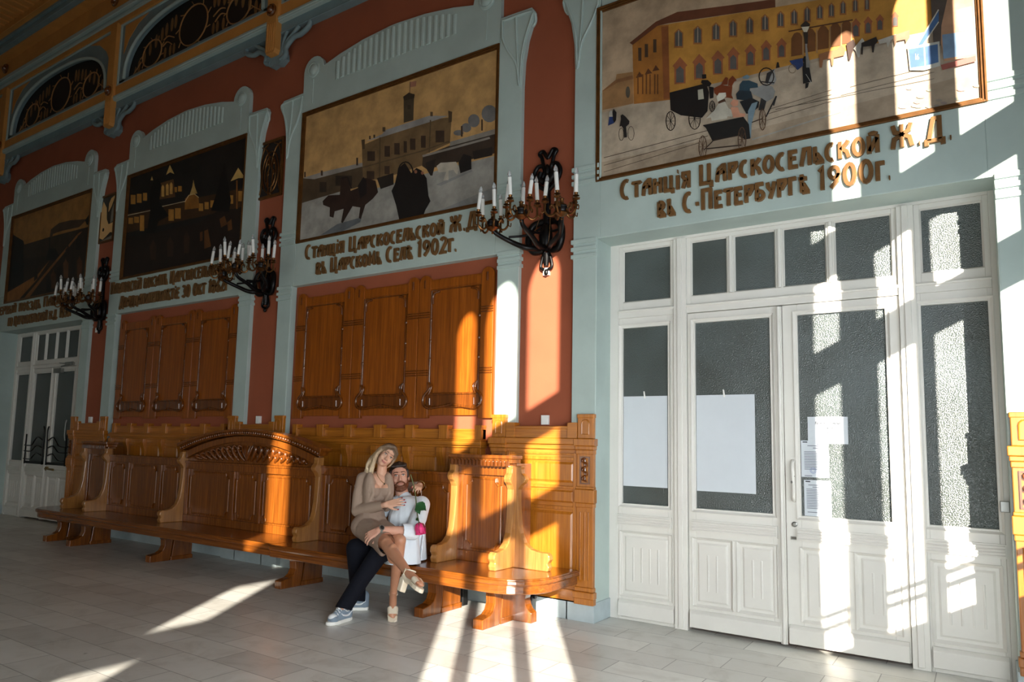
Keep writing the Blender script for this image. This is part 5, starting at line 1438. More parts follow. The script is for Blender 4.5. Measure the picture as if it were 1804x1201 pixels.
# ================================================================== raised bronze lettering
# strokes on a cell 1 high; o = bowl made of an arc list
def A_(cx, cz, rx, rz, a0, a1, n=10): return [(cx+rx*math.cos(math.radians(a0+(a1-a0)*i/n)), cz+rz*math.sin(math.radians(a0+(a1-a0)*i/n))) for i in range(n+1)]
G = {
 'А': (.62, [[(.08,0),(.14,.6),(.2,.8),(.42,1),(.5,1),(.54,0)], A_(.32,.42,.2,.18,0,180,6)]),
 'Б': (.56, [[(.5,1),(.1,1),(.1,0)], [(.1,.05)]+A_(.26,.3,.22,.25,-90,90,8)+[(.1,.55)]]),
 'В': (.54, [[(.1,0),(.1,1)], [(.1,.96)]+A_(.26,.76,.16,.2,90,-90,6)+[(.1,.56)], [(.16,.56),(.46,.12),(.46,.05),(.1,.05)]]),
 'Г': (.46, [[(.1,0),(.1,.97),(.46,.97)]]),
 'Д': (.66, [[(.06,-.16),(.06,.04),(.6,.04),(.6,-.16)], [(.14,.04),(.3,.97),(.5,.97),(.5,.04)]]),
 'Е': (.52, [[(.48,.97),(.1,.97),(.1,.05),(.5,.05)], [(.1,.56),(.42,.56)]]),
 'Ж': (.78, [[(.38,0),(.38,1)], [(.06,0),(.12,.4),(.38,.55),(.64,.4),(.72,0)], [(.08,1),(.14,.7),(.38,.55),(.62,.7),(.7,1)]]),
 'З': (.48, [A_(.22,.76,.18,.2,150,-90,8), A_(.22,.28,.2,.24,90,-150,8)]),
 'И': (.58, [[(.1,1),(.1,0)], [(.48,1),(.48,0)], [(.1,.1),(.48,.85)]]),
 'Й': (.58, [[(.1,1),(.1,0)], [(.48,1),(.48,0)], [(.1,.1),(.48,.85)], A_(.29,1.2,.14,.09,180,360,6)]),
 'І': (.26, [[(.13,0),(.13,.92)], [(.10,1.18),(.16,1.18)]]),
 'К': (.58, [[(.1,0),(.1,1)], [(.5,1),(.42,.85),(.18,.58),(.42,.36),(.52,0)]]),
 'Л': (.56, [[(.06,0),(.22,.97),(.48,.97),(.48,0)]]),
 'М': (.72, [[(.08,0),(.14,1),(.36,.35),(.58,1),(.64,0)]]),
 'Н': (.58, [[(.1,0),(.1,1)], [(.48,0),(.48,1)], [(.1,.62),(.48,.62)]]),
 'О': (.6, [A_(.3,.5,.22,.46,0,360,18)]),
 'П': (.58, [[(.1,0),(.1,.97),(.48,.97),(.48,0)]]),
 'Р': (.54, [[(.1,0),(.1,.97),(.46,.97),(.46,.8),(.28,.5),(.1,.5)]]),
 'С': (.54, [A_(.32,.5,.24,.46,70,290,14)]),
 'Т': (.54, [[(.27,0),(.27,.95)], [(.02,.88),(.06,.97),(.5,.97),(.54,.9)]]),
 'У': (.54, [[(.08,1),(.12,.7),(.3,.45)], [(.48,1),(.4,.6),(.22,0)]]),
 'Ц': (.66, [[(.1,1),(.1,.05),(.56,.05),(.56,-.18)], [(.46,1),(.46,.05)]]),
 'Щ': (.82, [[(.1,1),(.1,.05),(.72,.05),(.72,-.18)], [(.36,1),(.36,.05)], [(.62,1),(.62,.05)]]), 'Ф': (.7, [[(.35,0),(.35,1)], A_(.35,.52,.26,.3,0,360,14)]),
 'Ъ': (.56, [[(.02,.97),(.16,.97),(.16,.05)], [(.16,.5),(.28,.5),(.48,.12),(.48,.05),(.16,.05)]]),
 'Ь': (.5, [[(.1,1),(.1,.05)], [(.1,.5),(.24,.5),(.44,.12),(.44,.05),(.1,.05)]]),
 'Ѣ': (.58, [[(.2,1.12),(.2,.05)], [(.03,.86),(.5,.86)], [(.2,.5),(.32,.5),(.52,.12),(.52,.05),(.2,.05)]]),
 'Ы': (.7, [[(.1,1),(.1,.05)], [(.1,.5),(.22,.5),(.4,.12),(.4,.05),(.1,.05)], [(.6,0),(.6,1)]]),
 'Я': (.54, [[(.44,0),(.44,.97),(.1,.97),(.1,.76),(.24,.5),(.44,.5)], [(.24,.5),(.08,0)]]),
 '-': (.3, [[(.04,.45),(.26,.45)]]), '.': (.24, [[(.08,.06),(.15,.06)]]),
 '0': (.56, [A_(.28,.5,.2,.46,0,360,16)]), '1': (.32, [[(.06,.85),(.18,.97),(.18,0)]]),
 '2': (.52, [A_(.25,.74,.19,.22,160,-30,8)+[(.08,.05),(.48,.05)]]), '3': (.48, [A_(.22,.76,.18,.2,150,-90,8), A_(.22,.28,.2,.24,90,-150,8)]),
 '6': (.52, [A_(.26,.29,.19,.25,0,360,14), [(.42,.97),(.2,.7),(.08,.35)]]), '8': (.52, [A_(.26,.75,.16,.2,0,360,12), A_(.26,.28,.2,.25,0,360,12)]),
 '9': (.52, [A_(.26,.7,.19,.25,0,360,14), [(.45,.65),(.36,.3),(.12,.02)]]),
}
def ribbon(b, pts, w, y0, y1):
    closed = len(pts) > 3 and abs(pts[0][0]-pts[-1][0])+abs(pts[0][1]-pts[-1][1]) < 1e-6
    P = [Vector(p) for p in pts]
    if closed: P = P[:-1]
    n = len(P); Lft, Rgt = [], []
    for i in range(n):
        a = P[i]-P[i-1] if (i or closed) else P[1]-P[0]
        c = P[(i+1) % n]-P[i] if (i < n-1 or closed) else P[i]-P[i-1]
        a = a.normalized(); c = c.normalized()
        t = (a+c); t = t.normalized() if t.length > 1e-4 else a
        nn = Vector((-t.y, t.x)); k = w/2/max(.45, nn.dot(Vector((-a.y, a.x))))
        p = P[i]
        if not closed and i == 0: p = p-a*.0
        Lft.append(p+nn*k); Rgt.append(p-nn*k)
    vs = [(q.x, y0, q.y) for q in Lft]+[(q.x, y0, q.y) for q in Rgt]+[(q.x, y1, q.y) for q in Lft]+[(q.x, y1, q.y) for q in Rgt]
    fs = []
    for i in range(n if closed else n-1):
        j = (i+1) % n
        fs += [(i, n+i, n+j, j), (i, j, 2*n+j, 2*n+i), (n+i, 3*n+i, 3*n+j, n+j)]
    if not closed: fs += [(0, 2*n, 3*n, n), (n-1, 2*n-1, 4*n-1, 3*n-1)]
    b.add(vs, fs)
def text_line(root, s, x0, x1, z, h, big):
    adv = []
    for ch in s:
        up = ch.upper(); k = big if (ch != up.lower() or ch in '0123456789') and ch not in '-.' else 1.0
        if ch == '-' or ch == '.': k = 1.0
        adv.append((up, k, (.42 if ch == ' ' else (G[up][0]+.10)*k)))
    tot = sum(a[2] for a in adv); sc = (x1-x0)/tot
    x = x0
    for up, k, a in adv:
        if up != ' ':
            b = MB()
            for st in G[up][1]:
                pts = [(x+px*sc*k, z+pz*h*k) for px, pz in st]
                ribbon(b, pts, .031, -.024, 0)
            b.build('letter', M['gold'], root, bevel=.003, fix=True)
        x += a*sc
def inscription(label, lines):
    root = thing('inscription', (0, 0, 0), label, 'lettering')
    for ln in lines: text_line(root, *ln)
    return root
b = MB(); b.mat(M['inkdark'])
for s_, xa, xb, z_, h_ in (('Административные', -1.06, -.875, 1.752, .017), ('помещения', -1.02, -.92, 1.715, .015), ('МФК', -1.0, -.94, 1.678, .017)):
    tot = sum(G[c_.upper()][0]+.10 for c_ in s_); x_ = xa
    for i_, c_ in enumerate(s_):
        g_ = G[c_.upper()]
        for st in g_[1]: ribbon(b, [(x_+px*(xb-xa)/tot, z_+pz*h_*(1.3 if i_ == 0 else 1)) for px, pz in st], .0022, REC[0]+.0160, REC[0]+.0168)
        x_ += (g_[0]+.10)*(xb-xa)/tot
b.build('print', None, NOTICE, fix=True)
inscription('raised bronze lettering over the white double door', [
    ('Станція Царскосельской Ж.Д.', -2.57, -.045, 3.765, .135, 1.3), ('въ С-Петербургѣ 1900г.', -2.22, -.43, 3.545, .135, 1.28)])
inscription('raised bronze lettering below the snow painting', [
    ('Станція Царскосельской Ж.Д.', -6.73, -4.08, 3.755, .135, 1.3), ('въ Царскомъ Селѣ 1902г.', -6.52, -4.38, 3.545, .135, 1.28)])
inscription('crowded raised bronze lettering below the night painting', [
    ('Павловскій вокзалъ Царскосельской ж.д.', -11.26, -7.95, 3.775, .15, 1.22), ('Двадцатипятилѣтіе 30 Окт 1862г', -10.96, -8.22, 3.53, .15, 1.15)])
inscription('raised bronze lettering above the far door', [
    ('Первый поѣздъ Павловскъ', -15.45, -12.2, 3.775, .15, 1.2), ('по Царскосельской ж.д. 1836г', -14.86, -12.46, 3.53, .15, 1.15)])
# ================================================================== wall candelabra
def candelabrum(xs, label):
    root = thing('candelabrum', (xs, YR, 3.62), label, 'wall lamp', 'candle wall lamps on the terracotta strips')
    R3 = lambda pts, n=6: smooth_path(pts, n)
    # iron back plate: long stem, crowned top with two loops, lower scrolls and a pendant tip
    b = MB()
    b.tube([(0, -.02, -.20), (0, -.03, .10), (0, -.03, .62)], [.055, .04, .028], 8)
    for sg in (-1, 1):
        b.tube(R3([(sg*.02, -.03, .52), (sg*.05, -.03, .66), (sg*.07, -.03, .74), (sg*.095, -.03, .78), (sg*.055, -.03, .80), (sg*.02, -.03, .75), (0, -.03, .72)]), .019, 8)
        b.tube(R3([(sg*.02, -.03, .40), (sg*.10, -.04, .46), (sg*.145, -.04, .56), (sg*.11, -.04, .64), (sg*.05, -.035, .645), (sg*.035, -.03, .58), (sg*.06, -.04, .53)]), .022, 8)
        b.tube(R3([(sg*.03, -.05, .47), (sg*.075, -.06, .52), (sg*.06, -.06, .58)]), .026, 8)
        b.tube(R3([(sg*.04, -.03, -.20), (sg*.13, -.05, -.21), (sg*.18, -.07, -.12), (sg*.17, -.06, 0), (sg*.12, -.05, .06), (sg*.03, -.03, .08)]), .034, 8)
        b.tube(R3([(sg*.02, -.03, -.22), (sg*.05, -.03, -.30), (sg*.06, -.03, -.37), (sg*.02, -.03, -.40)]), .016, 8)
    b.ball((0, -.045, .60), .028, 8, 6, (1, .7, 2)); b.ball((0, -.05, -.08), .085, 12, 8, (.8, .7, 1.7))
    b.tube([(0, -.03, -.24), (0, -.03, -.36)], [.04, .022], 8); b.ball((0, -.035, -.425), .024, 8, 6, (1, .8, 1.4))
    b.build('back_plate', M['iron'], root, smooth=60)
    hubs = [(-.37, -.43, -.01), (0, -.52, .02), (.37, -.43, .01)]
    b = MB()
    for hx, hy, hz in hubs:
        k = 1 if hx > 0 else -1 if hx < 0 else 0
        b.tube(R3([(k*.04, -.04, -.18), (k*.13 if k else 0, -.18, -.20), (hx*.72, hy*.62, -.14), (hx*.95, hy*.93, -.08), (hx, hy, hz-.03)]), [.032-.0006*i for i in range(25)], 8)
        b.tube(R3([(k*.03, -.04, .04), (k*.12 if k else 0, -.14, -.06), (hx*.75, hy*.66, -.10)]), .012, 8)
    b.build('bracket_arm', M['iron'], root, smooth=60)
    b = MB()
    for sg in (-1, 1): b.tube(R3([(sg*.05, -.06, .15), (sg*.08, -.12, -.05), (sg*.05, -.10, -.17), (0, -.08, -.16)]), .0035, 5)
    b.build('electric_cord', M['gold'], root)
    random.seed(11)
    for hi, (hx, hy, hz) in enumerate(hubs):
        b = MB(); b.mat(M['bronze'])
        b.lathe([(.002, -.085), (.012, -.075), (.008, -.062), (.03, -.05), (.062, -.025), (.05, -.012)], (hx, hy, hz), 14)
        b.mat(M['iron']); b.lathe([(.05, -.012), (.06, .012), (.055, .03), (.058, .036), (.04, .05)], (hx, hy, hz), 14)
        b.mat(M['bronze']); b.lathe([(.04, .05), (.045, .055), (.02, .07), (.016, .10), (.024, .11), (.002, .125)], (hx, hy, hz), 14)
        hub = b.build('hub', None, root, smooth=50)
        for k in range(5):
            a = 2*PI*k/5 + .35 + .4*hi
            ca, sa = math.cos(a), math.sin(a)
            at = lambda r, z: (hx+ca*r, hy+sa*r, hz+z)
            b = MB(); b.mat(M['bronze'])
            b.tube(R3([at(.045, .02), at(.075, -.035), at(.115, -.045), at(.148, -.01), at(.15, .045), at(.15, .075)], 5), .0105, 7)
            b.tube(R3([at(.06, .02), at(.085, .055), at(.105, .04), at(.10, .015)], 4), .008, 6)
            b.tube(R3([at(.15, .0), at(.175, -.02), at(.18, .015)], 4), .005, 6)
            c = at(.15, .07)
            b.lathe([(.004, -.005), (.018, .0), (.034, .012), (.03, .016), (.012, .018), (.011, .028), (.030, .036), (.026, .042), (.012, .044), (.017, .058), (.019, .066), (.016, .068)], c, 12)
            for q in range(6):
                aa = 2*PI*q/6; b.ball((c[0]+.033*math.cos(aa), c[1]+.033*math.sin(aa), c[2]+.013), .007, 6, 4)
            arm = b.build('arm', None, hub, smooth=50)
            tilt = Vector((random.uniform(-.012, .012), random.uniform(-.012, .012), 0))
            h = .165 if random.random() > .15 else .13
            b = MB(); b.mat(M['plastic'])
            p0 = Vector(c)+Vector((0, 0, .066)); p1 = p0+Vector((0, 0, h))+tilt
            b.tube([p0, p1], .0185, 10)
            b.mat(M['bulb']); d = tilt*.3
            b.tube([p1, p1+Vector((0, 0, .012)), p1+Vector((0, 0, .03))+d, p1+Vector((0, 0, .052))+d, p1+Vector((0, 0, .068))+d*1.6], [.011, .017, .0185, .011, .002], 10)
            b.mat(M['steel']); b.tube([p1, p1+Vector((0, 0, .014))], .0105, 8)
            # worn dark flecks on the paper sleeve
            b.mat(M['inkdark'])
            if random.random() > .35:
                zz = random.uniform(.3, .9); p = p0.lerp(p1, zz); a2 = random.uniform(-2.4, -.9)
                b.ball((p.x+.0145*math.cos(a2), p.y+.0145*math.sin(a2), p.z), .004, 6, 4, (1.2, .6, 2.6))
            b.build('candle', None, root, smooth=50)
    return root
def bulb_mat():
    m, nt, b = new_mat('clear_bulb')
    b.inputs['Base Color'].default_value = (.92, .94, .96, 1)
    b.inputs['Roughness'].default_value = .06
    b.inputs['Transmission Weight'].default_value = .75
    b.inputs['IOR'].default_value = 1.25
    return m
M['bulb'] = bulb_mat()
_labs = ['nearest candelabrum beside the white door, its candles in front of the terracotta strip',
         'middle candelabrum between the night painting and the snow painting',
         'farthest candelabrum at the left, beside the far door and the stained art panel']
cand = candelabrum(SX[0], _labs[0])
for i in (1, 2):
    c = copy_tree(cand); c.location = (SX[i], YR, 3.62); c['label'] = _labs[i]

# ================================================================== frieze under the ceiling
def frieze():
    x0, x1 = XL, -5.2
    root = thing('trim_5', (0, 0, 0), None, None, None, 'structure')
    b = MB(); b.box(x0, x1, -.09, YR, 7.14, 7.31); b.box(x0, x1, -.10, YR, 8.40, 8.50)
    b.build('cream_beam', M['cream'], root, bevel=.01)
    b = MB(); b.box(x0, x1, -.11, YR, 7.055, 7.135); b.box(x0, x1, -.12, YR, 7.085, 7.11); b.box(x0, x1, -.12, YR, 8.50, 8.56); b.box(x0, x1, -.17, YR, 8.58, 8.66)
    b.build('pale_moulding', M['blue'], root, bevel=.008)
    b = MB(); b.box(x0, x1, -.05, YR, 6.93, 7.06); b.box(x0, x1, -.06, YR, 6.92, 6.94)
    b.build('slate_band', M['slate'], root, bevel=.006)
    b = MB(); b.box(x0, x1, -.14, YR, 8.66, 8.98); b.box(x0, x1, -.32, YR, 8.98, 9.0)
    b.build('cove', M['cream'], root)
    b = MB(); b.box(x0, x1, -.42, YR, 9.0, 9.10); b.box(x0, x1, -.46, YR, 9.10, 9.16)
    b.build('cornice', M['slate'], root, bevel=.01)
    b = MB(); b.box(x0, x1, -.55, YR, 9.16, 9.30); b.build('cornice_beam', M['cream'], root, bevel=.01)
    for xp in [SX[1]-PER*k for k in range(0, 3)]:
        b = MB(); b.box(xp-.10, xp+.10, -.14, YR, 7.30, 8.42)
        b.prism([(xp-.10, 6.68), (xp-.075, 6.625), (xp+.075, 6.625), (xp+.10, 6.68), (xp+.10, 7.16), (xp-.10, 7.16)], -.14, YR)
        b.box(xp-.115, xp+.115, -.135, YR, 7.13, 7.32)
        for dx in (-.06, -.02, .02, .06): b.tube([(xp+dx, -.142, 6.66), (xp+dx, -.142, 7.05)], .012, 6)
        post = b.build('pendant_post', M['cream'], root, bevel=.008)
        b = MB(); b.lathe([(.085, 0), (.085, .02), (.07, .035), (.05, .025), (.045, .05), (.02, .07), (.001, .072)], (xp, -.14, 7.235), 16, 'y')
        b.build('boss', M['carve'], post, smooth=40)
        b = MB(); b.lathe([(.10, 0), (.10, .02), (.08, .04), (.05, .03), (.04, .06), (.001, .08)], (xp, -.15, 8.83), 16, 'y')
        b.build('boss', M['carve'], post, smooth=40)
        # bracket of curling leaves under the beam
        b = MB()
        for sg in (-1, 1):
            T = lambda pts: [(xp+sg*u, -.03, z) for u, z in pts]
            b.tube(smooth_path(T([(.10, 6.56), (.20, 6.60), (.20, 6.70), (.34, 6.80), (.48, 6.80), (.62, 6.86), (.64, 6.93)]), 6), .035, 8, squash=None)
            b.tube(smooth_path(T([(.14, 6.64), (.22, 6.78), (.34, 6.86), (.44, 6.93)]), 6), .03, 8)
            b.tube(smooth_path(T([(.12, 6.68), (.15, 6.82), (.20, 6.93)]), 6), .025, 8)
            b.prism([(xp+sg*u, z) for u, z in ((.0, 6.52), (.08, 6.50), (.18, 6.56), (.17, 6.64), (.12, 6.70), (.10, 6.94), (0, 6.94))], -.05, YR)
        b.build('leaf_bracket', M['slate'], root, smooth=60, fix=True)
    for kb, xc in enumerate([SX[1]-PER*(k+.5) for k in range(-1, 3)]):
        if kb == 0: xc = SX[1]+PER*.5
        h = PER/2-.10
        e = 2.5
        def arch(wd, ht, z0, n=28):
            out = []
            for i in range(n+1):
                a = PI*i/n
                out.append((xc-wd*math.copysign(abs(math.cos(a))**(2/e), math.cos(a)), z0+ht*abs(math.sin(a))**(2/e)))
            return out
        # spandrel with arched opening
        A0 = arch(1.76, .86, 7.40)
        b = MB()
        for i in range(len(A0)-1):
            (xa, za), (xb, zb) = A0[i], A0[i+1]
            b.prism([(xa, za), (xb, zb), (xb, 8.41), (xa, 8.41)], -.05, .02)
        b.box(xc-h, xc-1.76, -.05, .02, 7.30, 8.41); b.box(xc+1.76, xc+h, -.05, .02, 7.30, 8.41); b.box(xc-h, xc+h, -.05, .02, 7.30, 7.40)
        b.build('spandrel', M['slate'], root, fix=True)
        b = MB(); b.tube([(x, -.06, z) for x, z in A0], .028, 8); b.ring(xc-h, xc+h, 7.31, 8.41, .03, -.075, 0)
        b.build('arch_moulding', M['blue'], root, smooth=60)
        b = MB()
        for sg in (-1, 1): b.prism([(xc+sg*1.84, 8.36), (xc+sg*1.15, 8.36), (xc+sg*1.45, 8.27), (xc+sg*1.70, 8.08), (xc+sg*1.84, 7.86)], -.056, -.04)
        b.build('ochre_corner', M['cream'], root, fix=True)
        b = MB(); b.box(xc-1.78, xc+1.78, .03, YR, 7.38, 8.28); b.build('dark_ground', M['dark'], root)
        b = MB(); b.mat(M['frieze_gold'])
        for u, z, rx, rz in ((-1.10, 7.68, .27, .22), (0, 7.80, .36, .32), (1.10, 7.68, .27, .22)):
            b.tube([(xc+u+rx*math.cos(2*PI*k/28), .02, z+rz*math.sin(2*PI*k/28)) for k in range(28)], .012, 6, closed=True)
            for k in range(9):
                a = 2*PI*k/9+.2
                b.tube([(xc+u+rx*math.cos(a), .02, z+rz*math.sin(a)), (xc+u+rx*1.28*math.cos(a+.15), .02, z+rz*1.28*math.sin(a+.15))], .007, 5)
        for sg in (-1, 1):
            b.tube(smooth_path([(xc+sg*.55, .02, 7.66), (xc+sg*.68, .02, 7.74), (xc+sg*.8, .02, 7.70)], 5), .01, 5)
            b.tube(smooth_path([(xc+sg*.50, .02, 7.76), (xc+sg*.66, .02, 7.83), (xc+sg*.78, .02, 7.80)], 5), .01, 5)
            b.tube(smooth_path([(xc+sg*1.68, .02, 7.43), (xc+sg*1.4, .02, 7.47), (xc+sg*1.1, .02, 7.44), (xc+sg*.75, .02, 7.48)], 6), .011, 5)
            b.tube(smooth_path([(xc+sg*1.62, .02, 7.47), (xc+sg*1.48, .02, 7.56), (xc+sg*1.40, .02, 7.62)], 6), .009, 5)
        b.mat(M['frieze_leaf'])
        random.seed(5)
        for u in (-1.58, -1.48, -1.34, -1.18, -1.02, -.86, -.74, -.6, -.5, .5, .6, .74, .86, 1.02, 1.18, 1.34, 1.48, 1.58):
            top = 7.40+.80*(1-(abs(u)/1.8)**2.5)
            b.ball((xc+u, .035, top-.14), .05, 8, 6, (1.0, .25, 2.6))
            if abs(u) > .45 and abs(u) < .8: b.ball((xc+u, .035, 7.58), .045, 8, 6, (1.0, .25, 2.4))
        b.build('wrought_grille', None, root, smooth=50)
    return root
M['frieze_gold'] = plain('frieze_dull_gold', (176, 128, 78), .5, .2)
M['frieze_leaf'] = plain('frieze_brown_leaf', (124, 90, 52), .6)
frieze()
# ribbed boards of the ceiling
def ribbed():
    b = MB()
    z = ZC
    for k in range(70):
        x = XL+.4+k*.2
        if x > -5: break
        b.box(x, x+.10, -2.2, -.55, z-.03, z)
    for k in range(24):
        y = -2.35-k*.2
        b.box(XL, -5, y, y+.10, z-.03, z)
    b.box(XL, -5, -2.25, -2.17, z-.05, z)
    return b.build('trim_6', M['cream'])
tag(ribbed(), kind='structure')

# ================================================================== small things on the strips
def socket(x, z, s, label):
    b = MB(); b.box(x-s, x+s*.8, YR-.03, YR, z-s*1.05, z+s*1.05); b.box(x-s*.85, x+s*.62, YR-.034, YR-.028, z-s*.85, z+s*.85); b.box(x+s*.66, x+s*.70, YR-.033, YR-.028, z-s*.9, z+s*.9)
    tag(b.build('wall_socket', M['plastic'], bevel=.004), label, 'socket', 'white sockets on the terracotta strips')
socket(-3.335, 1.772, .042, 'low white socket on the sunlit strip beside the white door')
socket(-3.345, 3.205, .034, 'small white box just under the nearest candelabrum')
socket(-7.50, 1.772, .045, 'low white socket behind the arched bench back')
socket(-11.66, 1.772, .045, 'low white socket on the farthest strip beside the far door')
socket(-11.68, 3.235, .036, 'small white box under the farthest candelabrum')
# metal grille picture on the strip between night and snow paintings
def art_frame(name, xs, z0, z1, hw, label):
    root = thing(name, (xs, YR, 0), label, 'panel')
    b = MB(); b.ring(-hw, hw, z0, z1, .035, -.03, 0); b.build('frame', M['frame'], root, bevel=.004)
    return root
r = art_frame('grille_panel', SX[1]-.065, 4.71, 5.51, .245, 'dark openwork metal panel in a bronze frame between the night and snow paintings')
b = MB(); b.box(-.22, .22, -.012, -.001, 4.74, 5.48); b.build('ground', M['dark'], r)
b = MB()
for rx, rz in ((.16, .29), (.11, .22)): b.tube([(rx*math.cos(2*PI*k/26), -.018, 5.06+rz*math.sin(2*PI*k/26)) for k in range(26)], .011, 6, closed=True)
for sg in (-1, 1):
    b.tube(smooth_path([(sg*.02, -.018, 4.75), (sg*.05, -.018, 5.0), (sg*.02, -.018, 5.2), (sg*.09, -.018, 5.38), (sg*.19, -.018, 5.44)], 6), .011, 6)
    b.tube(smooth_path([(sg*.20, -.018, 4.78), (sg*.17, -.018, 4.95), (sg*.20, -.018, 5.2), (sg*.15, -.018, 5.40), (sg*.05, -.018, 5.46)], 6), .010, 6)
    for z in (4.9, 5.05, 5.2): b.ball((sg*.055, -.018, z), .026, 8, 6, (1, .5, 1.6))
b.build('openwork', M['bronze'], r, smooth=60)
r = art_frame('stained_panel', SX[2]-.06, 4.70, 5.52, .24, 'cream and brown stained art panel in a dark frame beside the farthest candelabrum')
b = MB(); b.mat(plain('stained_dark', (48, 38, 28), .4)); b.box(-.21, .21, -.012, -.001, 4.73, 5.49)
b.mat(plain('stained_cream', (226, 180, 118), .4))
for pts in ([(-.20, 4.80), (-.10, 4.76), (.12, 4.86), (.20, 4.84), (.20, 5.02), (.05, 5.0), (-.02, 5.10), (-.05, 5.30), (-.16, 5.42), (-.20, 5.30)], [(.02, 5.22), (.10, 5.30), (.20, 5.48), (.08, 5.44), (.02, 5.36)]):
    b.prism(pts, -.016, -.011)
b.mat(plain('stained_grey', (128, 122, 108), .4)); b.prism([(.10, 5.02), (.20, 5.04), (.20, 5.38), (.12, 5.25)], -.015, -.011); b.prism([(-.20, 4.73), (.2, 4.73), (.2, 4.80), (-.05, 4.76)], -.015, -.011)
b.mat(M['iron']); b.ball((-.10, -.014, 4.93), .03, 10, 6, (1, .3, 1.1))
b.build('image', None, r, fix=True)
# ================================================================== the couple on the bench
def skin_mat(name, c, rough=.5):
    m, nt, b = new_mat(name)
    v = coords(nt)
    nz = node(nt, 'ShaderNodeTexNoise', Scale=9.0, Detail=4.0)
    nt.links.new(v, nz.inputs['Vector'])
    lin = srgb(c)
    nt.links.new(ramp(nt, nz.outputs['Fac'], [(.35, (lin[0]*.93, lin[1]*.88, lin[2]*.86, 1)), (.65, lin)]), b.inputs['Base Color'])
    b.inputs['Roughness'].default_value = rough
    b.inputs['Subsurface Weight'].default_value = .08
    b.inputs['Subsurface Radius'].default_value = (.02, .008, .004)
    return m
def cloth_mat(name, c, folds=.3, fscale=9.0, weave=.1, rough=.85):
    m, nt, b = new_mat(name)
    v = coords(nt)
    b.inputs['Base Color'].default_value = srgb(c)
    b.inputs['Roughness'].default_value = rough
    b.inputs['Specular IOR Level'].default_value = .2
    n1 = node(nt, 'ShaderNodeTexNoise', Scale=fscale, Detail=3.0, Distortion=1.2)
    nt.links.new(v, n1.inputs['Vector'])
    bump(nt, b, n1.outputs['Fac'], folds, .03)
    return m
def hair_mat(name, stops, zscale, rough=.45):
    """strands: fine noise; stops run along the length of the hair (distance from the crown)"""
    m, nt, b = new_mat(name)
    v = coords(nt, (60, 60, 14))
    n1 = node(nt, 'ShaderNodeTexNoise', Scale=1.6, Detail=4.0, Distortion=1.0)
    nt.links.new(v, n1.inputs['Vector'])
    tc = nt.nodes.new('ShaderNodeTexCoord')
    ln = nt.nodes.new('ShaderNodeVectorMath'); ln.operation = 'LENGTH'
    nt.links.new(tc.outputs['Object'], ln.inputs[0])
    ml = nt.nodes.new('ShaderNodeMath'); ml.operation = 'MULTIPLY'; ml.inputs[1].default_value = zscale
    nt.links.new(ln.outputs['Value'], ml.inputs[0])
    mx = nt.nodes.new('ShaderNodeMix'); mx.data_type = 'RGBA'; mx.blend_type = 'MULTIPLY'; mx.inputs['Factor'].default_value = .75
    nt.links.new(ramp(nt, ml.outputs[0], [(p, srgb(c)) for p, c in stops]), mx.inputs[6])
    nt.links.new(ramp(nt, n1.outputs['Fac'], [(.35, (.45, .4, .36, 1)), (.62, (1, 1, 1, 1))]), mx.inputs[7])
    nt.links.new(mx.outputs[2], b.inputs['Base Color'])
    b.inputs['Roughness'].default_value = rough
    bump(nt, b, n1.outputs['Fac'], .5, .01)
    return m

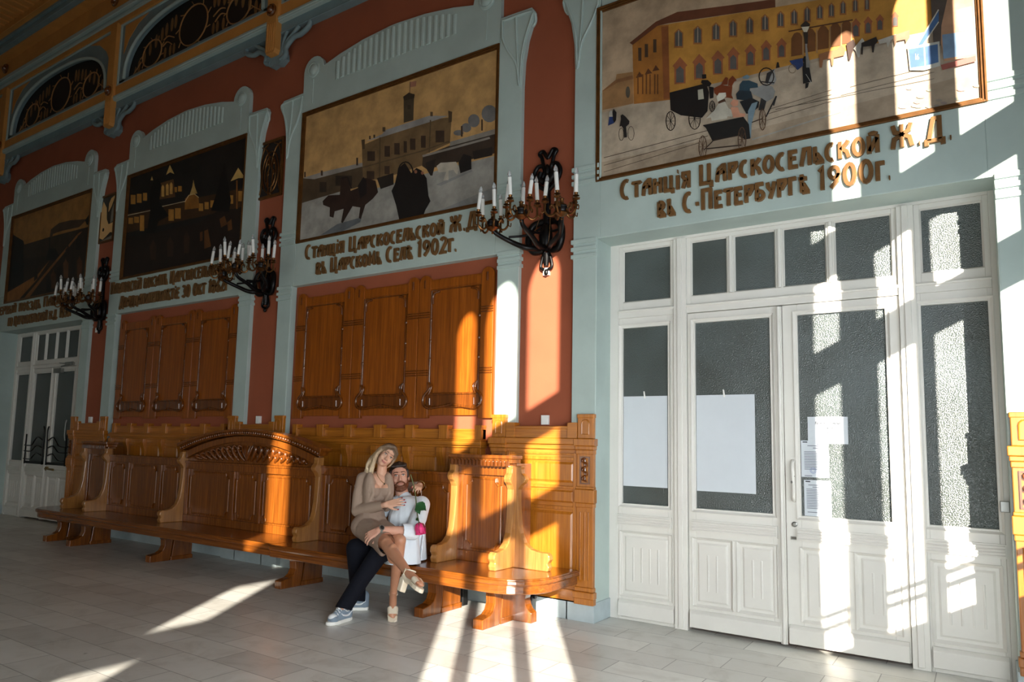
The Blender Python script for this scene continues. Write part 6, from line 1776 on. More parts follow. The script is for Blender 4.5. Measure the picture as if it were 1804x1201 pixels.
class Blob:
    """tapered limbs and masses that are fused into one continuous surface"""
    def __init__(s): s.b = MB()
    def cap(s, p0, p1, r0, r1, n=14):
        p0, p1 = Vector(p0), Vector(p1); ax = p1-p0; L = ax.length
        if L < 1e-6: return s.ell(p0, (r0, r0, r0))
        ax.normalize(); u = ax.orthogonal().normalized(); w = ax.cross(u)
        prof = [(r0*math.sin(PI/2*k/5), -r0*math.cos(PI/2*k/5)) for k in range(1, 6)] + [(r1*math.cos(PI/2*k/5), L+r1*math.sin(PI/2*k/5)) for k in range(0, 5)]
        vs = [tuple(p0-ax*r0)]
        for r, h in prof:
            for k in range(n):
                a = 2*PI*k/n; vs.append(tuple(p0+ax*h+(u*math.cos(a)+w*math.sin(a))*r))
        vs.append(tuple(p1+ax*r1)); m = len(prof); fs = []
        for k in range(n): fs.append((0, 1+(k+1) % n, 1+k))
        for i in range(m-1):
            for k in range(n): fs.append((1+i*n+k, 1+i*n+(k+1) % n, 1+(i+1)*n+(k+1) % n, 1+(i+1)*n+k))
        for k in range(n): fs.append((1+(m-1)*n+k, 1+(m-1)*n+(k+1) % n, len(vs)-1))
        s.b.add(vs, fs); return s
    def chain(s, pts, rs):
        for i in range(len(pts)-1): s.cap(pts[i], pts[i+1], rs[i], rs[i+1])
        return s
    def ell(s, c, r, R=None):
        b = MB(); b.ball((0, 0, 0), 1.0, 18, 12)
        Rm = R if R is not None else Matrix.Identity(3)
        s.b.add([tuple(Vector(c)+Rm @ Vector((p[0]*r[0], p[1]*r[1], p[2]*r[2]))) for p in b.v], b.f); return s
    def build(s, name, m, parent, voxel=.006, smooth=3, cuts=(), origin=None):
        me = bpy.data.meshes.new(name); me.from_pydata(s.b.v, [], s.b.f); me.update()
        bm = bmesh.new(); bm.from_mesh(me); bmesh.ops.remove_doubles(bm, verts=bm.verts, dist=1e-5)
        bmesh.ops.recalc_face_normals(bm, faces=bm.faces); bm.to_mesh(me); bm.free()
        o = bpy.data.objects.new(name, me); COL.objects.link(o)
        r = o.modifiers.new('fuse', 'REMESH'); r.mode = 'VOXEL'; r.voxel_size = voxel
        dg = bpy.context.evaluated_depsgraph_get(); dg.update()
        me2 = bpy.data.meshes.new_from_object(o.evaluated_get(dg)); me2.name = name
        o.modifiers.clear(); o.data = me2; bpy.data.meshes.remove(me)
        bm = bmesh.new(); bm.from_mesh(me2)
        for _ in range(smooth): bmesh.ops.smooth_vert(bm, verts=bm.verts, factor=.5, use_axis_x=True, use_axis_y=True, use_axis_z=True)
        for co, no, rad in cuts:
            co, no = Vector(co), Vector(no).normalized()
            vs = [v for v in bm.verts if (v.co-co).length < rad]
            es = {e for v in vs for e in v.link_edges}; fs = {f for v in vs for f in v.link_faces}
            bmesh.ops.bisect_plane(bm, geom=list(vs)+list(es)+list(fs), plane_co=co, plane_no=no, clear_outer=True)
        if origin is not None:
            for v in bm.verts: v.co -= Vector(origin)
        bm.to_mesh(me2); bm.free()
        me2.materials.clear(); me2.materials.append(m)
        me2.polygons.foreach_set('use_smooth', [True]*len(me2.polygons))
        if parent is not None: o.parent = parent
        if origin is not None: o.location = origin
        return o

def hand(bl, wrist, knuckle, normal, side, curl=(.25, .3, .35, .4), k=1.07, spread=.10, thumb_out=.5):
    """palm + four unequal fingers + thumb; wrist->knuckle gives the direction, normal is the back of the hand, side +1 puts the thumb on the (dir x normal) side"""
    w, kn = Vector(wrist), Vector(knuckle)
    d = (kn-w).normalized(); nrm = Vector(normal); nrm = (nrm-d*nrm.dot(d)).normalized(); sd = d.cross(nrm)*side
    tips = []
    offs = (.030, .010, -.010, -.029); lens = (.070, .078, .073, .058); rad = (.0088, .009, .0086, .0078)
    for i in range(4):
        base = kn+sd*offs[i]*k-d*abs(i-1)*.003
        bl.cap(w+sd*offs[i]*.55*k, base, .0145*k, .0115*k)
        a = curl[i]; dr = (d+sd*spread*(1.5-i)*.8).normalized(); p = base
        for j, f in enumerate((.45, .32, .23)):
            ang = a*(j+.6)
            q = p+(dr*math.cos(ang)-nrm*math.sin(ang))*lens[i]*f*k
            bl.cap(p, q, rad[i]*k*(1-.08*j), rad[i]*k*(.93-.09*j)); p = q
        tips.append((p, (dr*math.cos(a*2.6)-nrm*math.sin(a*2.6)).normalized()))
    t0 = w+d*.022+sd*.018*k; t1 = t0+(d*.55+sd*thumb_out-nrm*.2).normalized()*.040*k; t2 = t1+(d*.85+sd*thumb_out*.5-nrm*.3).normalized()*.030*k; t3 = t2+(d*.95+sd*.12-nrm*.3).normalized()*.024*k
    bl.cap(t0, t1, .0145*k, .011*k); bl.cap(t1, t2, .011*k, .0098*k); bl.cap(t2, t3, .0098*k, .008*k)
    tips.append((t3, (t3-t2).normalized()))
    return tips, nrm

def head_frame(c, fwd, tilt):
    f = Vector(fwd).normalized(); upv = Vector((0, 0, 1)); r = f.cross(upv).normalized(); u = r.cross(f).normalized()
    r, u = r*math.cos(tilt)+u*math.sin(tilt), u*math.cos(tilt)-r*math.sin(tilt)
    R = Matrix((r, f, u)).transposed()        # local x = person's right, y = forward, z = up
    return R, (lambda p: Vector(c)+R @ Vector(p))
def head_masses(bl, R, H, k, female):
    bl.ell(H((0, -.012*k, .032*k)), (.077*k, .096*k, .090*k), R)
    bl.ell(H((0, .026*k, -.022*k)), (.064*k, .066*k, .088*k), R)
    bl.ell(H((0, .048*k, (-.080 if female else -.088)*k)), ((.032 if female else .044)*k, .034*k, .030*k), R)
    bl.ell(H((0, .022*k, (-.056 if female else -.066)*k)), ((.050 if female else .057)*k, .054*k, .044*k), R)
    for sx in (-1, 1):
        bl.ell(H((sx*.034*k, .061*k, -.024*k)), (.027*k, .022*k, .026*k), R)
        bl.ell(H((sx*.079*k, -.006*k, -.008*k)), (.010*k, .020*k, .032*k), R)
        bl.cap(H((sx*.012*k, .088*k, .030*k)), H((sx*.042*k, .078*k, .030*k)), .010*k, .009*k)
    bl.cap(H((0, .090*k, .016*k)), H((0, .112*k, -.026*k)), .0085*k, .0125*k)
    for sx in (-1, 1): bl.ell(H((sx*.012*k, .098*k, -.031*k)), (.009*k, .010*k, .008*k), R)
    bl.ell(H((0, .084*k, -.062*k)), (.024*k, .014*k, .014*k), R)
def face_parts(body, R, H, k, lip, brow, iris, female):
    b = MB(); b.mat(M['eye'])
    def E(c, r):
        q = MB(); q.ball((0, 0, 0), 1.0, 12, 8); b.add([tuple(H(c)+R @ Vector((p[0]*r[0], p[1]*r[1], p[2]*r[2]))) for p in q.v], q.f)
    for sx in (-1, 1): E((sx*.030*k, .0815*k, .010*k), (.0138*k, .009*k, .0054*k))
    b.mat(iris)
    for sx in (-1, 1): E((sx*.030*k, .0875*k, .0105*k), (.0054*k, .005*k, .0054*k))
    b.mat(brow)
    for sx in (-1, 1):
        b.tube([H((sx*q*k, y*k, z*k)) for q, y, z in ((.0135, .091, .0140), (.022, .0945, .0185), (.032, .093, .0185), (.043, .086, .0145), (.050, .079, .0165))], [.0014*k, .0022*k, .0026*k, .0024*k, .001*k], 6)
        b.tube(smooth_path([H((sx*q*k, y*k, z*k)) for q, y, z in ((.013, .0985, .0325), (.026, .0965, .0375), (.040, .089, .0375), (.052, .078, .031))], 4), (.0016 if female else .0028)*k, 6)
    b.mat(lip)
    km = k; k = k if female else k*.86
    H_ = H
    H = H_ if female else (lambda p: H_((p[0], p[1]+.0128*km, p[2]-.009*km)))
    b.tube(smooth_path([H((q*k, y*k, z*k)) for q, y, z in ((-.025, .085, -.054), (-.010, .0970, -.0570), (0, .0980, -.0585), (.010, .0970, -.0570), (.025, .085, -.054))], 4), .0030*k, 6)
    b.tube(smooth_path([H((q*k, y*k, z*k)) for q, y, z in ((-.022, .086, -.058), (-.009, .0955, -.0655), (.009, .0955, -.0655), (.022, .086, -.058))], 4), .0036*k, 6)
    if female:
        b.mat(M['eye']); b.tube(smooth_path([H((q*k, y*k, z*k)) for q, y, z in ((-.018, .087, -.0565), (0, .0955, -.0618), (.018, .087, -.0565))], 4), .0022*k, 6)
    b.build('face_features', None, body, smooth=60)
M['eye'] = plain('eye_white', (226, 222, 216), .25, var=.01)
M['iris_dark'] = plain('dark_iris', (52, 40, 32), .2); M['iris_grey'] = plain('grey_iris', (84, 84, 78), .2)
SKW = skin_mat('woman_skin', (214, 168, 142)); SKM = skin_mat('man_skin', (206, 156, 134))
LEGW = skin_mat('stocking_skin', (196, 142, 112), .42)
TAUPE = cloth_mat('taupe_knit', (160, 138, 122), .35, 7); TAUPE2 = cloth_mat('taupe_jersey', (154, 132, 117), .35, 6)
SHIRT = cloth_mat('white_cotton', (220, 228, 236), .35, 6, rough=.9); NAVY = cloth_mat('navy_trouser_cloth', (13, 15, 25), .4, 7)
V = Vector
# ------------------------------------------------------------------ man
mk = 1.07
man = thing('person', (-4.37, -.70, ZS), 'bearded man in white shirt and navy trousers seated on the bench, watch on his wrist', 'person')
man.location = (0, 0, 0)
mp = dict(pel=V((-4.37,-.70,.56)), chest=V((-4.356,-.74,.872)), neck=V((-4.455,-.67,1.02)), head=V((-4.512,-.675,1.196)),
          shL=V((-4.245,-.66,.955)), shR=V((-4.555,-.75,.945)), elL=V((-4.085,-.97,.745)), wrL=V((-4.215,-1.265,.773)), knL=V((-4.285,-1.315,.722)),
          hipL=V((-4.30,-.73,.535)), hipR=V((-4.46,-.74,.54)), kneeL=V((-4.29,-1.16,.565)), anL=V((-4.45,-1.43,.13)), kneeR=V((-4.59,-1.15,.57)), anR=V((-4.655,-1.02,.12)))
bl = Blob()
R, H = head_frame(mp['head'], (.68, -.73, .10), math.radians(-7))
head_masses(bl, R, H, mk*1.02, False)
bl.cap(mp['neck']-V((0,0,.05)), H((0, -.015, -.05)), .066, .058)
bl.chain([mp['shR'], (mp['shL']+mp['shR'])/2+V((0,.02,.01)), mp['shL']], [.05, .055, .05]); bl.cap(mp['chest']-V((0,0,.05)), mp['pel'], .11, .12)
bl.chain([mp['shL'], mp['elL'], mp['wrL']], [.055, .045, .030]); bl.cap(mp['elL'].lerp(mp['wrL'], .25), mp['wrL'], .046, .030)
bl.cap(mp['shR'], mp['shR']+V((-.09, -.06, -.12)), .05, .045); bl.cap(mp['shR']+V((-.09, -.06, -.12)), V((-4.71, -.84, .85)), .042, .03)
hand(bl, V((-4.71, -.84, .85)), V((-4.755, -.925, .825)), (-.9, .3, .3), 1, (.4, .4, .4, .4))
for h_, k_, a_ in (('hipL','kneeL','anL'), ('hipR','kneeR','anR')): bl.chain([mp[h_], mp[k_], mp[a_]], [.085, .055, .04])
tipsM, nM = hand(bl, mp['wrL'], mp['knL'], (.35, -.72, .60), -1, (.45, .48, .52, .58), 1.08, .24, .75)
mb = bl.build('body', SKM, man, .0055, 3)
face_parts(mb, R, H, mk*1.02, plain('man_lip', (186, 118, 104), .5), plain('man_brow', (62, 42, 30), .6), M['iris_grey'], False)
# hair: short sides, swept back on top
hk = mk*1.02
bl = Blob()
bl.ell(H((0, -.022*hk, .052*hk)), (.083*hk, .094*hk, .086*hk), R)
bl.ell(H((0, -.035*hk, .0)), (.082*hk, .075*hk, .09*hk), R)
for sx in (-1, 1): bl.cap(H((sx*.074*hk, .018*hk, .05*hk)), H((sx*.076*hk, .012*hk, -.005*hk)), .014*hk, .009*hk)
for i in range(9):
    x = (-.058+.0145*i)*hk
    bl.chain([H((x, .064*hk, .092*hk)), H((x*.96-.004, .050*hk, .114*hk-abs(x)*.22+.004*math.sin(i*2))), H((x*.92-.008, -.01*hk, .126*hk-abs(x)*.35)), H((x*.8-.008, -.08*hk, .10*hk-abs(x)*.3))], [.012, .015, .017, .015])
mh = bl.build('hair', hair_mat('dark_brown_hair', [(0, (40, 27, 20)), (1, (58, 40, 30))], 4), mb, .005, 1, origin=tuple(H((0, 0, .1))))
# beard and moustache
bl = Blob()
jaw = [(.066, .004, -.028), (.064, .022, -.058), (.052, .048, -.088), (.030, .070, -.106), (0, .078, -.112)]
pts = [H((x*hk, y*hk, z*hk)) for x, y, z in jaw] + [H((-x*hk, y*hk, z*hk)) for x, y, z in jaw[-2::-1]]
bl.chain(pts, [.008, .013, .017, .020, .022, .020, .017, .013, .008])
bl.chain([H((x*hk, y*hk, z*hk)) for x, y, z in ((.048, .062, -.072), (.028, .084, -.088), (0, .092, -.092), (-.028, .084, -.088), (-.048, .062, -.072))], [.014, .014, .013, .014, .014])
bl.ell(H((0, .066*hk, -.108*hk)), (.036*hk, .030*hk, .026*hk), R)
bl.chain([H((x*hk, y*hk, z*hk)) for x, y, z in ((.040, .078, -.064), (.024, .095, -.050), (.008, .1035, -.0455), (-.008, .1035, -.0455), (-.024, .095, -.050), (-.040, .078, -.064))], [.006, .0075, .007, .007, .0075, .006])
bl.build('beard', hair_mat('ginger_beard', [(0, (112, 62, 36)), (1, (128, 76, 46))], 4, .6), mb, .0045, 1, origin=tuple(H((0, .08, -.08))))
# shirt
bl = Blob()
bl.ell(mp['chest']+V((0, 0, -.025)), (.18, .138, .185), Matrix.Rotation(math.radians(-20), 3, 'Z'))
bl.chain([mp['shR'], (mp['shL']+mp['shR'])/2+V((0,.03,.012)), mp['shL']], [.066, .072, .070])
bl.cap(mp['neck']+V((.02, -.01, -.085)), mp['neck']+V((0.005, .005, -.022)), .10, .071)
bl.chain([mp['shL'], mp['shL'].lerp(mp['elL'], .5)+V((.012, 0, 0)), mp['elL'], mp['elL'].lerp(mp['wrL'], .30)], [.082, .078, .073, .064])
bl.cap(mp['elL'].lerp(mp['wrL'], .14), mp['elL'].lerp(mp['wrL'], .30), .071, .068)
bl.chain([mp['shR'], mp['shR']+V((-.09, -.06, -.12)), V((-4.69, -.80, .86))], [.075, .062, .05])
for dx in (-.04, .05): bl.cap(mp['chest']+V((dx*.6, 0, -.05)), mp['pel']+V((dx, -.02, -.10)), .15, .165)
bl.cap(mp['pel']+V((.03, -.18, .10)), mp['pel']+V((.07, -.27, -.10)), .11, .125); bl.cap(V((-4.25, -.95, .66)), V((-4.215, -1.02, .44)), .10, .115); bl.cap(V((-4.21, -.88, .66)), V((-4.17, -.92, .44)), .10, .12)
# soft folds raised across the body and sleeve
for p0, p1, r in (((-4.30, -.80, .90), (-4.26, -.83, .70), .018), ((-4.36, -.81, .80), (-4.25, -.86, .62), .02), ((-4.22, -.66, .92), (-4.15, -.80, .80), .018), ((-4.24, -.72, .88), (-4.12, -.87, .74), .016),
                  ((-4.22, -.84, .68), (-4.23, -.88, .48), .02), ((-4.30, -.87, .68), (-4.29, -.90, .48), .018), ((-4.16, -.74, .74), (-4.14, -.80, .50), .02), ((-4.40, -.80, .95), (-4.35, -.84, .72), .012)):
    bl.cap(V(p0)+V((.01, .01, 0)), V(p1)+V((.01, .012, 0)), r*.62, r*.5)
e_ = mp['elL'].lerp(mp['wrL'], .33); d_ = (mp['wrL']-mp['elL']).normalized()
shirt = bl.build('shirt', SHIRT, man, .0065, 2, cuts=[(e_, d_, .11), (mp['pel']+V((0,0,-.095)), (0,0,-1), .7)])
bl = Blob(); q0, q1 = mp['elL'].lerp(mp['wrL'], .19), mp['elL'].lerp(mp['wrL'], .36)
bl.cap(q0, q1, .069, .064); bl.build('rolled_cuff', SHIRT, shirt, .006, 1, cuts=[(q1, d_, .12), (q0, -d_, .12)])
b = MB()
n0 = mp['neck']; cv = V((.66, -.75, 0)); rv = V((.75, .66, 0))
for sg in (-1, 1):
    a0, a1, a2 = n0-cv*.05+rv*sg*.062+V((0,0,.035)), n0+cv*.05+rv*sg*.052+V((0,0,-.005)), n0+cv*.088+rv*sg*.012+V((0,0,-.075))
    c0, c1, c2 = n0-cv*.06+rv*sg*.085+V((0,0,-.01)), n0+cv*.06+rv*sg*.100+V((0,0,-.055)), n0+cv*.098+rv*sg*.062+V((0,0,-.115))
    vs = [a0, a1, a2, c0, c1, c2]; t = cv*.012
    vs = [tuple(p) for p in vs]+[tuple(p+t) for p in vs]
    b.add(vs, [(0,1,4,3),(1,2,5,4),(6,9,10,7),(7,10,11,8),(0,6,7,1),(1,7,8,2),(3,4,10,9),(4,5,11,10),(2,8,11,5),(0,3,9,6)])
o = b.build('collar', SHIRT, shirt, smooth=60, fix=True)
b = MB()
for t in (.18, .34, .5, .66): 
    p = (n0+cv*.115+V((.02,0,-.10))).lerp(mp['pel']+V((-.02, -.165, .12)), t); b.ball(tuple(p), .007, 8, 6)
b.build('button', M['plastic'], shirt)
# trousers
bl = Blob()
bl.ell(mp['pel']+V((-.01, -.05, -.015)), (.17, .15, .095))
bl.chain([mp['hipL'], mp['kneeL'], mp['kneeL'].lerp(mp['anL'], .5), mp['anL']+V((0,0,-.03))], [.108, .085, .074, .068])
bl.chain([mp['hipR'], mp['kneeR'], mp['kneeR'].lerp(mp['anR'], .5), mp['anR']+V((0,0,-.03))], [.108, .088, .078, .068])
bl.chain([mp['hipR']+V((-.03,0,0)), mp['kneeR']+V((-.02,0,0))], [.09, .07])
bl.build('trousers', NAVY, man, .0075, 2, cuts=[(mp['anL']+V((0,0,-.02)), (.0,-.35,-1), .14), (mp['anR']+V((0,0,-.035)), (0,-.2,-1), .12)])
# sneakers
GREYS = plain('grey_suede', (126, 140, 154), .7, var=.06); WHS = plain('white_leather', (228, 230, 232), .45, var=.02); SOLE = plain('white_rubber', (232, 230, 224), .5, var=.02)
def sneaker(ank, toe, nm):
    a, t = V(ank), V(toe); d = (t-a); d.z = 0; L = d.length; d.normalize(); s = V((-d.y, d.x, 0))
    base = V((a.x, a.y, 0))
    P_ = lambda f, w, z: base+d*f+s*w+V((0,0,z))
    plan = [(-.085, .030), (-.095, 0), (-.085, -.030), (-.04, -.040), (.04, -.040), (.12, -.050), (.18, -.042), (.215, -.020), (.222, 0), (.212, .024), (.17, .044), (.11, .050), (.04, .040), (-.04, .040)]
    k = (L+.0)/.215
    b = MB(); vs = [tuple(P_(f*k, w*1.08, z)) for z in (0, .028) for f, w in plan]; n = len(plan)
    b.add(vs, [tuple(range(n-1, -1, -1)), tuple(range(n, 2*n))]+[(i, (i+1) % n, n+(i+1) % n, n+i) for i in range(n)])
    root = b.build('sneaker', SOLE, man, bevel=.006, fix=True)
    bl = Blob()
    bl.cap(P_(-.045*k, 0, .05), P_(-.05*k, 0, .125), .047, .044); bl.cap(P_(-.03*k, 0, .045), P_(.15*k, 0, .045), .043, .038)
    bl.cap(P_(.0*k, 0, .10), P_(.10*k, 0, .065), .043, .036); bl.cap(P_(.15*k, .012, .04), P_(.15*k, -.012, .04), .038, .036)
    bl.build('upper', GREYS, root, .005, 2)
    bl = Blob(); bl.ell(P_(.150*k, 0, .058), (.040, .040, .028)); bl.build('toe_cap', WHS, root, .005, 2)
    bl = Blob(); bl.cap(P_(.015*k, -.018, .145), P_(.015*k, .018, .145), .022, .022); bl.cap(P_(.0, -.015, .17), P_(.0, .015, .17), .016, .016); bl.cap(P_(.06*k, 0, .11), P_(.015*k, 0, .15), .022, .028)
    o = bl.build('tongue', WHS, root, .005, 2)
    b = MB()
    for q in range(5):
        f = .045+.022*q; z = .135-.014*q
        b.tube([P_(f*k, -.034, z-.018), P_(f*k, 0, z+.006), P_((f+.008)*k, .034, z-.018)], .0045, 6)
    b.tube(smooth_path([P_(.04*k, 0, .142), P_(.055*k, .04, .15), P_(.07*k, .055, .12), P_(.05*k, .05, .115)], 4), .004, 5)
    b.build('laces', WHS if nm else GREYS, root, smooth=60)
    b = MB(); b.mat(WHS)
    for sg in (-1, 1):
        b.tube(smooth_path([P_(-.06*k, sg*.043, .085), P_(-.01*k, sg*.045, .058), P_(.05*k, sg*.042, .062), P_(.08*k, sg*.038, .08)], 5), [.004]*4+[.008]*8+[.004]*4, 6)
        b.tube(smooth_path([P_(-.05*k, sg*.043, .11), P_(.0*k, sg*.044, .09), P_(.03*k, sg*.042, .10)], 5), .005, 6)
    b.build('side_swoosh', None, root, smooth=60)
    return root
sneaker((-4.46, -1.40, 0), (-4.445, -1.60, 0), 1)
sneaker((-4.66, -1.00, 0), (-4.80, -1.14, 0), 0)
# wrist watch
b = MB(); ax = (mp['wrL']-mp['elL']).normalized(); u = ax.orthogonal().normalized(); w_ = ax.cross(u); c = mp['wrL']-ax*.012
b.mat(M['steel'])
ringp_ = [c+(u*math.cos(2*PI*k/20)+w_*math.sin(2*PI*k/20))*.035 for k in range(20)]
b.tube(ringp_, .0075, 6, closed=True); b.tube([p+ax*.008 for p in ringp_], .0075, 6, closed=True)
nn = V((.35, -.75, .5)); nn = (nn-ax*nn.dot(ax)).normalized(); f0 = c+nn*.034+ax*.004
tt = ax.cross(nn)
def disc(b, o_, r, h, n=18):
    vs = [tuple(o_+(ax*math.cos(2*PI*k/n)+tt*math.sin(2*PI*k/n))*r) for k in range(n)]+[tuple(o_+nn*h+(ax*math.cos(2*PI*k/n)+tt*math.sin(2*PI*k/n))*r) for k in range(n)]
    b.add(vs, [tuple(range(n-1, -1, -1)), tuple(range(n, 2*n))]+[(k, (k+1) % n, n+(k+1) % n, n+k) for k in range(n)])
disc(b, f0, .024, .008); b.mat(M['black']); disc(b, f0+nn*.004, .018, .005)
b.build('wristwatch', None, man, smooth=40, fix=True)

# ------------------------------------------------------------------ woman
woman = thing('person', (0, 0, 0), 'blonde woman in taupe skirt and cardigan sitting sideways across the lap of the bearded man', 'person')
wk = 1.04
wp = dict(pel=V((-4.575,-.98,.775)), waist=V((-4.60,-.93,.925)), chest=V((-4.565,-.92,1.09)), neck=V((-4.548,-.885,1.238)), head=V((-4.500,-.885,1.394)),
          shR=V((-4.70,-.975,1.178)), shL=V((-4.575,-.73,1.165)), elR=V((-4.688,-1.04,.888)), wrR=V((-4.345,-1.05,.966)), haR=V((-4.262,-.992,.990)),
          elL=V((-4.60,-.50,1.09)), wrL=V((-4.348,-.56,1.125)), haL=V((-4.30,-.66,1.102)),
          hipR=V((-4.50,-1.06,.73)), hipL=V((-4.56,-.93,.735)), kn1=V((-4.123,-1.27,.660)), an1=V((-3.675,-1.50,.495)), toe1=V((-3.505,-1.575,.455)),
          kn2=V((-4.105,-1.12,.682)), an2=V((-4.260,-1.0,.195)), toe2=V((-4.165,-1.11,.05)))
bl = Blob()
RW, HW = head_frame(wp['head'], (.76, -.65, -.06), math.radians(36))
head_masses(bl, RW, HW, wk*.92, True)
bl.cap(wp['neck']-V((.01,0,.06)), HW((0, -.01, -.055)), .050, .045)
bl.chain([wp['shR'], wp['neck']+V((-.01,0,-.05)), wp['shL']], [.050, .060, .050])
bl.ell(wp['chest']+V((0, 0, .02)), (.125, .085, .13), Matrix.Rotation(math.radians(59), 3, 'Z'))
fd = V((.86, -.51, 0)); sdv = V((.51, .86, 0))
for sg in (-1, 1): bl.ell(wp['chest']+fd*.062+sdv*sg*.062+V((0,0,-.005)), (.066, .066, .064))
bl.cap(wp['chest']+V((0,0,-.06)), wp['waist'], .095, .092); bl.cap(wp['waist'], wp['pel'], .098, .12)
bl.chain([wp['shR'], wp['elR'], wp['wrR']], [.046, .038, .026]); bl.chain([wp['shL'], wp['elL'], wp['wrL']], [.046, .038, .026])
tipsR, nR = hand(bl, wp['wrR'], wp['wrR'].lerp(wp['haR'], .92), (-.1, -.9, .42), 1, (.06, .08, .10, .14), 1.02, .16, .6)
tipsL, nL = hand(bl, wp['wrL'], wp['haL']+V((-.005, .02, .005)), (.45, -.25, .85), 1, (.75, .8, .85, .9), .95, .16, .7)
wbody = bl.build('body', SKW, woman, .005, 3)
# legs are bare from the hem down: part of the same figure's skin, with a faint stocking sheen
bl = Blob()
def leg(h_, k_, a_, t_):
    sh = (a_-k_).normalized(); back = V((.0, .0, 0)); 
    bl.chain([h_, h_.lerp(k_, .6), k_], [.088, .072, .056])
    bl.chain([k_, k_.lerp(a_, .3), k_.lerp(a_, .65), a_], [.054, .054, .042, .031])
    cdir = (h_-k_).normalized(); cdir = (cdir-sh*cdir.dot(sh)).normalized()
    bl.ell(k_.lerp(a_, .28)+cdir*.012, (.050, .050, .085))
    bl.ell(k_-cdir*.012-sh*.005, (.048, .048, .048))
    f = (t_-a_); bl.chain([a_, a_+f*.45+V((0,0,.0)), t_], [.034, .034, .024])
    bl.cap(a_, a_-f*.22+sh*.03, .033, .028)
    sd = sh.cross(f).normalized()
    for q, l in ((-.026, .9), (-.012, 1.0), (.002, 1.0), (.016, .96), (.028, .88)): bl.cap(a_+f*.8+sd*q, a_+f*(1.0*l+.12)+sd*q, .011, .010)
leg(wp['hipR'], wp['kn1'], wp['an1'], wp['toe1']); leg(wp['hipL'], wp['kn2'], wp['an2'], wp['toe2'])
bl.ell(wp['pel'], (.12, .11, .10))
bl.build('legs', LEGW, wbody, .006, 3)
face_parts(wbody, RW, HW, wk*.92, plain('woman_lip', (190, 112, 104), .45), plain('woman_brow', (70, 52, 42), .6), M['iris_dark'], True)
b = MB(); NAIL = plain('crimson_nail', (150, 16, 44), .25)
for tips in (tipsR, tipsL):
    nr = nR if tips is tipsR else nL
    for p, d in tips: 
        q = MB(); q.ball((0,0,0), 1, 8, 6); s_ = d.cross(nr).normalized(); n_ = s_.cross(d).normalized()
        Rn = Matrix((s_, d, n_)).transposed(); b.add([tuple(p+n_*.004+d*.004+Rn @ V((c_[0]*.0065, c_[1]*.0095, c_[2]*.004))) for c_ in q.v], q.f)
b.build('nails', NAIL, wbody, smooth=60)
# cropped top, cardigan, skirt
bl = Blob()
for sg in (-1, 1): bl.ell(wp['chest']+fd*.064+sdv*sg*.062+V((0,0,-.018)), (.070, .070, .066))
bl.ell(wp['chest']+fd*.01+V((0,0,-.03)), (.118, .088, .085), Matrix.Rotation(math.radians(59), 3, 'Z'))
for sg in (-1, 1): bl.chain([wp['chest']+fd*.085+sdv*sg*.088+V((0,0,.02)), wp['chest']+fd*.07+sdv*sg*.095+V((0,0,.075)), wp['neck']+sdv*sg*.085+fd*.01+V((0,0,-.045))], [.034, .022, .018])
bl.cap(wp['chest']+V((0,0,-.05)), wp['chest']+V((-.01,0,-.10)), .102, .100)
top = bl.build('cropped_top', TAUPE2, woman, .006, 2, cuts=[(wp['chest']+V((0,0,-.105)), (0,0,-1), .3)])
bl = Blob()
bl.chain([wp['shR']+V((.03,.01,.012)), wp['shR'], wp['shR'].lerp(wp['elR'], .5)+V((-.012,0,0)), wp['elR']+V((-.004,0,0)), wp['elR'].lerp(wp['wrR'], .5), wp['elR'].lerp(wp['wrR'], .97)], [.058, .062, .062, .058, .052, .042])
bl.chain([wp['shL']+V((-.02,0,0)), wp['shL'], wp['elL'], wp['elL'].lerp(wp['wrL'], .8)], [.056, .058, .05, .04])
bl.chain([wp['shR']+V((.015,.03,-.02)), wp['neck']+V((-.02,.06,-.05)), wp['shL']+V((0,.03,-.02))], [.06, .05, .055])
bl.ell(wp['chest']-fd*.045+V((0,0,-.04)), (.135, .075, .15), Matrix.Rotation(math.radians(59), 3, 'Z'))
RT = Matrix.Rotation(math.radians(59), 3, 'Z')
for sg in (-1, 1):
    bl.ell(wp['chest']+fd*.030+sdv*sg*.088+V((0,0,-.01)), (.058, .090, .165), RT)
    bl.ell(wp['chest']+fd*.020+sdv*sg*.085+V((0,0,-.11)), (.055, .090, .10), RT)
    bl.chain([wp['neck']+sdv*sg*.060-fd*.01+V((0,0,-.005)), wp['neck']+sdv*sg*.075+fd*.035+V((0,0,-.06)), wp['chest']+sdv*sg*.080+fd*.105+V((0,0,.035)), wp['chest']+sdv*sg*.075+fd*.128+V((0,0,-.03)), wp['waist']+sdv*sg*.075+fd*.105+V((0,0,.045))], [.016, .018, .020, .020, .018])
bl.cap(wp['waist']-fd*.03+V((0,0,.06)), wp['waist']-fd*.03, .105, .10)
dr = (wp['wrR']-wp['elR']).normalized()
bl.build('cardigan', TAUPE, woman, .006, 2, cuts=[(wp['elR'].lerp(wp['wrR'], .95), dr, .10)])
bl = Blob()
bl.ell(wp['pel']+V((-.005, .0, .01)), (.158, .150, .125)); bl.cap(wp['waist']+V((.0,-.01,-.02)), wp['pel']+V((0,0,.02)), .112, .14)
bl.ell(V((-4.60, -1.03, .75)), (.14, .12, .115))
t1, t2 = wp['hipR'].lerp(wp['kn1'], .97), wp['hipL'].lerp(wp['kn2'], .74)
bl.chain([wp['hipR']+V((-.03,0,0)), wp['hipR'].lerp(wp['kn1'], .5), t1], [.115, .102, .086]); bl.chain([wp['hipL'], wp['hipL'].lerp(wp['kn2'], .5), t2], [.115, .10, .085])
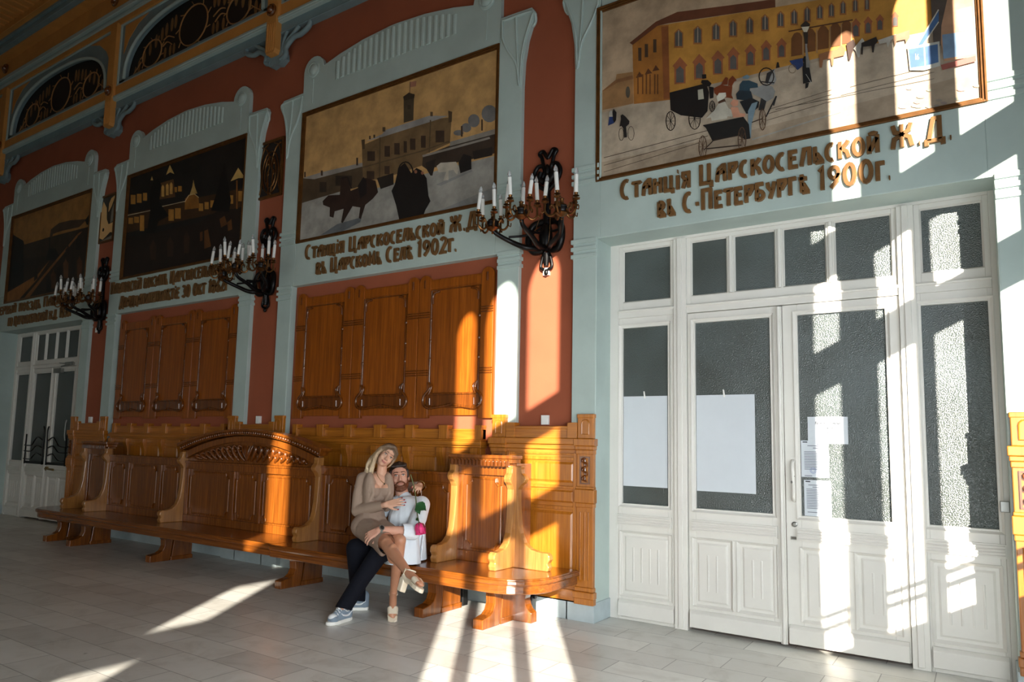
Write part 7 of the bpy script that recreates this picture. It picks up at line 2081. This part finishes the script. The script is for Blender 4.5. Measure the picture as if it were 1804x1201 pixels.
for f in (.25, .5, .75): bl.cap(wp['hipR'].lerp(t1, f)+V((0,0,-.01)), wp['hipL'].lerp(t2, f)+V((0,0,-.01)), .092-.012*f, .092-.012*f)
bl.cap(wp['hipR'].lerp(t1, .55)+V((0,-.02,-.06)), t1+V((-.02,-.02,-.075)), .045, .03)
hn = (t1-wp['hipR']).normalized()
bl.build('skirt', TAUPE2, woman, .007, 3, cuts=[(t1+V((.0, 0, 0)), V((.93, -.22, .20)), .22)])
# long wavy hair: dark at the crown, pale blonde lengths
bl = Blob(); k = wk*.92
bl.ell(HW((0, -.022*k, .046*k)), (.089*k, .100*k, .090*k), RW); bl.ell(HW((0, -.05*k, -.02*k)), (.082*k, .066*k, .10*k), RW)
bl.chain([HW((.01*k, .070*k, .108*k)), HW((.058*k, .060*k, .082*k)), HW((.088*k, .030*k, .03*k)), HW((.094*k, .018*k, -.03*k))], [.018, .024, .026, .024])
bl.chain([HW((-.005*k, .070*k, .108*k)), HW((-.060*k, .046*k, .075*k)), HW((-.080*k, .022*k, .02*k)), HW((-.082*k, .030*k, -.04*k)), HW((-.070*k, .045*k, -.085*k))], [.016, .019, .014, .009, .005])
random.seed(21)
def lock(pts, r0, r1, amp=.014):
    P_ = smooth_path(pts, 5); n = len(P_); ph = random.uniform(0, 6)
    Q = [p+V((amp*math.sin(ph+i*.75), amp*.7*math.cos(ph+i*.6), amp*.35*math.sin(i*.9)))*(i/n) for i, p in enumerate(P_)]
    bl.chain(Q, [r0+(r1-r0)*i/(n-1) for i in range(n)])
for i in range(20):                       # falls on the far shoulder, to the viewer's left
    t = i/19
    s0 = HW(((.080-.02*t)*k, (.03-.10*t)*k, (.06-.02*t)*k))
    m1 = HW(((.098-.01*t)*k, (.02-.09*t)*k, -.05*k))
    e = V((-4.650-.085*t, -.985+.10*t, 1.222+.015*math.sin(i*2.1)))
    g = e+V((-.045-.07*t+random.uniform(-.02, .02), -.02+random.uniform(-.02, .03), -.075-random.uniform(0, .05)))
    lock([s0, m1, (m1+e)/2+V((-.020, 0, .006)), e, g], .019, .010, .024)
for i in range(5):                        # in front of the near shoulder
    t = i/4
    s0 = HW((.075*k, (.04-.02*t)*k, .03*k)); e = V((-4.615+.012*t, -1.0+.015*t, 1.17)); g = V((-4.600+.012*t, -1.025+.02*t, 1.075+.04*t))
    lock([s0, HW((.09*k, .045*k, -.06*k)), e, g], .016, .009, .014)
for i in range(6):                        # beside the cheek, down the neck to the collar
    t = i/5
    s0 = HW(((.086-.01*t)*k, (.035-.03*t)*k, .03*k)); e = V((-4.602-.02*t, -.975+.03*t, 1.262+.006*t)); g = V((-4.606-.028*t+.01*math.sin(i*2), -1.0+.03*t, 1.165+.02*math.sin(i*3.1)))
    lock([s0, HW((.096*k, .03*k, -.06*k)), e, g], .016, .010, .017)
bl.build('hair', hair_mat('blonde_hair_dark_roots', [(.0, (84, 66, 52)), (.30, (110, 88, 68)), (.55, (186, 158, 126)), (1, (228, 206, 172))], 2.9), wbody, .005, 1, origin=tuple(HW((0, 0, .12))))
# pendant necklace
b = MB(); b.mat(M['brass'])
nb = wp['neck']
tr = [nb+sdv*.052+V((0,0,-.01)), nb+sdv*.040+fd*.060+V((0,0,-.055)), nb+fd*.085+V((0,0,-.092)), nb-sdv*.050+fd*.052+V((0,0,-.05)), nb-sdv*.058+V((0,0,0))]
dgw = wbody.data
from mathutils.bvhtree import BVHTree
tree = BVHTree.FromPolygons([v.co for v in dgw.vertices], [p.vertices for p in dgw.polygons])
ch = []
for p in smooth_path(tr, 6):
    loc, nrm_, _, _ = tree.find_nearest(p); ch.append(loc+nrm_*.0025)
b.tube(ch, .0022, 5)
b.mat(M['black']); q = ch[len(ch)//2]; b.ball((q.x+.004, q.y-.004, q.z-.010), .008, 10, 8, (1, 1, 1.25))
b.build('necklace', None, wbody, smooth=60)
b = MB(); ax2 = (wp['haL']-wp['wrL']).normalized(); u2_ = ax2.orthogonal().normalized(); w2_ = ax2.cross(u2_)
b.tube([wp['wrL']+V((.01,0,.005))+(u2_*math.cos(2*PI*q/18)+w2_*math.sin(2*PI*q/18))*.036 for q in range(18)], .0035, 6, closed=True)
b.build('bracelet', M['brass'], woman, smooth=60)
# platform sandals with block heels
IVORY = plain('ivory_leather', (226, 212, 190), .4, var=.03)
def sandal(a_, t_, heeldir):
    f = (t_-a_).normalized(); dn = V(heeldir); dn = dn.normalized()
    sd = f.cross(dn).normalized()
    heel_top = a_-f*.045+dn*.045
    ball = t_-f*.03+dn*.022
    P_ = lambda o, p, q, r: o+f*p+sd*q+dn*r
    b = MB()                                     # platform under the ball of the foot
    plan = [(-.075, .034), (-.07, -.034), (.0, -.043), (.05, -.038), (.078, -.018), (.084, 0), (.076, .02), (.05, .038), (.0, .043)]
    n = len(plan)
    vs = [tuple(P_(ball, p, q, h)) for h in (.0, .032) for p, q in plan]
    b.add(vs, [tuple(range(n)), tuple(range(2*n-1, n-1, -1))]+[(i, (i+1) % n, n+(i+1) % n, n+i) for i in range(n)])
    root = b.build('sandal', IVORY, woman, bevel=.006, fix=True)
    gnd = ball+dn*.032                           # sole plane
    hv = dn if abs(dn.z) < .97 else V((0, 0, -1))
    hl = max(.06, (gnd-heel_top).dot(hv)) if abs(dn.z) > .97 else .105
    b = MB()
    c0, c1 = heel_top, heel_top+hv*hl+f*(.012)
    fr = (f-hv*f.dot(hv)).normalized(); sr = fr.cross(hv).normalized()
    vs = [tuple(c+fr*p*k2+sr*q*k2) for c, k2 in ((c0, 1.0), (c1, .92)) for p, q in ((-.030, -.028), (.030, -.028), (.030, .028), (-.030, .028))]
    b.add(vs, [(0,1,2,3), (7,6,5,4), (0,4,5,1), (1,5,6,2), (2,6,7,3), (3,7,4,0)])
    b.build('block_heel', IVORY, root, bevel=.008, fix=True)
    bl = Blob(); bl.cap(heel_top-dn*.01, P_(heel_top, .05, 0, .0), .032, .028); bl.cap(P_(heel_top, .05, 0, 0), P_(ball, -.06, 0, .0), .026, .03); bl.build('insole', IVORY, root, .006, 1)
    bl = Blob()
    for q in (-.024, -.012, 0, .012, .024): bl.cap(P_(ball, -.035, q, -.026), P_(ball, .03, q*.95, -.018), .024, .021)
    bl.build('toe_strap', IVORY, root, .005, 2, cuts=[(P_(ball, .03, 0, -.02), f, .1)])
    b = MB(); sh = (-dn)
    b.tube([a_+sh*.030+f*.004+(f*math.cos(2*PI*q/20)+sd*math.sin(2*PI*q/20))*.037-dn*.0+dn*(-.012*math.cos(2*PI*q/20)) for q in range(20)], .0055, 6, closed=True)
    for sg in (-1, 1): b.tube(smooth_path([a_-f*.035+sd*sg*.022+dn*.05, a_-f*.038+sd*sg*.026+dn*.01, a_-f*.02+sd*sg*.036-dn*.028], 4), .006, 6)
    b.build('ankle_strap', IVORY, root, smooth=60)
    return root
sandal(wp['an2']+V((0,0,-.03)), wp['toe2']+V((.01,-.01,.0)), (0, 0, -1))
sandal(wp['an1'], wp['toe1'], (-.16, -.30, -.93))

# rose hanging from her hand over his shoulder
rose = thing('rose', (-4.2, -.75, .9), 'single pink rose hanging head down from the hand over the white shirt shoulder', 'rose')
rose.location = (0, 0, 0)
p0, p1, p2, p3 = V((-4.30, -.765, 1.232)), V((-4.235, -.775, 1.08)), V((-4.09, -.91, .90)), V((-3.99, -1.0, .825))
b = MB(); pth = smooth_path([p0, p1, p2, p3], 6); b.tube(pth, .0048, 7)
b.build('stem', plain('rose_stem', (92, 104, 62), .5, var=.2, scale=30), rose, smooth=60)
GREEN = plain('rose_leaf', (40, 84, 44), .45, var=.2, scale=20)
def leaf(o_, d_, n_, L, W):
    o_, d_, n_ = V(o_), V(d_).normalized(), V(n_).normalized(); s_ = d_.cross(n_).normalized(); n_ = s_.cross(d_)
    vs, fs = [], []; m = 9
    for i in range(m+1):
        t = i/m; w = W*math.sin(PI*t**.8)*(1+.10*(i % 2))
        for q in (-1, 0, 1): vs.append(tuple(o_+d_*L*t+s_*q*w+n_*(.012*abs(q)-.02*t*t)))
    nv = len(vs); vs += [tuple(V(p)-n_*.0015) for p in vs]
    for i in range(m):
        for q in (0, 1): a = i*3+q; fs += [(a, a+1, a+4, a+3), (nv+a+3, nv+a+4, nv+a+1, nv+a)]
    b = MB(); b.add(vs, fs); return b.build('leaf', GREEN, rose, smooth=60)
leaf(p2+V((-.01,0,.08)), (.85, -.05, -.30), (.45, -.75, .5), .115, .045); leaf(p2+V((-.01,0,.06)), (.55, -.1, -.75), (.6, -.8, .3), .075, .026); leaf(p2.lerp(p3, .35), (-.25, .0, -.9), (.6, -.8, .0), .05, .014)
PINK = plain('pink_petal', (214, 44, 112), .5, var=.22, scale=25)
d = V((.28, -.12, -.95)).normalized(); s1 = d.orthogonal().normalized(); s2 = d.cross(s1); Rb = Matrix((s1, s2, d)).transposed(); c = p3+d*.04
bl = Blob(); bl.ell(c, (.036, .036, .046), Rb); bl.build('bloom', PINK, rose, .005, 1)
b = MB()
for k in range(9):
    a = 2*PI*k/9*1.62; r_ = .030+.0016*k
    vs, fs = [], []
    for i in range(7):
        t = i/6; z = -.042+.092*t; rr = r_*(.55+.62*math.sin(PI*min(.82, t*.8+.1)))+(.010*max(0, t-.7)/.3)
        for j in range(7):
            u = (j/6-.5)*1.25*(1-.35*t*t); vs.append(tuple(c+Rb @ V((rr*math.cos(a+u), rr*math.sin(a+u), z))))
    for i in range(6):
        for j in range(6): q = i*7+j; fs.append((q, q+1, q+8, q+7))
    b.add(vs, fs)
o = b.build('petals', PINK, rose, smooth=80); sm = o.modifiers.new('thick', 'SOLIDIFY'); sm.thickness = .002
b = MB()
for k in range(5):
    a = 2*PI*k/5; b.tube([c-d*.048, c-d*.03+(s1*math.cos(a)+s2*math.sin(a))*.030, c+d*.005+(s1*math.cos(a)+s2*math.sin(a))*.046], [.008, .007, .001], 5)
b.build('sepals', GREEN, rose, smooth=60)
